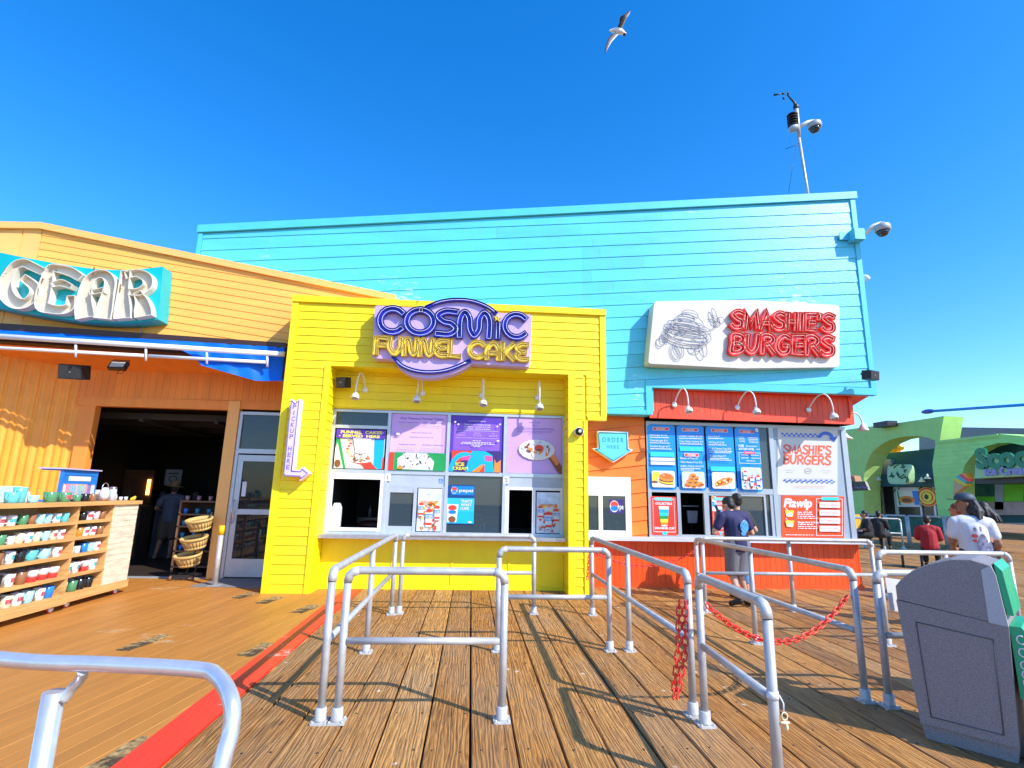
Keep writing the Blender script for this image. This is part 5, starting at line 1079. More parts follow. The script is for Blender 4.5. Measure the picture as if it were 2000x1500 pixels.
for i, (Yl, (mx_, mz), (sx, sz), lab) in enumerate([(10.6, (1705, 1050), (1860, 1150), 'large white gooseneck lamp reaching out past the right side of the kiosk'), (11.9, (1670, 1140), (1712, 1222), 'white gooseneck lamp with a cone shade behind the kiosk corner, lower of two')]):
    a = at(1240+mx_/4.167, 560+mz/4.167, Yl); b = at(1240+sx/4.167, 560+sz/4.167, Yl)
    t = thing('gooseneck_lamp', (7.7, Yl, a[1]), lab, 'lamp', 'gooseneck lamps at the side of the kiosk')
    P = smooth([(7.68, Yl, a[1]), ((a[0]*.5+b[0]*.5), Yl, a[1]+.07), (b[0]-.06, Yl, a[1]+.0), (b[0], Yl, b[1]+.08)], 6)
    MB().m(WHT).tube(P, .016, 8).build('arm', t); MB().m(WHT).lathe([(.02, .10), (.04, .08), (.07, .03), (.10 if i == 0 else .17, -.05), (.095, -.055)], (b[0], Yl, b[1]), 16).build('shade', t)
    if i: MB().m(mat('amber_glass', (.85, .5, .02), .3)).lathe([(.04, -.04), (.055, -.08), (.04, -.15), (.001, -.16)], (b[0]-.04, Yl, b[1])).build('bulb', t)
# ================================================================= DOME CAMERAS
DG = mat('dome_grey', (.45, .46, .48), .4, .2); DL = mat('dome_lens', (.02, .02, .03), .08, spec=1)
def dome(P, s, label, armfrom=None, box=None):
    t = thing('dome_camera', armfrom or P, label, 'camera', 'dome security cameras')
    MB().m(WHT if s < .12 else DG).lathe([(.001, .09), (.03, .085), (.055, .06), (.085, .045), (.09, .03), (.09, -.02), (.075, -.03)], P, 18, Matrix.Diagonal((s*10, s*10, s*10, 1))).build('housing', t)
    MB().m(DL).lathe([(.072, -.03), (.066, -.06), (.04, -.09), (.001, -.1)], P, 18, Matrix.Diagonal((s*10, s*10, s*10, 1))).build('dome', t)
    if armfrom: MB().m(WHT).tube([armfrom, ((armfrom[0]*.4+P[0]*.6), (armfrom[1]*.4+P[1]*.6), P[2]+s*.55), (P[0], P[1], P[2]+s*.75)], s*.27, 10).build('arm', t)
    if box: MB().m(BLUT).box(*box).build('mounting_box', t)
a = at(1131, 843, 9.36); t = thing('dome_camera', (a[0], 9.36, a[1]), 'round black and white dome camera on the right yellow pier', 'camera', 'dome security cameras')
MB().m(WHT).lathe([(.001, -.0), (.085, .0), (.085, .05), (.06, .09)], (a[0], 9.42, a[1]), 20, Matrix.Rotation(pi/2, 4, 'X')).build('housing', t); MB().m(BLK).lathe([(.074, .058), (.068, .10), (.03, .125), (.001, .13)], (a[0], 9.42, a[1]), 20, Matrix.Rotation(pi/2, 4, 'X')).build('dome', t); MB().m(WHT).lathe([(.03, .128), (.026, .136), (.001, .137)], (a[0], 9.42, a[1]), 14, Matrix.Rotation(pi/2, 4, 'X')).build('lens', t)
a = at(1716, 452, 9.55); b = at(1684, 460, 9.6); dome((a[0], 9.45, a[1]), .17, 'white dome camera on an arm at the upper right corner of the turquoise wall', (b[0], 9.6, b[1]), (b[0]-.22, b[0], 9.52, YB, b[1]-.12, b[1]+.12))
MB().m(BLUT).box(b[0]-.42, b[0]-.22, 9.70, 9.72, b[1]-.06, b[1]+.1).build('mounting_plate', [o for o in COL.objects if o.get('label', '').startswith('white dome camera on an arm')][0])
a = at(1690, 543, 11.5); t = thing('dome_camera', (a[0], 11.5, a[1]), 'small white camera peeking out behind the right edge of the turquoise wall', 'camera', 'dome security cameras'); MB().m(WHT).ell((a[0], 11.5, a[1]), (.10, .1, .07), 12, 8, Matrix.Rotation(.5, 4, 'Y')).build('housing', t); MB().m(DG).lathe([(.05, 0), (.001, .1)], (a[0]+.06, 11.5, a[1]), 10, Matrix.Rotation(1.3, 4, 'Y')).build('lens', t)
# ================================================================= MAST WITH WEATHER STATION
Ym = 11.2; A_ = lambda x, y: (lambda q: (q[0], Ym, q[1]))(at(x, y, Ym)); z6 = lambda x, y: A_(1480+x/3.75, 160+y/3.75)
t = thing('mast', z6(370, 840), 'steel pole mast on the turquoise roof carrying a weather station', 'mast')
b = z6(370, 840); MB().m(RAIL).tube([(b[0]+.05, Ym, b[2]-.9), z6(300, 400)], .036, 10).build('lower_pole', t); MB().m(RAIL).tube([z6(302, 405), z6(282, 195)], .05, 10).build('upper_pole', t)
MB().m(BLK).tube([z6(285, 195), z6(268, 150), z6(215, 95)], [.05, .03, .012], 8).build('vane_arm', t)
v = MB().m(BLK); v.ell(z6(280, 185), (.07, .07, .09)); v.tube([z6(120, 95), z6(160, 90), z6(205, 70)], [.03, .012, .008], 6); v.tube([z6(175, 85), z6(230, 100)], .008, 6)
for c in ((190, 120), (185, 85), (222, 85)): v.ell(z6(*c), (.03, .03, .035), 8, 6)
v.build('anemometer', t)
s = MB().m(BLK); c = z6(255, 275)
for i in range(5): s.lathe([(.05, -.02), (.13, -.03), (.13, -.02), (.09, .02), (.05, .02)], (c[0], Ym, c[2]+.14-i*.075), 16)
s.build('sensor_shield', t); c = z6(262, 340); MB().m(DG).ell(c, (.15, .12, .09), 16, 8, Matrix.Rotation(-.35, 4, 'Y')).build('rain_gauge', t)
MB().m(BLK).tube([z6(205, 490), z6(275, 465), z6(318, 437), z6(345, 430)], .007, 6).tube([z6(282, 470), z6(225, 810)], .005, 5).build('antenna_wire', t)
a = z6(415, 325); dome((a[0], Ym, a[2]), .185, 'grey dome camera hanging from the rooftop mast', z6(300, 330))
# ================================================================= QUEUE RAILS
def rail_thing(label, lines, posts, mids=None, name='queue_rail', h=1.07, group='galvanized queue rails', bend=True):
    """lines: lists of (x,y) plan points of the top rail; posts: (x,y) list; mids: plan segments for the mid rail"""
    px, py = posts[0]; t = thing(name, (px, py, 0), label, 'railing', group)
    r = .0305
    for L_ in lines:
        P = [Vector((x, y, h)) for x, y in L_]; d0 = (P[1]-P[0]).normalized(); d1 = (P[-1]-P[-2]).normalized(); q = .085
        def bendp(p, d): return [p+Vector((0, 0, -q)), p+Vector((0, 0, -q*.45))+d*q*.13, p+Vector((0, 0, -q*.13))+d*q*.45, p+d*q]
        mid_ = bendp(P[0], d0)+P[1:-1]+bendp(P[-1], -d1)[::-1]
        MB().m(RAIL).tube([tuple(p) for p in mid_], r, 14).build('top_rail', t)
        for p, d in ((P[0], d0), (P[-1], -d1)):
            MB().m(mat('cast_fitting', (.56, .56, .57), .45, .4, var=.1, nscale=20)).tube([tuple(v) for v in bendp(p+Vector((0, 0, .0)), d)], r+.0035, 14).build('elbow', t)
    ends = [tuple(L_[0]) for L_ in lines]+[tuple(L_[-1]) for L_ in lines]
    for i, (x, y) in enumerate(posts):
        top = h-.085 if (x, y) in ends else h-.02
        MB().m(RAIL).tube([(x, y, .01), (x, y, top)], r-.001, 14).build('post', t)
        FT = _M.get('cast_fitting') or RAIL
        f = MB().m(FT); f.slabz(rrect(x-.065, y-.065, x+.065, y+.065, .018, .018, 3), .002, .016); f.lathe([(.047, .016), (.043, .03), (.042, .10), (.038, .105), (.032, .106)], (x, y, 0), 16)
        for a, b in ((-1, -1), (1, -1), (1, 1), (-1, 1)): f.lathe([(.001, .026), (.009, .025), (.009, .015)], (x+a*.047, y+b*.047, 0), 6)
        f.build('base_flange', t)
    for a, b in (mids or []):
        A, B = Vector((*a, .56)), Vector((*b, .56)); MB().m(RAIL).tube([tuple(A), tuple(B)], r-.004, 12).build('mid_rail', t)
    return t
mat('cast_fitting', (.52, .515, .50), .5, .2, var=.14, nscale=20, dirt=.25)
rail_thing('long queue rail nearest the red stripe, running toward the yellow stand', [[(-1.05, 4.41), (-1.05, 7.95)]], [(-1.05, 4.41), (-1.05, 6.15), (-1.05, 7.95)], [((-1.05, 4.45), (-1.05, 7.9))])
rail_thing('short front queue rail across the first lane, second post pair from the camera', [[(-.93, 4.41), (.29, 4.41)]], [(-.93, 4.41), (.29, 4.41)], [((-.9, 4.41), (.26, 4.41))])
rail_thing('rearmost cross rail in front of the yellow serving counter', [[(-.95, 8.0), (.95, 8.03)]], [(-.95, 8.0), (.95, 8.03)], [((-.92, 8.0), (.92, 8.03))])
rail_thing('middle cross rail between the front rail and the counter', [[(.34, 6.2), (1.59, 6.22)]], [(.34, 6.2), (1.59, 6.22)], [((.37, 6.2), (1.56, 6.22))])
rail_thing('long queue rail beside the right yellow pier', [[(1.79, 7.97), (1.80, 4.47)]], [(1.79, 7.97), (1.81, 6.22), (1.80, 4.47)], [((1.79, 7.94), (1.80, 4.5))])
rail_thing('nearest rail running toward the camera, ending in the post with the paper band', [[(1.82, 4.30), (1.77, 3.22)]], [(1.82, 4.30), (1.77, 3.22)], [((1.82, 4.27), (1.77, 3.26))])
rail_thing('long queue rail between the man in the navy shirt and the grey bin', [[(3.42, 8.10), (3.43, 4.74)]], [(3.42, 8.10), (3.42, 6.51), (3.43, 4.74)], [((3.42, 8.07), (3.43, 4.78))])
rail_thing('cross rail in front of the burger kiosk counter', [[(3.57, 8.22), (6.30, 8.22)]], [(3.57, 8.22), (5.0, 8.3), (6.30, 8.22)], [((3.6, 8.22), (6.27, 8.22))])
rail_thing('rail running past the white shirt behind the grey bin', [[(5.02, 6.45), (6.75, 6.45)]], [(5.02, 6.45), (6.75, 6.45), (5.9, 6.45)], [((5.05, 6.45), (6.7, 6.45))])
rail_thing('rail half hidden behind the grey bin', [[(3.55, 4.62), (4.5, 4.60)]], [(3.55, 4.62), (4.5, 4.60)], [((3.58, 4.62), (4.47, 4.60))])
# ---- foreground handrail at the lower left
t = thing('handrail', (-1.74, 2.55, 0), 'thick curved handrail on a stub post at the lower left corner', 'railing')
def hp(px, py, z): x, y = gz(px, py, z); return (x, y, z)
P = smooth([hp(-260, 1258, 1.12), hp(30, 1290, 1.12), hp(200, 1297, 1.12), hp(380, 1307, 1.115), hp(425, 1322, 1.105), hp(452, 1370, 1.07), hp(450, 1430, 1.0), hp(436, 1480, .95), hp(420, 1560, .86), hp(400, 1700, .7)], 5)
MB().m(mat('steel_handrail', (.62, .63, .65), .33, .6, var=.08, nscale=20)).tube(P, .0235, 18).build('top_rail', t)
a, b = hp(106, 1350, 1.03), hp(60, 1600, .6); b = (a[0]-.0, a[1], .0); MB().m(_M['steel_handrail']).tube([a, b], .031, 18).build('post', t)
MB().m(_M['steel_handrail']).tube(smooth([(a[0]+.03, a[1], 1.0), hp(140, 1345, 1.035), hp(158, 1325, 1.07), hp(162, 1310, 1.10)], 4), [.016]*13, 8).build('support_arm', t)
# ---- red plastic chains
CH_ = mat('red_chain_plastic', (.80, .035, .02), .35, var=.05)
def chain(pts, label, lk=.075, r=.0065, ww=.02):
    P = [Vector(p) for p in pts]; L_ = [0]
    for a, b in zip(P, P[1:]): L_.append(L_[-1]+(b-a).length)
    def ev(s):
        for i in range(len(P)-1):
            if s <= L_[i+1] or i == len(P)-2: f = (s-L_[i])/max(L_[i+1]-L_[i], 1e-6); return P[i].lerp(P[i+1], f), (P[i+1]-P[i]).normalized()
    mb = MB().m(CH_); n = int(L_[-1]/(lk*.72)); 
    for i in range(n):
        c, d = ev((i+.5)*lk*.72); up_ = Vector((0, 0, 1)) if abs(d.z) < .9 else Vector((.8, .6, 0)); s_ = d.cross(up_).normalized(); u_ = s_.cross(d); ax = (s_+u_*.35).normalized() if i % 2 else (u_-s_*.35).normalized()
        pp = []
        for j in range(14):
            th = 2*pi*j/14; e = (lk/2-ww)*(1 if cos(th) > 0 else -1); pp.append(tuple(c+d*(cos(th)*ww+e)+ax*sin(th)*ww))
        mb.tube(pp, r, 6, True)
    return tag(mb.build('plastic_chain'), label, 'chain', 'red plastic chains')
def sag(a, b, s, n=30): return [tuple(Vector(a).lerp(Vector(b), i/n)-Vector((0, 0, s*4*(i/n)*(1-i/n)))) for i in range(n+1)]
chain(sag((1.87, 4.28, .86), (3.39, 4.76, .87), .33), 'red plastic chain sagging between the two rails in front of the grey bin')
MB
hk = (1.77, 4.42, .90)
chain([(1.71, 4.43, .86), (1.67, 4.40, .5), (1.60, 4.36, .14)], 'red plastic chain hanging down from the post, left strand')
chain([(1.755, 4.42, .86), (1.72, 4.38, .5), (1.625, 4.35, .15)], 'red plastic chain hanging down from the post, right strand')
chain(sag((1.83, 7.95, .86), (3.40, 8.08, .90), .20), 'red plastic chain sagging in front of the orange base boards', .06, .005, .016)
chain([(1.74, 7.93, .84), (1.71, 7.92, .5), (1.73, 7.92, .48)], 'short red plastic chain hanging beside the yellow pier', .06, .005, .016)
hkm = MB().m(STEEL)
for p in ((1.79, 4.43, .89), (1.86, 4.29, .87), (3.41, 4.75, .87)): hkm = MB().m(STEEL).tube([(p[0]+.012*cos(2*pi*j/10), p[1], p[2]-.02+.03*sin(2*pi*j/10)) for j in range(10)], .003, 6, True); tag(hkm.build('chain_hook'), {1.79: 'steel hook holding the two hanging chain strands', 1.86: 'steel hook at the left end of the sagging front chain', 3.41: 'steel hook at the right end of the sagging front chain'}[p[0]], 'hook', 'steel chain hooks')
# ---- paper wristband and pacifier on the nearest post
t = thing('pacifier', (1.80, 3.2, .5), 'cream pacifier hanging by a strap from the nearest post', 'pacifier')
PX, PY = 1.77, 3.22; IV = mat('ivory_plastic', (.78, .70, .45), .35)
MB().m(mat('paper_band', (.70, .72, .78), .6, var=.3, nscale=60)).lathe([(.0335, .56), (.0345, .575), (.0335, .60)], (PX, PY, 0), 18).build('band', t)
MB().m(WHT).tube([(PX+.034, PY-.01, .58), (PX+.05, PY-.02, .54), (PX+.045, PY-.025, .50)], .004, 6).build('strap', t)
pc = MB().m(IV); c = (PX+.045, PY-.03, .47); pc.tube([(c[0]+.017*cos(2*pi*j/10), c[1], c[2]+.008+.02*sin(2*pi*j/10)) for j in range(10)], .004, 6, True); pc.ell((c[0], c[1], c[2]-.025), (.03, .008, .009)); pc.ell((c[0]+.008, c[1], c[2]-.048), (.010, .010, .02)); pc.build('teat_and_shield', t)
# ================================================================= BINS
BIN = mat('speckled_grey_plastic', (.235, .212, .215), .6, var=.30, nscale=140, bump=.35, bscale=160)
BINL = mat('light_bin_edge', (.42, .43, .45), .5, var=.1, nscale=120); GRN = mat('bin_green', (.01, .36, .17), .35)
def bin_(base, ang, label, sc=1.0, lower=False):
    """profile in (u: back->front, z); depth along w"""
    t = thing('litter_bin', base, label, 'bin', 'grey litter bins')
    U = Vector((cos(ang), sin(ang), 0)); Wv = Vector((-sin(ang), cos(ang), 0)); B = Vector(base)
    def f(w): return lambda u, z: tuple(B+U*u*sc+Wv*w+Vector((0, 0, z*sc)))
    body = [(0.03, .10), (.56, .10), (.60, .86), (-.03, .94)]
    MB().m(BIN).prism([(.05, 0), (.54, 0), (.56, .10), (.03, .10)], f(.02), f(.58)).build('plinth', t)
    mb = MB().m(BIN); mb.prism(body, f(0), f(.60)); mb.build('body', t)
    MB().m(mat('bin_groove', (.09, .088, .10), .7)).prism([(.0, .0), (.0, .0), (.0, .0)], f(0), f(0)) if False else None
    g = MB().m(_M.get('bin_groove') or mat('bin_groove', (.09, .088, .10), .7)); Q = [(.10, .16), (.49, .16), (.51, .76), (.08, .80)]
    for i in range(4): g.tube([f(-.002)(*Q[i]), f(-.002)(*Q[(i+1) % 4])], .004, 5)
    g.build('panel_groove', t)
    hood = [(-.03, .945), (.60, .865), (.575, 1.19), (.56, 1.26), (.46, 1.29), (.34, 1.28), (.20, 1.23), (.08, 1.16), (.0, 1.08), (-.03, 1.04)]
    mb = MB().m(BIN)
    cx, cz = .28, 1.08
    inset = lambda k: [(cx+(u-cx)*k, cz+(z-cz)*k if z > .97 else z) for u, z in hood]
    rings = [(0.0, .955), (.012, .985), (.05, 1.0), (.55, 1.0), (.588, .985), (.60, .955)]
    o = len(mb.v); n = len(hood)
    for w, k in rings:
        for p in inset(k): mb.v.append(f(w)(*p))
    for i in range(len(rings)-1):
        for j in range(n): mb.face([o+i*n+j, o+i*n+(j+1) % n, o+(i+1)*n+(j+1) % n, o+(i+1)*n+j], False)
    mb.face([o+j for j in range(n)][::-1]); mb.face([o+(len(rings)-1)*n+j for j in range(n)]); mb.build('hood', t)
    MB().m(BINL).prism([(.50, .87), (.60, .86), (.575, 1.19), (.555, 1.255), (.50, 1.22)], f(-.004), f(.02)).build('edge_band', t)
    MB().m(GRN).prism([(.60, .93), (.635, .93), (.61, 1.22), (.57, 1.27), (.575, 1.2)], f(.03), f(.57)).build('green_front', t)
    MB().m(GRN).prism([(.60, .40), (.70, .42), (.70, .80), (.66, .86), (.60, .86)], f(.04), f(.56)).build('green_panel', t)
    l = MB().m(WHT2)
    for i, z in enumerate((.78, .70, .62, .56, .51)): l.tube([tuple(Vector(f(.036)(.65+.022*cos(a_), z+.026*sin(a_)))) for a_ in [radians(60+24*j) for j in range(11)]], .005, 5)
    l.build('lettering', t)
    return t
bin_((3.32, 4.08, 0), atan2(3.66-4.08, 3.66-3.32), 'large speckled grey litter bin with a rounded hood and green front')
bin_((3.78, 3.50, 0), atan2(-.42, .33), 'lower grey litter bin at the right edge, partly cut off', .62)
t = thing('paper_sign', (3.7, 4.6, .6), 'white sheet of paper fixed to the rail beside the grey bin', 'paper')
q = [at(x, y, 4.58) for x, y in ((1728, 1128), (1800, 1138), (1800, 1200), (1738, 1192))]; MB().m(WHT2).slab(q, 4.575, 4.58).build('sheet', t)
# ================================================================= MUG CARTS
WOOD = mat('cart_pine', (.62, .34, .12), .55, var=.25, nscale=5, stretch=(1, .3, 6), bump=.2, bscale=30)
WASH = mat('whitewashed_plank', (.70, .62, .46), .6, var=.22, nscale=4, stretch=(1, 1, 5), bump=.3, bscale=30)
WPAN = mat('cart_back_panel', (.50, .38, .22), .7, var=.2)
SH = [.20, .45, .72, .95, 1.17]; XC = -5.5
def cart(y0, y1, x, label, end):
    t = thing('display_cart', (x-.28, (y0+y1)/2, 0), label, 'cart', 'wooden mug display carts')
    MB().m(WOOD).box(x-.60, x+.05, y0-.02, y1+.04, 1.385, 1.44).build('top', t)
    MB().m(WOOD).box(x-.58, x+.03, y0-.01, y1+.03, .09, .20).build('plinth', t)
    MB().m(WPAN).box(x-.57, x-.545, y0, y1, .20, 1.385).build('back_panel', t)
    for y in [y0, y1-.03]+([y1-.60] if end else []): MB().m(WOOD).box(x-.545, x, y, y+.03, .20, 1.385).build('upright', t)
    for z in SH[1:]: MB().m(WOOD).box(x-.545, x-.012, y0+.03, (y1-.60) if end else y1-.03, z-.02, z).build('shelf', t)
    for z in SH: MB().m(WOOD).box(x-.012, x+.006, y0+.0, (y1-.58) if end else y1, z-.035, z+.010).build('shelf_lip', t)
    if end:
        mb = MB().m(WASH)
        for i in range(14): mb.rnd = random.random(); z = .20+i*1.185/14; mb.box(x-.012, x+.012+random.uniform(0, .004), y1-.58, y1+.01, z+.002, z+1.185/14-.001)
        mb.build('end_panel', t)
    for yy in (y0+.15, y1-.15):
        w = MB().m(mat('castor_red', (.35, .02, .02), .4)); w.lathe([(.001, -.018), (.055, -.018), (.06, 0), (.055, .018), (.001, .018)], (x-.05, yy, .06), 16, Matrix.Rotation(pi/2, 4, 'Y')); w.m(WHT).lathe([(.048, .019), (.03, .021)], (x-.05, yy, .06), 16, Matrix.Rotation(pi/2, 4, 'Y')); w.m(BLK).box(x-.09, x-.01, yy-.03, yy+.03, .07, .092); w.build('castor', t)
cart(8.09, 9.42, XC, 'far wooden display cart with a whitewashed end panel, full of mugs', True)
cart(6.3, 8.05, XC+.04, 'near wooden display cart cut off by the left edge, full of mugs', False)
COLS = {'white': (.78, .77, .75), 'pale blue': (.35, .62, .72), 'black': (.015, .015, .018), 'green': (.08, .26, .12), 'red and white': (.75, .05, .05), 'brown': (.28, .12, .05), 'blue': (.02, .20, .62), 'cream': (.72, .62, .42), 'grey': (.35, .36, .38), 'pink': (.75, .45, .48), 'turquoise': (.12, .48, .50), 'orange': (.80, .25, .03), 'clear glass': (.55, .60, .60)}
DECO = mat('mug_print', (.55, .10, .12), .4, var=.9, nscale=60); DECO2 = mat('mug_print_teal', (.08, .42, .50), .4, var=.7, nscale=50)
_mugs = {}
def mug_mesh(col, r, h, band):
    k = (col, r, h, band)
    if k in _mugs: return _mugs[k]
    mb = MB().m(mat('mug_'+col.replace(' ', '_'), COLS[col], .18, var=.05)); taper = .82 if r > .05 else .96
    mb.lathe([(r*taper*.9, 0), (r*taper, .006), (r, h), (r-.004, h+.002), (r-.006, h-.004), (r*taper-.006, .01), (.001, .008)], n=18)
    rr = [(0, -r*.93+(-.0), h*.78), (0, -r-.022, h*.80), (0, -r-.034, h*.55), (0, -r-.024, h*.30), (0, -r*taper*.95, h*.24)]
    mb.tube(smooth(rr, 4), .006 if r < .05 else .008, 7)
    if band:
        mb.m(DECO if band == 1 else DECO2); o = len(mb.v); n = 8
        for z in (h*.35, h*.72):
            q = r*(taper+(1-taper)*z/h)+.0012
            for j in range(n+1): a = radians(-50+100*j/n); mb.v.append((q*cos(a), q*sin(a), z))
        for j in range(n): mb.face([o+j, o+j+1, o+n+2+j, o+n+1+j], True)
    if col == 'red and white':
        mb.m(mat('mug_white', COLS['white'], .18, var=.05)); mb.lathe([(r*.93+.001, h*.45), (r+.0012, h+.001)], n=18)
    o = mb.build('mug', None, loc=L0); _mugs[k] = o; return o
used = set()
def put_mug(col, r, h, band, x, y, z, rz, label, noun='mug'):
    o = mug_mesh(col, r, h, band); k = (col, r, h, band)
    if k in used: o = o.copy(); COL.objects.link(o)
    used.add(k); o.location = (x, y, z+.001); o.rotation_euler = (0, 0, rz); tag(o, label, 'mug', 'mugs on the wooden display carts'); o.name = noun
R = random.Random(21)
SN = ['bottom', 'fourth', 'third', 'second', 'top']
rows = {  # (cart, shelf): colour lists from the right
 ('far', 4): ['brown', 'pink', 'white', 'black', 'cream', 'brown', 'white'], ('far', 3): ['brown', 'white', 'white', 'orange', 'brown', 'cream'],
 ('far', 2): ['white', 'pale blue', 'blue', 'clear glass', 'clear glass', 'clear glass', 'grey'], ('far', 1): ['white', 'red and white', 'white', 'white', 'cream', 'grey'],
 ('far', 0): ['black', 'black', 'green', 'white', 'white', 'white'],
 ('near', 4): ['turquoise', 'white', 'pale blue', 'pale blue', 'brown', 'green', 'white', 'white', 'cream', 'white', 'green'], ('near', 3): ['white', 'cream', 'pale blue', 'cream', 'white', 'cream', 'clear glass', 'green', 'green', 'cream', 'white'],
 ('near', 2): ['white', 'pale blue', 'turquoise', 'black', 'white', 'brown', 'cream', 'pale blue'], ('near', 1): ['red and white', 'red and white', 'red and white', 'brown', 'white', 'black', 'pale blue', 'blue'],
 ('near', 0): ['blue', 'white', 'pale blue', 'white', 'cream', 'black', 'white', 'cream']}
for (cn, si), cl in rows.items():
    y = (8.78 if cn == 'far' else 7.97); xx = (XC if cn == 'far' else XC+.04)
    big = si <= 1 or (cn == 'near' and si == 2)
    lo = 8.14 if cn == 'far' else 6.62
    for i, c in enumerate(cl):
        r, h = (.068, .145) if big else (.054, .122)
        if c in ('clear glass',): r, h = .040, .10
        if si == 2 and cn == 'near' and i < 3: r, h = .078, .125
        if y-r < lo: break
        y -= r+.012
        put_mug(c, r, h, (1 if c in ('white', 'cream') and R.random() < .6 else 2 if c == 'white' else 0), xx-.015-r-R.uniform(.01, .03), y, SH[si], R.uniform(-.35, .55)+pi*0, '%s mug, %s shelf of the %s cart, %s from the right' % (c, SN[si], cn, ordn[i]))
        if R.random() < .55 and (si != 4): put_mug(R.choice(['white', 'cream', 'grey', 'black']), r, h, 0, xx-.23, y+.02, SH[si], R.uniform(-1, 1), 'back row mug, %s shelf of the %s cart, behind the %s from right' % (SN[si], cn, ordn[i]))
        y -= r+.014+(.02 if R.random() < .3 else 0)
# things on top of the carts
ZC = 1.441
def top_y(px, py=965, X=XC-.2): return atx(px, py, X)[0]
for c, px, r, h, lab in [('turquoise', 22, .062, .15, 'tall turquoise mug at the left end of the cart top'), ('turquoise', 8, .07, .10, 'wide turquoise mug at the left edge of the cart top'), ('pale blue', 50, .055, .07, 'low pale blue cup on the cart top'), ('green', 84, .070, .105, 'large green mug on the cart top, leftmost of three'), ('green', 112, .068, .10, 'large green mug with an orange crest, middle of three'), ('green', 137, .045, .07, 'small green mug on the cart top, rightmost of three'), ('black', 153, .045, .085, 'black mug on the cart top right of the green mugs'), ('brown', 168, .045, .085, 'dark brown mug on the cart top beside the jar')]:
    y = top_y(px); put_mug(c, r*1.2, h*1.25, 1 if 'crest' in lab else 0, XC-.10, y, ZC, .2, lab)
t = thing('tea_towel_box', (XC-.25, top_y(26), ZC), 'pale green square tin standing behind the turquoise mugs', 'tin'); y = top_y(26, 965, XC-.35)
MB().m(mat('pale_green_tin', (.50, .68, .52), .4)).box(XC-.45, XC-.33, y-.09, y+.09, ZC, ZC+.20).build('body', t); MB().m(WHT2).box(XC-.325, XC-.322, y-.06, y+.06, ZC+.03, ZC+.17).build('label', t)
# blue revolving key-ring display
t = thing('souvenir_rack', (XC-.33, 8.75, ZC), 'blue revolving rack of hanging key rings on the far cart', 'rack'); BR = mat('rack_blue', (.02, .19, .62), .4)
ya, yc = atx(108, 960, XC-.22)[0], atx(187, 960, XC-.22)[0]; X_ = XC-.22; zt_ = 1.80
M_ = Matrix.Translation((X_-.12, (ya+yc)/2, ZC)) @ Matrix.Rotation(0.08, 4, 'Z') @ Matrix.Diagonal((1, 1, 1.22, 1)); hw = (yc-ya)/2
fr_ = MB().m(BR)
for y in (-hw, hw-.04): fr_.box(.10, .14, y, y+.04, .0, .36, M_)
fr_.box(.10, .135, -hw+.04, hw-.04, .30, .36, M_); fr_.box(.10, .135, -hw+.04, hw-.04, .20, .225, M_); fr_.box(-.14, .10, -hw, hw, .35, .362, M_); fr_.box(.105, .128, -hw+.04, hw-.04, .225, .30, M_); fr_.box(-.14, .14, -hw, hw, .0, .02, M_); fr_.build('frame', t)
MB().m(WHT2).box(.129, .134, -hw*.62, hw*.62, .235, .29, M_).build('title_card', t); MB().m(mat('rack_top_lilac', (.50, .45, .65), .4)).box(-.16, .17, -hw-.03, hw+.03, .363, .378, M_).build('lid', t)
R = random.Random(5); kc = [mat('ring_'+n, c, .3) for n, c in (('pink', (.75, .35, .5)), ('sky', (.3, .55, .75)), ('silver', (.6, .6, .62)), ('mint', (.4, .62, .5)), ('violet', (.35, .25, .55)), ('white', (.75, .75, .75)))]
for i in range(16):
    y = -hw+.05+i*(2*hw-.1)/16; mb = MB().m(kc[i*6//16 if R.random() < .6 else R.randrange(6)])
    for j in range(2): yy = y+R.uniform(-.006, .006); mb.box(.145+j*.012, .150+j*.012, yy, yy+.012, .04+R.uniform(0, .03), .19, M_)
    mb.tube([tuple(M_ @ Vector((.15+.008*cos(a*pi/4), y+.006+.012*sin(a*pi/4), .195))) for a in range(8)], .002, 4, True)
    o = mb.build('key_ring'); tag(o, 'key ring strap hanging on the front of the blue rack, %s from the left' % (ordn+['thirteenth', 'fourteenth', 'fifteenth', 'sixteenth'])[i], 'key ring', 'key rings on the blue rack')
t = thing('glass_jar', (XC-.15, top_y(197), ZC), 'white-lidded souvenir jar with a wire handle on the cart top', 'jar'); y = top_y(197)
MB().m(WHT2).lathe([(.06, .03), (.065, .10), (.055, .17), (.035, .20)], (XC-.15, y, ZC), 18).build('body', t); MB().m(mat('mug_brown', COLS['brown'], .2)).lathe([(.06, 0), (.062, .03)], (XC-.15, y, ZC), 18).build('base', t); MB().m(STEEL).tube([(XC-.15, y+.075*cos(a*pi/10), ZC+.18+.09*sin(a*pi/10)) for a in range(11)], .006, 6).build('handle', t)
t = thing('glass_jar', (XC-.15, top_y(215), ZC), 'white printed souvenir jar with a silver lid, right of the handled jar', 'jar'); y = top_y(216)
MB().m(mat('print_pale_blue', (.55, .62, .75), .5, var=.2, nscale=20)).lathe([(.045, .0), (.05, .10), (.05, .17), (.04, .18)], (XC-.17, y, ZC), 18).build('body', t); MB().m(STEEL).lathe([(.052, .18), (.052, .20), (.03, .215), (.001, .217)], (XC-.17, y, ZC), 18).build('lid', t)
for i, px in enumerate((222, 232)): y = top_y(px); lathe_thing('shot_glass', [(.022, 0), (.028, .06), (.025, .06), (.018, .01)], (XC-.08, y, ZC), mat('mug_clear_glass', COLS['clear glass'], .18), 'small shot glass at the right of the cart top, %s of two' % ('left' if i == 0 else 'right'), 'glass', 'shot glasses on the cart top')
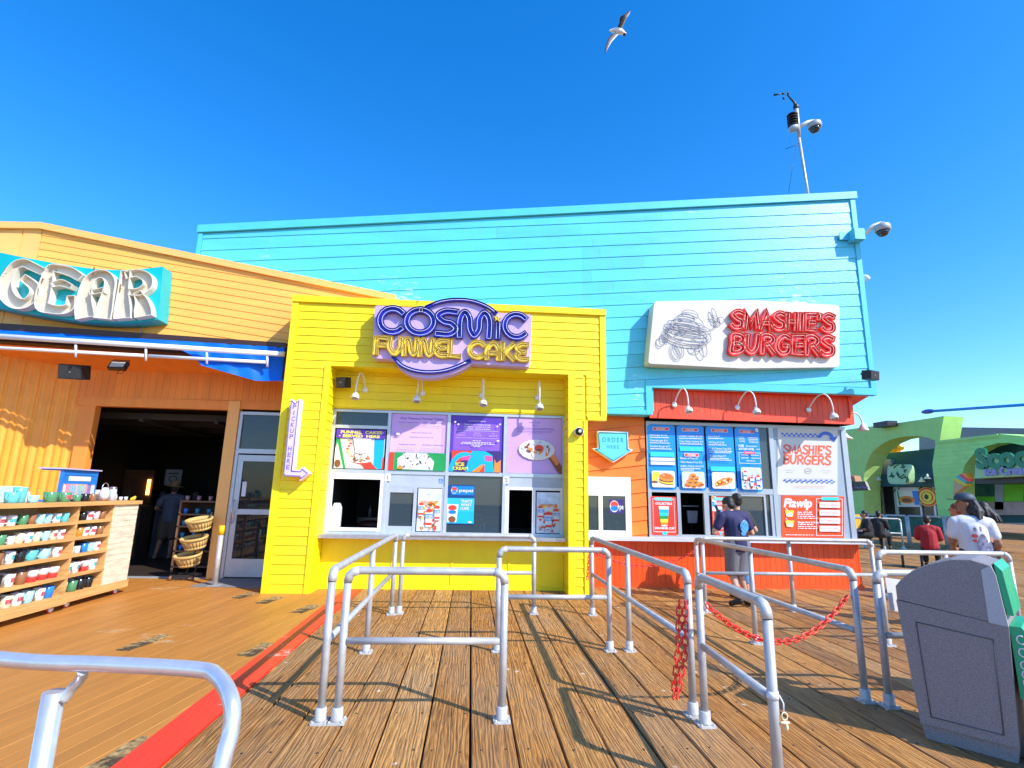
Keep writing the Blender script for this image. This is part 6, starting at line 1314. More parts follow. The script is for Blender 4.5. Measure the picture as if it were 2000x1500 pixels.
for i, (px, r_, h_, mn) in enumerate(((205, .045, .16, 'print_white'), (226, .04, .13, 'ring_mint'), (240, .035, .10, 'ring_silver'), (176, .045, .15, 'ring_violet'), (70, .05, .13, 'mug_white'), (244, .03, .07, 'mug_black'))):
    y = top_y(px); M2 = WHT2 if mn == 'print_white' else _M.get(mn, WHT); lathe_thing('canister', [(r_, 0), (r_, h_*.7), (r_*.75, h_*.82), (r_*.8, h_*.86), (r_*.8, h_), (.001, h_+.002)], (XC-.32, y, ZC), M2, 'small lidded canister in the back row on the cart top, %s counted' % ordn[i] if False else ['white canister behind the handled jar', 'mint canister behind the shot glasses', 'silver canister at the right of the cart top', 'violet canister just right of the blue rack', 'white canister behind the pale blue cup', 'small black pot near the shell ornament'][i]+' on the cart top', 'canister', 'canisters on the cart top')
y = top_y(250); t = thing('figurine', (XC-.1, y, ZC), 'small yellow and orange shell ornament at the right end of the cart top', 'ornament'); MB().m(mat('ornament_yellow', (.85, .50, .03), .4)).ell((XC-.1, y, ZC+.03), (.03, .04, .03)).ell((XC-.1, y+.03, ZC+.05), (.02, .02, .02)).ell((XC-.1, y-.05, ZC+.022), (.02, .03, .022)).build('body', t)
# ---- shelf and basket rack just inside the entrance
t = thing('shelf_unit', (-5.35, 11.7, 0), 'brown shelf unit of blue cups just inside the shop entrance', 'shelf'); 
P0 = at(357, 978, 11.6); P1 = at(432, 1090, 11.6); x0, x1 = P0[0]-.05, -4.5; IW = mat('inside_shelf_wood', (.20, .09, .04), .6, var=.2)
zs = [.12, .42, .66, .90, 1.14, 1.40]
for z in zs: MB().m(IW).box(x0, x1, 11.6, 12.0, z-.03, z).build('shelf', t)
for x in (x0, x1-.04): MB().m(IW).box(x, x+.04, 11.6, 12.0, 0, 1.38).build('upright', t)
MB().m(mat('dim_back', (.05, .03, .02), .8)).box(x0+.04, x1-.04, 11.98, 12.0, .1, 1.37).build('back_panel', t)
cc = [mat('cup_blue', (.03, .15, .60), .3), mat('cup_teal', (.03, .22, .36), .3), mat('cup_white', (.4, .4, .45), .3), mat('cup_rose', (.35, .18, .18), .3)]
R = random.Random(8)
for si, z in enumerate(zs[1:]):
    for j in range(6):
        x = x0+.10+j*(x1-x0-.18)/5.5; M_ = cc[0] if si == 0 else cc[1] if si == 1 else R.choice(cc)
        lathe_thing('cup', [(.035, 0), (.045, .10), (.04, .10), (.03, .01)], (x, 11.68, z), M_, '%s cup on the inside shelf, %s row from the floor, %s from the left' % ({'cup_blue': 'blue', 'cup_teal': 'teal', 'cup_white': 'white', 'cup_rose': 'rose'}[M_.name], ordn[si], ordn[j]), 'cup', 'cups on the shelf inside the entrance', 12)
t = thing('basket_rack', (-5.15, 10.75, 0), 'black wheeled rack holding three tilted chip-wood baskets at the entrance', 'rack')
b0 = at(362, 1130, 10.75); RK = mat('rack_black_wire', (.02, .018, .016), .5)
xr = at(398, 1060, 10.8)[0]
mb = MB().m(RK)
for dx in (-.0, .16): mb.tube([(xr+dx*.2-.18, 10.62+dx*1.6, .06), (xr+.12+dx*.2, 10.70+dx*1.6, 1.22)], .014, 6)
mb.box(xr-.42, xr+.0, 10.58, 10.60, .05, .10); mb.box(xr-.42, xr+.0, 10.88, 10.90, .05, .10); mb.build('frame', t)
for dx in (-.40, -.02): MB().m(IW).lathe([(.001, -.02), (.04, -.02), (.04, .02), (.001, .02)], (xr+dx, 10.58, .045), 12, Matrix.Rotation(pi/2, 4, 'Y')).build('castor', t)
BSK = mat('basket_chipwood', (.62, .42, .14), .6, var=.15); BSD = mat('basket_dark_slats', (.35, .20, .06), .7)  # darker brown for the slats around the bowl
for i, (px, py) in enumerate(((390, 1024), (380, 1060), (368, 1093))):
    c = at(px, py, 10.62); b = thing('basket', (c[0], 10.62, c[1]), 'oval chip-wood basket on the black rack, ' + ['topmost', 'middle', 'lowest'][i] + ' of three', 'basket', 'baskets on the entrance rack')
    M_ = Matrix.Translation((c[0], 10.62, c[1])) @ Matrix.Rotation(-.12, 4, 'Y') @ Matrix.Rotation(.25, 4, 'X') @ Matrix.Diagonal((1, .75, 1, 1))
    mb = MB().m(BSK); mb.lathe([(.17, -.10), (.235, .10), (.222, .10), (.16, -.09), (.001, -.09)], L0, 24, M_)
    for k in range(24): a = 2*pi*k/24; mb.m(BSD).tube([tuple(M_ @ Vector((.18*cos(a), .18*sin(a), -.07))), tuple(M_ @ Vector((.222*cos(a), .222*sin(a), .05)))], .009, 5)
    mb.build('bowl', b); MB().m(BSK).lathe([(.240, .06), (.247, .105), (.235, .11), (.228, .06)], L0, 24, M_).build('rim', b)
    o = MB().m(BSK).lathe([(.175, -.105), (.192, -.06), (.186, -.06)], L0, 24, M_).build('hoop', b)
# dark clutter inside the shop so that the depth reads
for i in range(5):
    x = -8.3+i*.62; o = tag(MB().m(mat('dim_stock_%d' % (i % 3), [(.05, .03, .02), (.02, .025, .04), (.045, .04, .04)][i % 3], .7, var=.4)).box(x, x+.45, 13.6+i*.3, 14.1+i*.3, 0, 1.2+.2*(i % 2)).box(x+.05, x+.15, 13.62+i*.3, 13.7+i*.3, 1.2+.2*(i % 2), 1.55).build('stock_table'), 'dim merchandise stand deep inside the gift shop, %s from the left' % ordn[i], 'display', 'merchandise stands inside the shop')
# ================================================================= PEOPLE
SKIN = mat('skin_tan', (.42, .20, .11), .55, var=.06); SKIN2 = mat('skin_light', (.55, .29, .19), .55, var=.06); HAIR = mat('hair_black', (.010, .008, .008), .5, var=.3, nscale=30, bump=.5, bscale=90)
def hand(mb, w, d, side=1, curl=.5, s=1.0):
    """palm from wrist w along d with four fingers and a thumb"""
    w, d = Vector(w), Vector(d).normalized(); n = d.cross(Vector((0, 0, 1))); n = n.normalized() if n.length > .1 else Vector((1, 0, 0)); u = n.cross(d)
    cap(mb, w, .026*s, w+d*.075*s, .034*s, 8)
    for i in range(4):
        k = (i-1.5)*.019*s; b = w+d*.085*s+u*k; L1 = [.036, .040, .038, .030][i]*s; m_ = b+(d*cos(curl)+n*side*sin(curl))*L1; e = m_+(d*cos(curl*2.2)+n*side*sin(curl*2.2))*L1*.85
        cap(mb, b, .0105*s, m_, .0095*s, 6); cap(mb, m_, .0095*s, e, .008*s, 6)
    b = w+d*.025*s+u*.03*s; m_ = b+(d*.6+u*.8)*.035*s; cap(mb, b, .013*s, m_, .011*s, 6); cap(mb, m_, .011*s, m_+(d+n*side*.4).normalized()*.03*s, .009*s, 6)
def person(base, yaw, label, J, skin, clothes, hair=None, vox=.011, s=1.0, headrot=(0, 0, 0), facing=None):
    """J: joint dict (local, facing +Y): pel, chest, neck, head, ls, le, lw, rs, re, rw, lh, lk, la, rh, rk, ra ; clothes: list of callables"""
    t = thing('person', base, label, 'person'); M_ = Matrix.Translation(base) @ Matrix.Rotation(yaw, 4, 'Z') @ Matrix.Scale(s, 4)
    V = {k: Vector(v) for k, v in J.items()}
    mb = MB()
    cap(mb, V['pel'], .135, V['chest'], .15); cap(mb, V['pel']+Vector((-.06, 0, 0)), .11, V['pel']+Vector((.06, 0, 0)), .11); cap(mb, V['ls']*.75+V['rs']*.25, .085, V['rs']*.75+V['ls']*.25, .085)
    cap(mb, V['chest']+Vector((0, 0, .08)), .07, V['head']-Vector((0, 0, .05)), .052)
    for a in 'lr':
        cap(mb, V[a+'s'], .062, V[a+'e'], .042); cap(mb, V[a+'e'], .042, V[a+'w'], .028)
        cap(mb, V[a+'h'], .088, V[a+'k'], .056); cap(mb, V[a+'k'], .055, V[a+'k']*.7+V[a+'a']*.3, .058); cap(mb, V[a+'k']*.7+V[a+'a']*.3, .058, V[a+'a'], .036)
        f = V.get(a+'f', V[a+'a']+Vector((0, .15, -.04))); cap(mb, V[a+'a']-Vector((0, .03, .03)), .036, f, .03)
        hand(mb, V[a+'w'], V.get(a+'d', (V[a+'w']-V[a+'e'])), 1 if a == 'l' else -1, .55)
    HM = Matrix.Translation(V['head']) @ Matrix.Rotation(headrot[2], 4, 'Z') @ Matrix.Rotation(headrot[0], 4, 'X')
    hv = lambda x, y, z: tuple(HM @ Vector((x, y, z)))
    mb.ell(L0, (.078, .098, .105), 16, 10, HM @ Matrix.Translation((0, -.008, .035))); mb.ell(L0, (.062, .075, .075), 14, 8, HM @ Matrix.Translation((0, .020, -.045)))
    cap(mb, hv(0, .095, .02), .010, hv(0, .118, -.012), .014, 8); cap(mb, hv(-.018, .088, -.052), .008, hv(.018, .088, -.052), .008, 8); mb.ell(L0, (.02, .02, .016), 8, 6, HM @ Matrix.Translation((0, .078, -.092)))
    for sx in (-1, 1): mb.ell(L0, (.012, .022, .032), 8, 6, HM @ Matrix.Translation((sx*.080, -.005, 0))); mb.ell(L0, (.022, .012, .008), 8, 6, HM @ Matrix.Translation((sx*.032, .088, .036)))
    body = remesh('body', mb, skin, vox, None, 2); body.matrix_world = M_ @ Matrix.Translation(body.location); mw = body.matrix_world.copy(); body.parent = t; body.matrix_parent_inverse = Matrix.Translation(-Vector(base)); body.matrix_basis = mw
    def put(name, m2, M2, v=.013, it=3):
        o = remesh(name, m2, M2, v, None, it); mw = M_ @ Matrix.Translation(o.location); o.parent = t; o.matrix_parent_inverse = Matrix.Translation(-Vector(base)); o.matrix_basis = mw; return o
    eb = MB().m(BLK)
    for sx in (-1, 1): eb.ell(L0, (.011, .006, .007), 8, 6, HM @ Matrix.Translation((sx*.032, .094, .022)))
    o = eb.build('eyes', None); mw = M_ @ Matrix.Translation(o.location); o.parent = t; o.matrix_parent_inverse = Matrix.Translation(-Vector(base)); o.matrix_basis = mw
    for fn in clothes: fn(V, HM, put)
    return t, M_
def tee(M2, sleeve=.62, hem=-.06, loose=.03, name='t_shirt'):
    def f(V, HM, put):
        m = MB(); cap(m, V['pel']+Vector((0, 0, hem+.06)), .135+loose, V['chest'], .150+loose*.8); cap(m, V['pel']+Vector((-.05, 0, hem+.05)), .105+loose, V['pel']+Vector((.05, 0, hem+.05)), .105+loose)
        cap(m, V['ls']*.8+V['rs']*.2, .088+loose*.5, V['rs']*.8+V['ls']*.2, .088+loose*.5); cap(m, V['chest']+Vector((0, 0, .05)), .12, V['chest']+Vector((0, 0, .135)), .075)
        for a in 'lr': cap(m, V[a+'s'], .070+loose*.4, V[a+'s'].lerp(V[a+'e'], sleeve), .056+loose*.55)
        o = put(name, m, M2)
        if V['pel'].z > .8:
            zc = V['pel'].z+hem-.06-o.location.z+(o.matrix_basis.translation.z*0)
            lo = min(v.co.z for v in o.data.vertices); cut = lo+.085
            for v in o.data.vertices:
                if v.co.z < cut: v.co.z = cut-(cut-v.co.z)*.06
    return f
def legs(M2, frac, name, r=.03):
    def f(V, HM, put):
        m = MB(); cap(m, V['pel']+Vector((-.07, 0, .0)), .115+r*.5, V['pel']+Vector((.07, 0, .0)), .115+r*.5)
        for a in 'lr':
            cap(m, V[a+'h'], .092+r, V[a+'k'], .062+r) if frac >= 1 else cap(m, V[a+'h'], .092+r, V[a+'h'].lerp(V[a+'k'], frac), .075+r)
            if frac > 1: cap(m, V[a+'k'], .062+r*.8, V[a+'k'].lerp(V[a+'a'], frac-1), .045+r*.6)
        put(name, m, M2)
    return f
def shoes(M2, name='shoes'):
    def f(V, HM, put):
        for a in 'lr':
            m = MB(); ff = V.get(a+'f', V[a+'a']+Vector((0, .15, -.04))); b = V[a+'a']-Vector((0, .04, .035)); cap(m, b, .046, ff, .042); cap(m, V[a+'a']-Vector((0, 0, .03)), .05, V[a+'a']+Vector((0, 0, .0)), .045); put('shoe', m, M2, .009)
    return f
def hairf(M2, kind_='short', name='hair'):
    def f(V, HM, put):
        m = MB(); m.ell(L0, (.086, .104, .098), 16, 10, HM @ Matrix.Translation((0, -.022, .052)))
        if kind_ == 'short': m.ell(L0, (.080, .06, .08), 12, 8, HM @ Matrix.Translation((0, -.055, .0)))
        if kind_ == 'long':
            for i in range(26):
                R_ = random.Random(i); a = radians(-160+i*5.5*2.2); p0 = HM @ Vector((.07*cos(a), -.04+.06*sin(a)*.6-.03, .03)); p1 = p0+Vector((R_.uniform(-.05, .05), -.06+R_.uniform(-.05, .02), -.12)); p2 = p1+Vector((R_.uniform(-.05, .05), R_.uniform(-.05, .03), -.10)); cap(m, p0, .030, p1, .030, 6); cap(m, p1, .028, p2, .016, 6)
        put(name, m, M2, .010, 2)
    return f
ST = dict(pel=(0, 0, .96), chest=(0, 0, 1.28), head=(0, .01, 1.63), ls=(-.19, 0, 1.40), le=(-.25, -.02, 1.13), lw=(-.24, .10, .90), rs=(.19, 0, 1.40), re=(.25, -.02, 1.13), rw=(.24, .10, .90), lh=(-.09, 0, .92), lk=(-.10, .02, .50), la=(-.10, -.01, .09), rh=(.09, 0, .92), rk=(.10, .02, .50), ra=(.10, -.01, .09), neck=(0, 0, 1.5))
def pose(**k): d = dict(ST); d.update(k); return d
NAVY = mat('navy_tee', (.022, .022, .085), .8, var=.15, bump=.3, bscale=20); GSH = mat('grey_shorts', (.16, .15, .17), .8, var=.12); BLS = mat('black_shoe', (.012, .011, .012), .6)
# man in navy tee leaning to the kiosk counter with a phone at his face (seen from behind)
Jn = pose(head=(-.03, .13, 1.56), chest=(0, .04, 1.26), ls=(-.21, .05, 1.38), le=(-.33, .10, 1.12), lw=(-.19, .26, 1.36), ld=(.2, .1, .5), rs=(.20, .04, 1.38), re=(.31, .03, 1.12), rw=(.28, .26, 1.12), rk=(.05, .06, .50), ra=(.14, -.02, .09), rf=(.16, .10, .045), lk=(-.07, .08, .49), la=(-.10, -.12, .14), lf=(-.20, -.05, .05))
t, M_ = person((4.37, 8.72, 0), .12, 'man in a navy t-shirt and grey shorts at the kiosk, seen from behind', Jn, SKIN2, [tee(NAVY, .60, -.10, .035), legs(GSH, .92, 'shorts', .035), shoes(BLS), hairf(HAIR)], vox=.009, headrot=(-.42, 0, .45))
def tloc(M, pts): return [tuple(M @ Vector(p)) for p in pts]
gb = MB().m(mat('shirt_graphic_blue', (.05, .25, .62), .7, var=.5, nscale=30)); 
def patch(mb, M, cx, cz, rx_, rz_, yfun, n=16):
    c = tuple(M @ Vector((cx, yfun(cx, cz), cz))); vs = [c]
    for j in range(n): a = 2*pi*j/n; x, z = cx+rx_*cos(a), cz+rz_*sin(a); vs.append(tuple(M @ Vector((x, yfun(x, z), z))))
    mb.add(vs, [(0, 1+j, 1+(j+1) % n) for j in range(n)])
backy = lambda x, z: .035-.188*sqrt(max(.2, 1-(x/.26)**2))-.008
patch(gb, M_, .06, 1.24, .085, .10, backy); patch(gb, M_, .03, 1.13, .045, .035, backy); gb.build('back_print', t)
MB().m(WHT2).tube(tloc(M_, [(-.03, backy(-.03, 1.27)-.004, 1.27), (.06, backy(.06, 1.345)-.004, 1.345), (.15, backy(.15, 1.25)-.004, 1.25)]), .003, 4).build('print_outline', t)
ph = MB().m(BLK).box(-.035, .035, -.006, .006, -.075, .075, M_ @ Matrix.Translation((-.15, .27, 1.49)) @ Matrix.Rotation(.5, 4, 'Z') @ Matrix.Rotation(-.4, 4, 'X')); tag(ph.build('phone'), 'black phone held at the face of the man in the navy shirt', 'phone')
Jm = pose(re=(.33, -.05, 1.14), rw=(.27, .14, 1.20))
person((4.70, 9.30, 0), .25, 'person in a dark top and blue jeans standing just beyond the navy shirt', Jm, SKIN2, [tee(mat('dark_grey_tee', (.03, .028, .03), .8), .6), legs(mat('blue_jeans', (.10, .22, .42), .8, var=.2), 1.55, 'jeans'), shoes(BLS), hairf(HAIR)])
# person in the shop
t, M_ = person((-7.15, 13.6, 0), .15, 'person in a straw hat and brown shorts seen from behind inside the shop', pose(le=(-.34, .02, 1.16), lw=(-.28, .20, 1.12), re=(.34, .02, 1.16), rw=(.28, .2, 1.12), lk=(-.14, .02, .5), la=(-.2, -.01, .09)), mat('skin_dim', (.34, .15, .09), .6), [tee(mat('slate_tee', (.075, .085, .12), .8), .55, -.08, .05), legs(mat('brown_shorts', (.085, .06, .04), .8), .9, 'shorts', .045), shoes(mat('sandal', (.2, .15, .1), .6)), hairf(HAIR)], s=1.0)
h = MB().m(mat('straw_hat', (.34, .17, .07), .7, var=.2, nscale=20)); h.lathe([(.001, .16), (.06, .16), (.085, .12), (.098, .06), (.11, .055), (.20, .03), (.205, .022), (.10, .04)], tuple(M_ @ Vector((0, -.01, 1.66))), 24, Matrix.Rotation(.12, 4, 'Y')); h.build('hat', t)
# man in white tee beyond the right-hand rail, facing left
WT = mat('white_tee', (.60, .59, .64), .8, var=.06, bump=.2, bscale=12)
Jw = pose(head=(0, .10, 1.62), chest=(0, .03, 1.27), ls=(-.175, .02, 1.38), le=(-.22, .08, 1.12), lw=(-.13, .30, 1.04), rs=(.175, .0, 1.38), re=(.25, -.02, 1.12), rw=(.22, .12, .93))
t, M_ = person((6.86, 7.0, 0), -.42, 'man with long dark hair, navy cap and white printed t-shirt, facing left', Jw, mat('skin_brown', (.30, .125, .065), .55), [tee(WT, .60, -.10, .028), legs(mat('dark_shorts', (.03, .03, .035), .8), .95, 'shorts'), shoes(BLS), hairf(mat('hair_dark_brown', (.018, .011, .009), .5, var=.4, nscale=30, bump=.6, bscale=80), 'long')], s=1.03, vox=.010, headrot=(0, 0, 1.35))
c = MB().m(mat('navy_cap', (.03, .05, .08), .6)); H = M_ @ Matrix.Translation((0, .10, 1.655)) @ Matrix.Rotation(1.35, 4, 'Z'); c.lathe([(.104, .02), (.108, .035), (.10, .075), (.07, .11), (.001, .125)], L0, 20, H @ Matrix.Diagonal((1, 1.12, 1, 1)))
c.prism([(-.085, .06), (-.08, .15), (-.04, .195), (.04, .195), (.08, .15), (.085, .06)], lambda a, b: tuple(H @ Vector((a, b, .028-.1*a*a*5))), lambda a, b: tuple(H @ Vector((a, b, .036-.1*a*a*5)))); c.build('cap', t)
g = MB(); by = lambda x, z: .022-.186*sqrt(max(.2, 1-(x/.29)**2))-.010
g.m(mat('tee_print_grey', (.22, .22, .32), .8, var=.6, nscale=30)); patch(g, M_, .03, 1.12, .055, .13, by); patch(g, M_, .10, 1.08, .03, .07, by); patch(g, M_, -.04, 1.30, .02, .03, by); patch(g, M_, .02, 1.31, .012, .035, by)
g.m(mat('tee_print_red', (.45, .05, .06), .8)); patch(g, M_, -.05, 1.22, .035, .025, by); patch(g, M_, -.055, 1.16, .022, .022, by); g.m(mat('tee_print_tan', (.45, .22, .14), .8)); patch(g, M_, .13, 1.18, .02, .035, by); g.build('back_print', t)
# seated person in a red shirt on a bench
def seated(**k): return pose(pel=(0, 0, .55), chest=(0, .02, .88), head=(0, .08, 1.22), ls=(-.19, .03, 1.0), rs=(.19, .03, 1.0), le=(-.25, .08, .74), re=(.25, .10, .74), lw=(-.15, .30, .70), rw=(.15, .30, .70), lh=(-.09, .05, .53), rh=(.09, .05, .53), lk=(-.13, .45, .52), rk=(.13, .45, .52), la=(-.13, .45, .09), ra=(.13, .45, .09), **k)
bx, by_ = gz(1822, 1112, 0); 
person((bx, by_, 0), -1.35+.6, 'person in a dark red shirt seated with their back to the camera', seated(), SKIN, [tee(mat('dark_red_shirt', (.35, .012, .02), .8, var=.1), .8, -.02, .05), legs(mat('black_pants', (.012, .012, .015), .8), 1.8, 'trousers'), shoes(BLS), hairf(HAIR)])
t = thing('bench', (bx, by_, 0), 'low dark bench under the person in the dark red shirt', 'bench'); M_ = Matrix.Translation((bx, by_, 0)) @ Matrix.Rotation(-.75, 4, 'Z')
MB().m(BLK).box(-.75, .55, -.22, .22, .38, .42, M_).build('seat', t)
for x in (-.6, -.2, .4): MB().m(BLK).tube(tloc(M_, [(x, -.18, .38), (x, -.22, .0)]), .03, 8).build('leg', t)
x_, y_ = 8.6, 8.55
person((x_, y_, 0), .3, 'person with very long dark hair in black, behind the white t-shirt', ST, SKIN, [tee(mat('black_top', (.012, .011, .014), .8), .8), legs(mat('black_pants', (.012, .012, .015), .8), 1.8, 'trousers'), shoes(BLS), hairf(mat('hair_dark_brown', (.018, .011, .009), .5), 'long')], s=.97)
person((8.9, 9.35, 0), .6, 'person in an orange-red patterned top, half hidden behind the white t-shirt', ST, SKIN, [tee(mat('orange_red_top', (.75, .10, .05), .8, var=.4, nscale=12), .9), legs(BLS, 1.8, 'trousers'), shoes(BLS), hairf(mat('hair_auburn', (.16, .05, .02), .5), 'short')], s=.95)
for i, (px, py) in enumerate(((1700, 1076), (1722, 1074), (1652+6, 1080))):
    x_, y_ = gz(px, py, 0); k = .82
    x_, y_ = x_*1.0, y_*1.0
    person((x_, y_, 0), [1.2, -1.0, 0][i], ['dark-haired person in black seated at the far fence, left of two', 'dark-haired person in black seated at the far fence, right of two', 'dark-haired person in black seated beside the kiosk corner'][i], seated(), SKIN, [tee(mat('black_top', (.012, .011, .014), .8), .9), legs(mat('black_pants', (.012, .012, .015), .8), 1.8, 'trousers'), shoes(BLS), hairf(HAIR)], vox=.02)
TD = mat('tie_dye', (.08, .45, .22), .8, var=.9, nscale=7)
_t = TD.node_tree; _n = _t.nodes.new('ShaderNodeTexNoise'); _n.inputs['Scale'].default_value = 5; _r = _t.nodes.new('ShaderNodeValToRGB'); _e = _r.color_ramp.elements; _e[0].position = .35; _e[0].color = (.01, .12, .06, 1); _e[1].position = .65; _e[1].color = (.7, .45, .12, 1); _x = _e.new(.5); _x.color = (.05, .42, .24, 1); _t.links.new(_n.outputs[0], _r.inputs[0]); _t.links.new(_r.outputs[0], _t.nodes['Principled BSDF'].inputs['Base Color'])
person((5.02, 4.42, 0), .5, 'person in a green tie-dye t-shirt behind the litter bins at the right edge', ST, SKIN2, [tee(TD, .7, -.05, .06), legs(mat('black_pants', (.012, .012, .015), .8), 1.8, 'trousers'), shoes(BLS), hairf(HAIR)], s=.74)
# ================================================================= SEAGULL
Yb = 7.0
def gp(x, y, d=0): a = at(1150+x/12.5, y/12.5, Yb+d); return Vector((a[0], Yb+d, a[1]))
t = thing('seagull', gp(700, 760), 'seagull gliding overhead with spread grey and white wings', 'bird')
GW = mat('gull_white', (.75, .73, .70), .7); GG = mat('gull_wing_grey', (.16, .14, .17), .7, var=.3, nscale=30); GD = mat('gull_tip_dark', (.025, .02, .035), .7)
P = [gp(500, 745), gp(560, 745), gp(650, 750), gp(740, 765), gp(810, 785), gp(850, 815), gp(880, 820), gp(912, 800)]; mb = MB().m(GW); mb.tube(smooth([tuple(p) for p in P], 3), [r_[0] for r_ in smooth([(.008,), (.022,), (.045,), (.05,), (.04,), (.03,), (.026,), (.006,)], 3)], 12); mb.build('body', t)
MB().m(GD).ell(gp(868, 835), (.028, .028, .028), 10, 8).ell(gp(905, 802), (.018, .01, .01), 8, 6).build('head', t)
for lead, trail in (([(800, 715), (870, 560), (910, 470), (980, 360), (1025, 262)], [(690, 690), (745, 560), (765, 430), (850, 350), (1015, 258)]), ([(720, 835), (640, 930), (560, 1020), (480, 1160), (405, 1305)], [(590, 815), (490, 910), (440, 1020), (405, 1160), (388, 1300)])):
    lp = smooth(lead, 4); tp = smooth(trail, 4); n = len(lp)
    for nm, k0, k1, M2 in (('wing', .0, .22, GW), ('wing_coverts', .22, .68, GG), ('flight_feathers', .68, 1.0, GD)):
        mb = MB().m(M2); vs = []
        for i in range(n):
            f = i/(n-1); k0_, k1_ = (k0, k1) if i < n-3 else (k0, k1); L_, T_ = Vector(lp[i]), Vector(tp[i]); a, b = L_.lerp(T_, k0_), L_.lerp(T_, k1_); d = -.25*sin(f*pi*.5)+.10*f
            for q, th in ((a, .008), (b, .003)): vs += [tuple(gp(q.x, q.y, d-th)), tuple(gp(q.x, q.y, d+th))]
        fs = []
        for i in range(n-1): a = i*4; b = a+4; fs += [(a, a+2, b+2, b), (a+1, b+1, b+3, a+3), (a, b, b+1, a+1), (a+2, a+3, b+3, b+2)]
        mb.add(vs, fs, False); mb.build(nm, t)
# ================================================================= BACKGROUND AT RIGHT
GR1 = mat('green_stucco', (.44, .72, .20), .7, var=.06); GR2 = mat('green_clapboard', (.44, .78, .22), .65, var=.05, rnd=.05); TEAL = mat('dark_teal_wall', (.01, .075, .10), .7, var=.15)
X1g, X2g = 19.8, 18.9
def g8(x, y, X): return atx(1640+x/5, 780+y/5, X)
def g7(x, y, X): return atx(1640+x/4.69, 780+y/4.69, X)
t = thing('green_arcade', (20, 25, 0), 'green stucco building front with a big arched opening over dark shop windows', 'building')
arch = [g8(x, y, X1g) for x, y in ((245, 1150), (232, 900), (236, 760), (255, 650), (300, 540), (355, 480), (430, 425), (520, 385), (640, 362), (770, 357), (860, 375), (945, 405), (975, 412))]
outer = [g8(x, y, X1g) for x, y in ((-60, 1150), (-60, 900), (-60, 700), (-60, 450), (-60, 325), (100, 290), (300, 265), (470, 243), (620, 222), (760, 202), (880, 184), (960, 171), (1018, 161))]
mb = MB().m(GR1)
for i in range(len(arch)-1):
    q = [outer[i], outer[i+1], arch[i+1], arch[i]]; mb.prism(q, lambda a, b: (X1g, a, b), lambda a, b: (X1g+.9, a, b))
e0, e1 = g8(1018, 161, X1g), g8(975, 412, X1g); mb.build('arch_wall', t)
MB().m(GR1).prism([outer[3], outer[4], (45, outer[4][1]), (45, 0), (outer[3][0], 0)], lambda a, b: (X1g, a, b), lambda a, b: (X1g+.9, a, b)).build('side_wall', t)
mb = MB().m(TEAL); Xb = 21.2; mb.prism([g8(200, 1160, Xb), g8(200, 560, Xb), g8(300, 540, Xb), g8(940, 478, Xb), g8(990, 478, Xb), g8(1000, 1160, Xb)], lambda a, b: (Xb, a, b), lambda a, b: (Xb+.3, a, b)); mb.build('rear_wall', t)
MB().m(mat('mauve_panel', (.30, .22, .36), .7)).prism([g8(x, y, Xb-.2) for x, y in ((232, 745), (240, 660), (285, 555), (500, 590), (505, 730))], lambda a, b: (Xb-.2, a, b), lambda a, b: (Xb-.05, a, b)).build('mauve_panel', t)
MB().m(TEAL).prism([g8(x, y, Xb-.5) for x, y in ((240, 850), (240, 745), (925, 715), (940, 850))], lambda a, b: (Xb-.5, a, b), lambda a, b: (Xb-.02, a, b)).build('fascia', t)
MB().m(mat('far_dark_glass', (.03, .025, .03), .2, var=.4, nscale=.6)).prism([g8(x, y, Xb-.05) for x, y in ((295, 1150), (290, 850), (925, 850), (965, 1150))], lambda a, b: (Xb-.05, a, b), lambda a, b: (Xb, a, b)).build('glazing', t)
for x in (300, 405, 530, 545, 775, 910): a0 = g8(x, 855, Xb-.09); a1 = g8(x+28, 1140, Xb-.09); MB().m(ALU).prism([(a0[0]-.05, a0[1]), (a0[0]+.05, a0[1]), (a1[0]+.05, a1[1]), (a1[0]-.05, a1[1])], lambda a, b: (Xb-.10, a, b), lambda a, b: (Xb-.051, a, b)).build('mullion', t)
def sidepanel(name, label, cat, pts, X, M2, fn=None, th=.12, group=None):
    t = thing(name, (X, pts[0][0], pts[-1][1]), label, cat, group); MB().m(M2).prism(pts, lambda a, b: (X, a, b), lambda a, b: (X+th, a, b)).build('board', t)
    if fn: m = MB(); fn(m); m.build('print', t)
    return t
def sd(m, M2, c, r1, r2, X, n=14):       # ellipse on a side plane
    m.m(M2); m.add([(X, c[0]+r1*cos(2*pi*j/n), c[1]+r2*sin(2*pi*j/n)) for j in range(n)], [tuple(range(n))])
def fn(m):
    m.m(PCRM).prism([g8(x, y, Xb-.17) for x, y in ((552, 895), (765, 895), (775, 1030), (565, 1030))], lambda a, b: (Xb-.17, a, b), lambda a, b: (Xb-.16, a, b))
    m.m(PBLUE).prism([g8(x, y, Xb-.18) for x, y in ((705, 895), (765, 895), (775, 1030), (735, 1030))], lambda a, b: (Xb-.18, a, b), lambda a, b: (Xb-.17, a, b))
    m.m(PGRN).prism([g8(x, y, Xb-.18) for x, y in ((556, 895), (570, 895), (600, 1030), (580, 1030))], lambda a, b: (Xb-.18, a, b), lambda a, b: (Xb-.17, a, b))
    sd(m, PORG, g8(655, 980, 0) if False else g8(655, 980, Xb-.19), .5, .18, Xb-.19); sd(m, PBRN, g8(655, 985, Xb-.2), .3, .1, Xb-.20)
sidepanel('poster', 'funnel cake poster in the far shop window under the arch', 'poster', [g8(x, y, Xb-.15) for x, y in ((543, 858), (770, 858), (785, 1050), (560, 1050))], Xb-.15, WHT2, fn, .05)
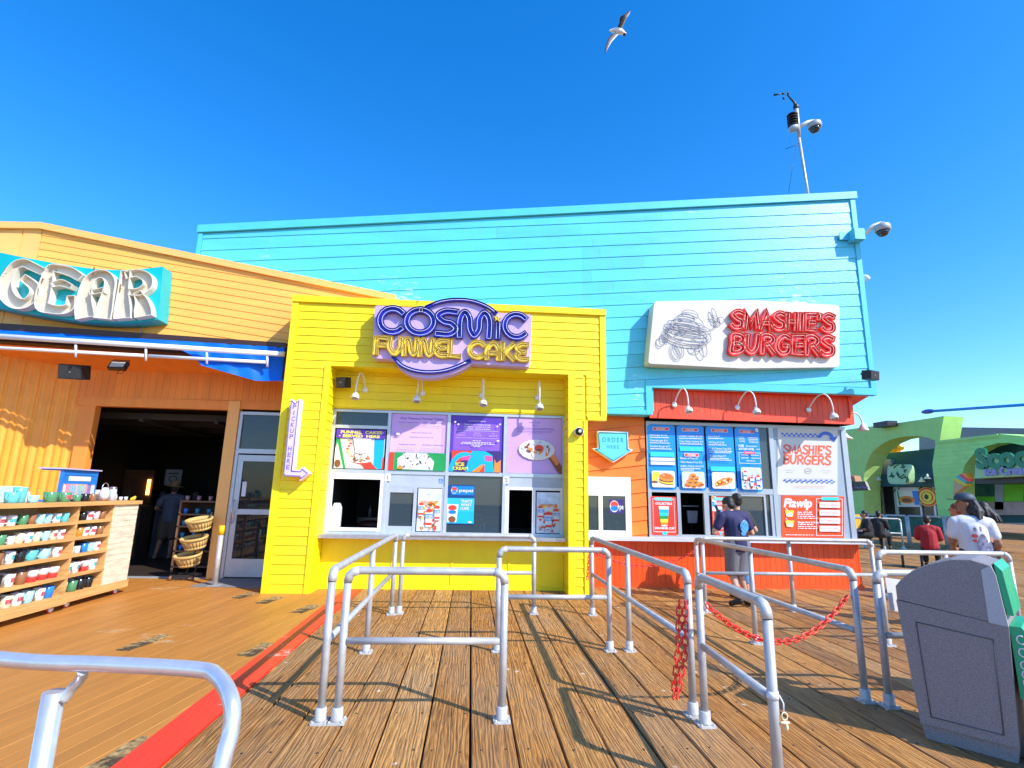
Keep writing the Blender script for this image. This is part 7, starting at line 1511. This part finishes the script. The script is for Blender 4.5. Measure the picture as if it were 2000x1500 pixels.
def fn(m):
    c = g8(855, 952, Xb-.16); sd(m, PREDp, c, .52, .42, Xb-.16); sd(m, PYEL, c, .44, .34, Xb-.165); sd(m, PREDp, c, .34, .25, Xb-.17); sd(m, PYEL, c, .26, .22, Xb-.175); sd(m, PBLK, (c[0]+.03, c[1]), .12, .12, Xb-.18)
sidepanel('round_sign', 'round red and yellow badge sign in the far shop window', 'sign', [(g8(855, 952, Xb-.15)[0]+.56*cos(2*pi*j/18), g8(855, 952, Xb-.15)[1]+.44*sin(2*pi*j/18)) for j in range(18)], Xb-.15, PYEL, fn, .05)
def fn(m):
    m.m(mat('sign_dark_green', (.01, .12, .06), .5)); R = random.Random(6); c = g8(562, 730, 19.4)
    for i in range(14):
        P = [(c[0]+R.uniform(-.55, .55), c[1]+R.uniform(-.7, .7))]
        for j in range(5): P.append((P[-1][0]+R.uniform(-.18, .18), P[-1][1]+R.uniform(-.14, .14)))
        m.tube([(19.38, a, b) for a, b in P], .022, 5)
pts = [tuple(p) for p in roundpoly([g8(x, y, 19.4) for x, y in ((462, 640), (655, 632), (672, 700), (670, 815), (640, 828), (468, 826))], .3)]
sidepanel('round_sign', 'pale green rounded sign with dark green scribbled drawing under the arch', 'sign', pts, 19.4, mat('pale_green_sign', (.36, .60, .30), .5), fn, .3)
def fn(m): 
    c = g8(88, 865, 16.4); m.m(mat('coral_letter', (.75, .25, .18), .5)); st_ = [(c[0]-(x-.4)*.55, c[1]+z*.55-.08) for x, z in GL['S'][1][0]]; m.tube([(16.37, a, b) for a, b in st_], .05, 6); m.m(mat('mauve_line', (.35, .25, .55), .5)); d = g8(150, 860, 16.4); m.tube([(16.38, d[0]-i*.09, d[1]+.03*sin(i*1.5)) for i in range(10)], .02, 5)
sidepanel('hanging_sign', 'small black sign with a coral letter S beside the kiosk', 'sign', [g8(x, y, 16.4) for x, y in ((60, 805), (245, 800), (280, 885), (70, 900))], 16.4, BLK, fn, .1)
sidepanel('hat_ornament', 'tan dome shape on top of the small black sign', 'ornament', [g8(x, y, 16.5) for x, y in ((80, 803), (90, 760), (115, 742), (140, 750), (155, 803))], 16.5, mat('tan_ornament', (.42, .20, .09), .6), None, .3)
a = g8(435, 248, X1g-.3); t = thing('floodlight', (X1g-.3, a[0], a[1]), 'small dark floodlight on top of the green arch', 'lamp'); MB().m(BLK).box(X1g-.5, X1g, a[0]-.45, a[0]+.45, a[1]-.1, a[1]+.14).build('housing', t)
for i, (x, y) in enumerate(((345, 815), (380, 790), (805, 805), (860, 775))): a = g8(x, y, Xb-.62); lathe_thing('far_lamp', [(.02, .22), (.05, .14), (.15, .0), (.14, -.01)], (Xb-.62, a[0], a[1]), WHT, 'small white lamp on the dark fascia under the arch, %s from the left' % ordn[i], 'lamp', 'lamps on the dark fascia')
# second green building
t = thing('ice_cream_building', (18.9, 17, 0), 'light green clapboard building with an arch over the Scoops ice cream sign', 'building')
W2 = [g7(x, y, X2g) for x, y in ((885, 382), (850, 600), (910, 1130), (1130, 1130), (1125, 680), (1150, 600), (1195, 540), (1250, 480), (1340, 430), (1450, 402), (1560, 398), (1700, 425), (1900, 520), (1900, 330), (1640, 345), (1455, 315))]
mb = MB().m(GR2); fx = lambda a, b, d: (X2g-d, a, b)
P_l = W2[:3]+[W2[3], W2[4]]; 
L_e = [W2[4], W2[5], W2[6], W2[7], W2[8], W2[9], W2[10], W2[11], W2[12]]; topl = lambda y: g7(0, 0, 1)
quads = [[W2[0], W2[1], W2[2], W2[3], W2[4]]]
tops = [g7(x, 382-(x-885)*.118 if x < 1455 else 315+(x-1455)*.1, X2g) for x in (885, 930, 1000, 1080, 1180, 1300, 1455, 1650, 1900)]
for i in range(8): quads.append([tops[i], tops[i+1], L_e[i+1], L_e[i]])
for q in quads:
    mb.prism(q, lambda a, b: (X2g, a, b), lambda a, b: (X2g+.5, a, b))
for q in quads: siding(mb, q, fx, .16, 0, lap=.012, joints=False, seed=2)
mb.build('arch_wall', t)
MB().m(GR2).prism([tops[0], tops[6], (tops[6][0], tops[6][1]-.1), (tops[0][0], tops[0][1]-.1)], lambda a, b: (X2g-.06, a, b), lambda a, b: (X2g+3.2, a, b)).build('roof_cap', t)
mb = MB().m(TEAL); Xc = 20.0; mb.prism([g7(x, y, Xc) for x, y in ((1080, 1130), (1080, 380), (2000, 380), (2000, 1130))], lambda a, b: (Xc, a, b), lambda a, b: (Xc+.3, a, b)); mb.build('rear_wall', t)
for x0, x1, y0, y1, M2, nm in ((1145, 1200, 780, 960, GR2, 'pier'), (1210, 1415, 785, 890, mat('green_menu', (.01, .11, .06), .5, var=.4, nscale=3), 'menu_panel'), (1210, 1415, 892, 940, mat('lime_panel', (.12, .55, .01), .5), 'lime_panel'), (1505, 1680, 770, 935, mat('lime_panel', (.12, .55, .01), .5), 'lime_panel'), (1420, 1500, 780, 1010, GRYF, 'post_panel'), (1190, 2000, 940, 1060, mat('tan_counter', (.38, .30, .30), .6, var=.2), 'counter')):
    MB().m(M2).prism([g7(x, y, Xc-.12) for x, y in ((x0, y0), (x1, y0-5), (x1, y1), (x0, y1))], lambda a, b: (Xc-.12, a, b), lambda a, b: (Xc-.01, a, b)).build(nm, t)
def fn(m):
    for st_, x, y, h, w, M2 in (('Scoops', 1265, 632, .70, None, mat('scoops_green', (.0, .20, .09), .4)), ('Ice Cream', 1345, 695, .28, None, mat('pale_violet', (.30, .28, .55), .5))):
        c = g7(x, y, 18.3); txt(m.m(M2), st_, 0, 0, h, 0, w, 'L', .05, 0, 0, .04, fr=lambda X, Zz, d, c=c: (18.28-d, c[0]-X, c[1]+Zz))
sidepanel('shop_sign', 'pale green sign reading Scoops Ice Cream under the far arch', 'sign', [g7(x, y, 18.3) for x, y in ((1250, 500), (1900, 515), (1900, 690), (1235, 725))], 18.3, mat('pale_green_sign', (.36, .60, .30), .5), fn, .4)
MB().m(BLK).prism([g7(x, y, 18.6) for x, y in ((1240, 725), (1900, 690), (1900, 760), (1240, 775))], lambda a, b: (18.6, a, b), lambda a, b: (19.6, a, b)).build('awning_band', t)
# ice cream cone sign
Xi = 18.6; t = thing('cone_sign', (Xi, g7(1100, 780, Xi)[0], 2.2), 'cut-out ice cream cone sign with rainbow swirls on the green clapboard', 'sign')
def cpoly(nm, pts, M2, X): MB().m(M2).prism([g7(x, y, X) for x, y in pts], lambda a, b: (X, a, b), lambda a, b: (Xi+.2, a, b)).build(nm, t)
cpoly('cone', ((1048, 742), (1150, 790), (1038, 872)), mat('cone_tan', (.62, .40, .20), .6), Xi)
for i, (pts, c) in enumerate(((((1048, 742), (1060, 715), (1150, 760), (1152, 792), (1100, 775)), '#e8d030'), (((1060, 715), (1085, 695), (1165, 745), (1150, 770)), '#30b8c0'), (((1085, 695), (1120, 680), (1170, 725), (1162, 750)), '#e04868'), (((1120, 680), (1150, 672), (1168, 700), (1168, 725)), '#f0a030'))): cpoly('swirl', pts, mat('swirl%d' % i, c, .5), Xi-.03-.012*i)
# grey building, coaster, blue boom
t = thing('grey_building', (30, 24, 0), 'plain grey building beyond the green fronts', 'building'); P_ = [atx(x, y, 28) for x, y in ((1795, 840), (1857, 834), (2100, 838), (2100, 1000), (1795, 1000))]
MB().m(mat('grey_render', (.20, .20, .24), .8, var=.1, dirt=.2)).prism(P_, lambda a, b: (28, a, b), lambda a, b: (34, a, b)).build('wall', t)
YC = mat('coaster_yellow', (.90, .48, .0), .4); t = thing('coaster_track', (36, 45, 0), 'yellow roller coaster track seen through the green arch', 'ride')
def cz_(x, y): a = g8(x, y, 34); return (34, a[0], a[1])
MB().m(YC).tube([cz_(380, 515), cz_(450, 490), cz_(520, 485), cz_(560, 500)], .35, 8).tube([cz_(455, 440), cz_(490, 425), cz_(560, 445), cz_(610, 480)], .18, 8).tube([cz_(560, 500), cz_(540, 440)], .12, 6).tube([cz_(450, 490), cz_(470, 430)], .15, 6).tube([cz_(600, 480), cz_(530, 500)], .12, 6).tube([cz_(450, 490), (34, cz_(450, 490)[1], 0)], .3, 8).build('track', t)
t = thing('ride_boom', (32, 30, 8), 'long bright blue ride boom against the sky at the right', 'ride'); BB = mat('boom_blue', (.0, .25, .62), .4); a = atx(1808, 804, 32); b = atx(2080, 785, 32)
MB().m(BB).tube([(32, a[0], a[1]), (32, b[0], b[1])], .09, 8).build('boom', t); MB().m(mat('boom_tip', (.03, .08, .45), .4)).ell((32, a[0]-.2, a[1]-.02), (.3, .5, .16)).build('tip', t)
MB().m(BB).tube([(32, b[0], b[1]), (32, b[0], 0)], .2, 8).build('support', t)
# green banner fences and far rails
FG = mat('fence_banner_green', (.01, .11, .075), .6, var=.5, nscale=5); FY = mat('banner_yellow', (.75, .42, .02), .6)
xs = [1697, 1733, 1776, 1812, 1850, 1905]
for i in range(5):
    A = gz(xs[i]+4, 1062+i*2.2, 0); B = gz(xs[i+1], 1064+i*2.2, 0); t = thing('fence_panel', (A[0], A[1], 0), 'green banner fence panel before the far shops, %s from the left' % ordn[i], 'fence', 'green banner fence panels')
    for P_ in (A, B): MB().m(RAIL).tube([(P_[0], P_[1], 0), (P_[0], P_[1], 1.15)], .05, 6).build('post', t)
    MB().m(RAIL).tube([(A[0], A[1], 1.15), (B[0], B[1], 1.15)], .04, 6).build('rail', t); mb = MB().m(FG); mb.add([(A[0], A[1], .35), (B[0], B[1], .35), (B[0], B[1], 1.1), (A[0], A[1], 1.1), (A[0]+.04, A[1], .35), (B[0]+.04, B[1], .35), (B[0]+.04, B[1], 1.1), (A[0]+.04, A[1], 1.1)], [(0, 1, 2, 3), (4, 5, 6, 7), (0, 1, 5, 4), (2, 3, 7, 6)]); mb.build('banner', t)
for i, (a, b) in enumerate(((( 1765, 1073), (1690, 1070)), ((1728, 1073), (1668, 1070)), ((1705, 1068), (1664, 1066)))):
    A, B = gz(*a), gz(*b); rail_thing('distant galvanized queue rail beyond the kiosk, %s from the right' % ordn[i], [[A, B]], [A, B], [(A, B)], group='distant queue rails')
A = gz(1668, 1062, 0); B = gz(1685, 1062, 0); t = thing('banner', (A[0], A[1], 0), 'yellow banner panel behind the distant rails', 'banner'); MB().m(FY).prism([A, B, (B[0]+.05, B[1]+.05), (A[0]+.05, A[1]+.05)], lambda a, b: (a, b, .2), lambda a, b: (a, b, 1.15)).build('sheet', t)
# cola badge behind the small window, dark ladder of pipes there, and prints on the far posters
_a, _b = at(1189, 975, YK-.0355), at(1219, 1003, YK-.0355)
p = Panel('badge', 'round cola badge inside the small window beside the right yellow pier', 'sign', quadrect(_a[0], _b[0], _b[1], _a[1]), YK-.0355, PNAVY, .001)
p.el(WHT2, .36, .5, .30, .42).el(PREDp, .36, .62, .25, .24).el(PBLUE, .36, .36, .25, .2).text(WHT2, 'pe', .83, .3, .4, .26, bold=.02).done()
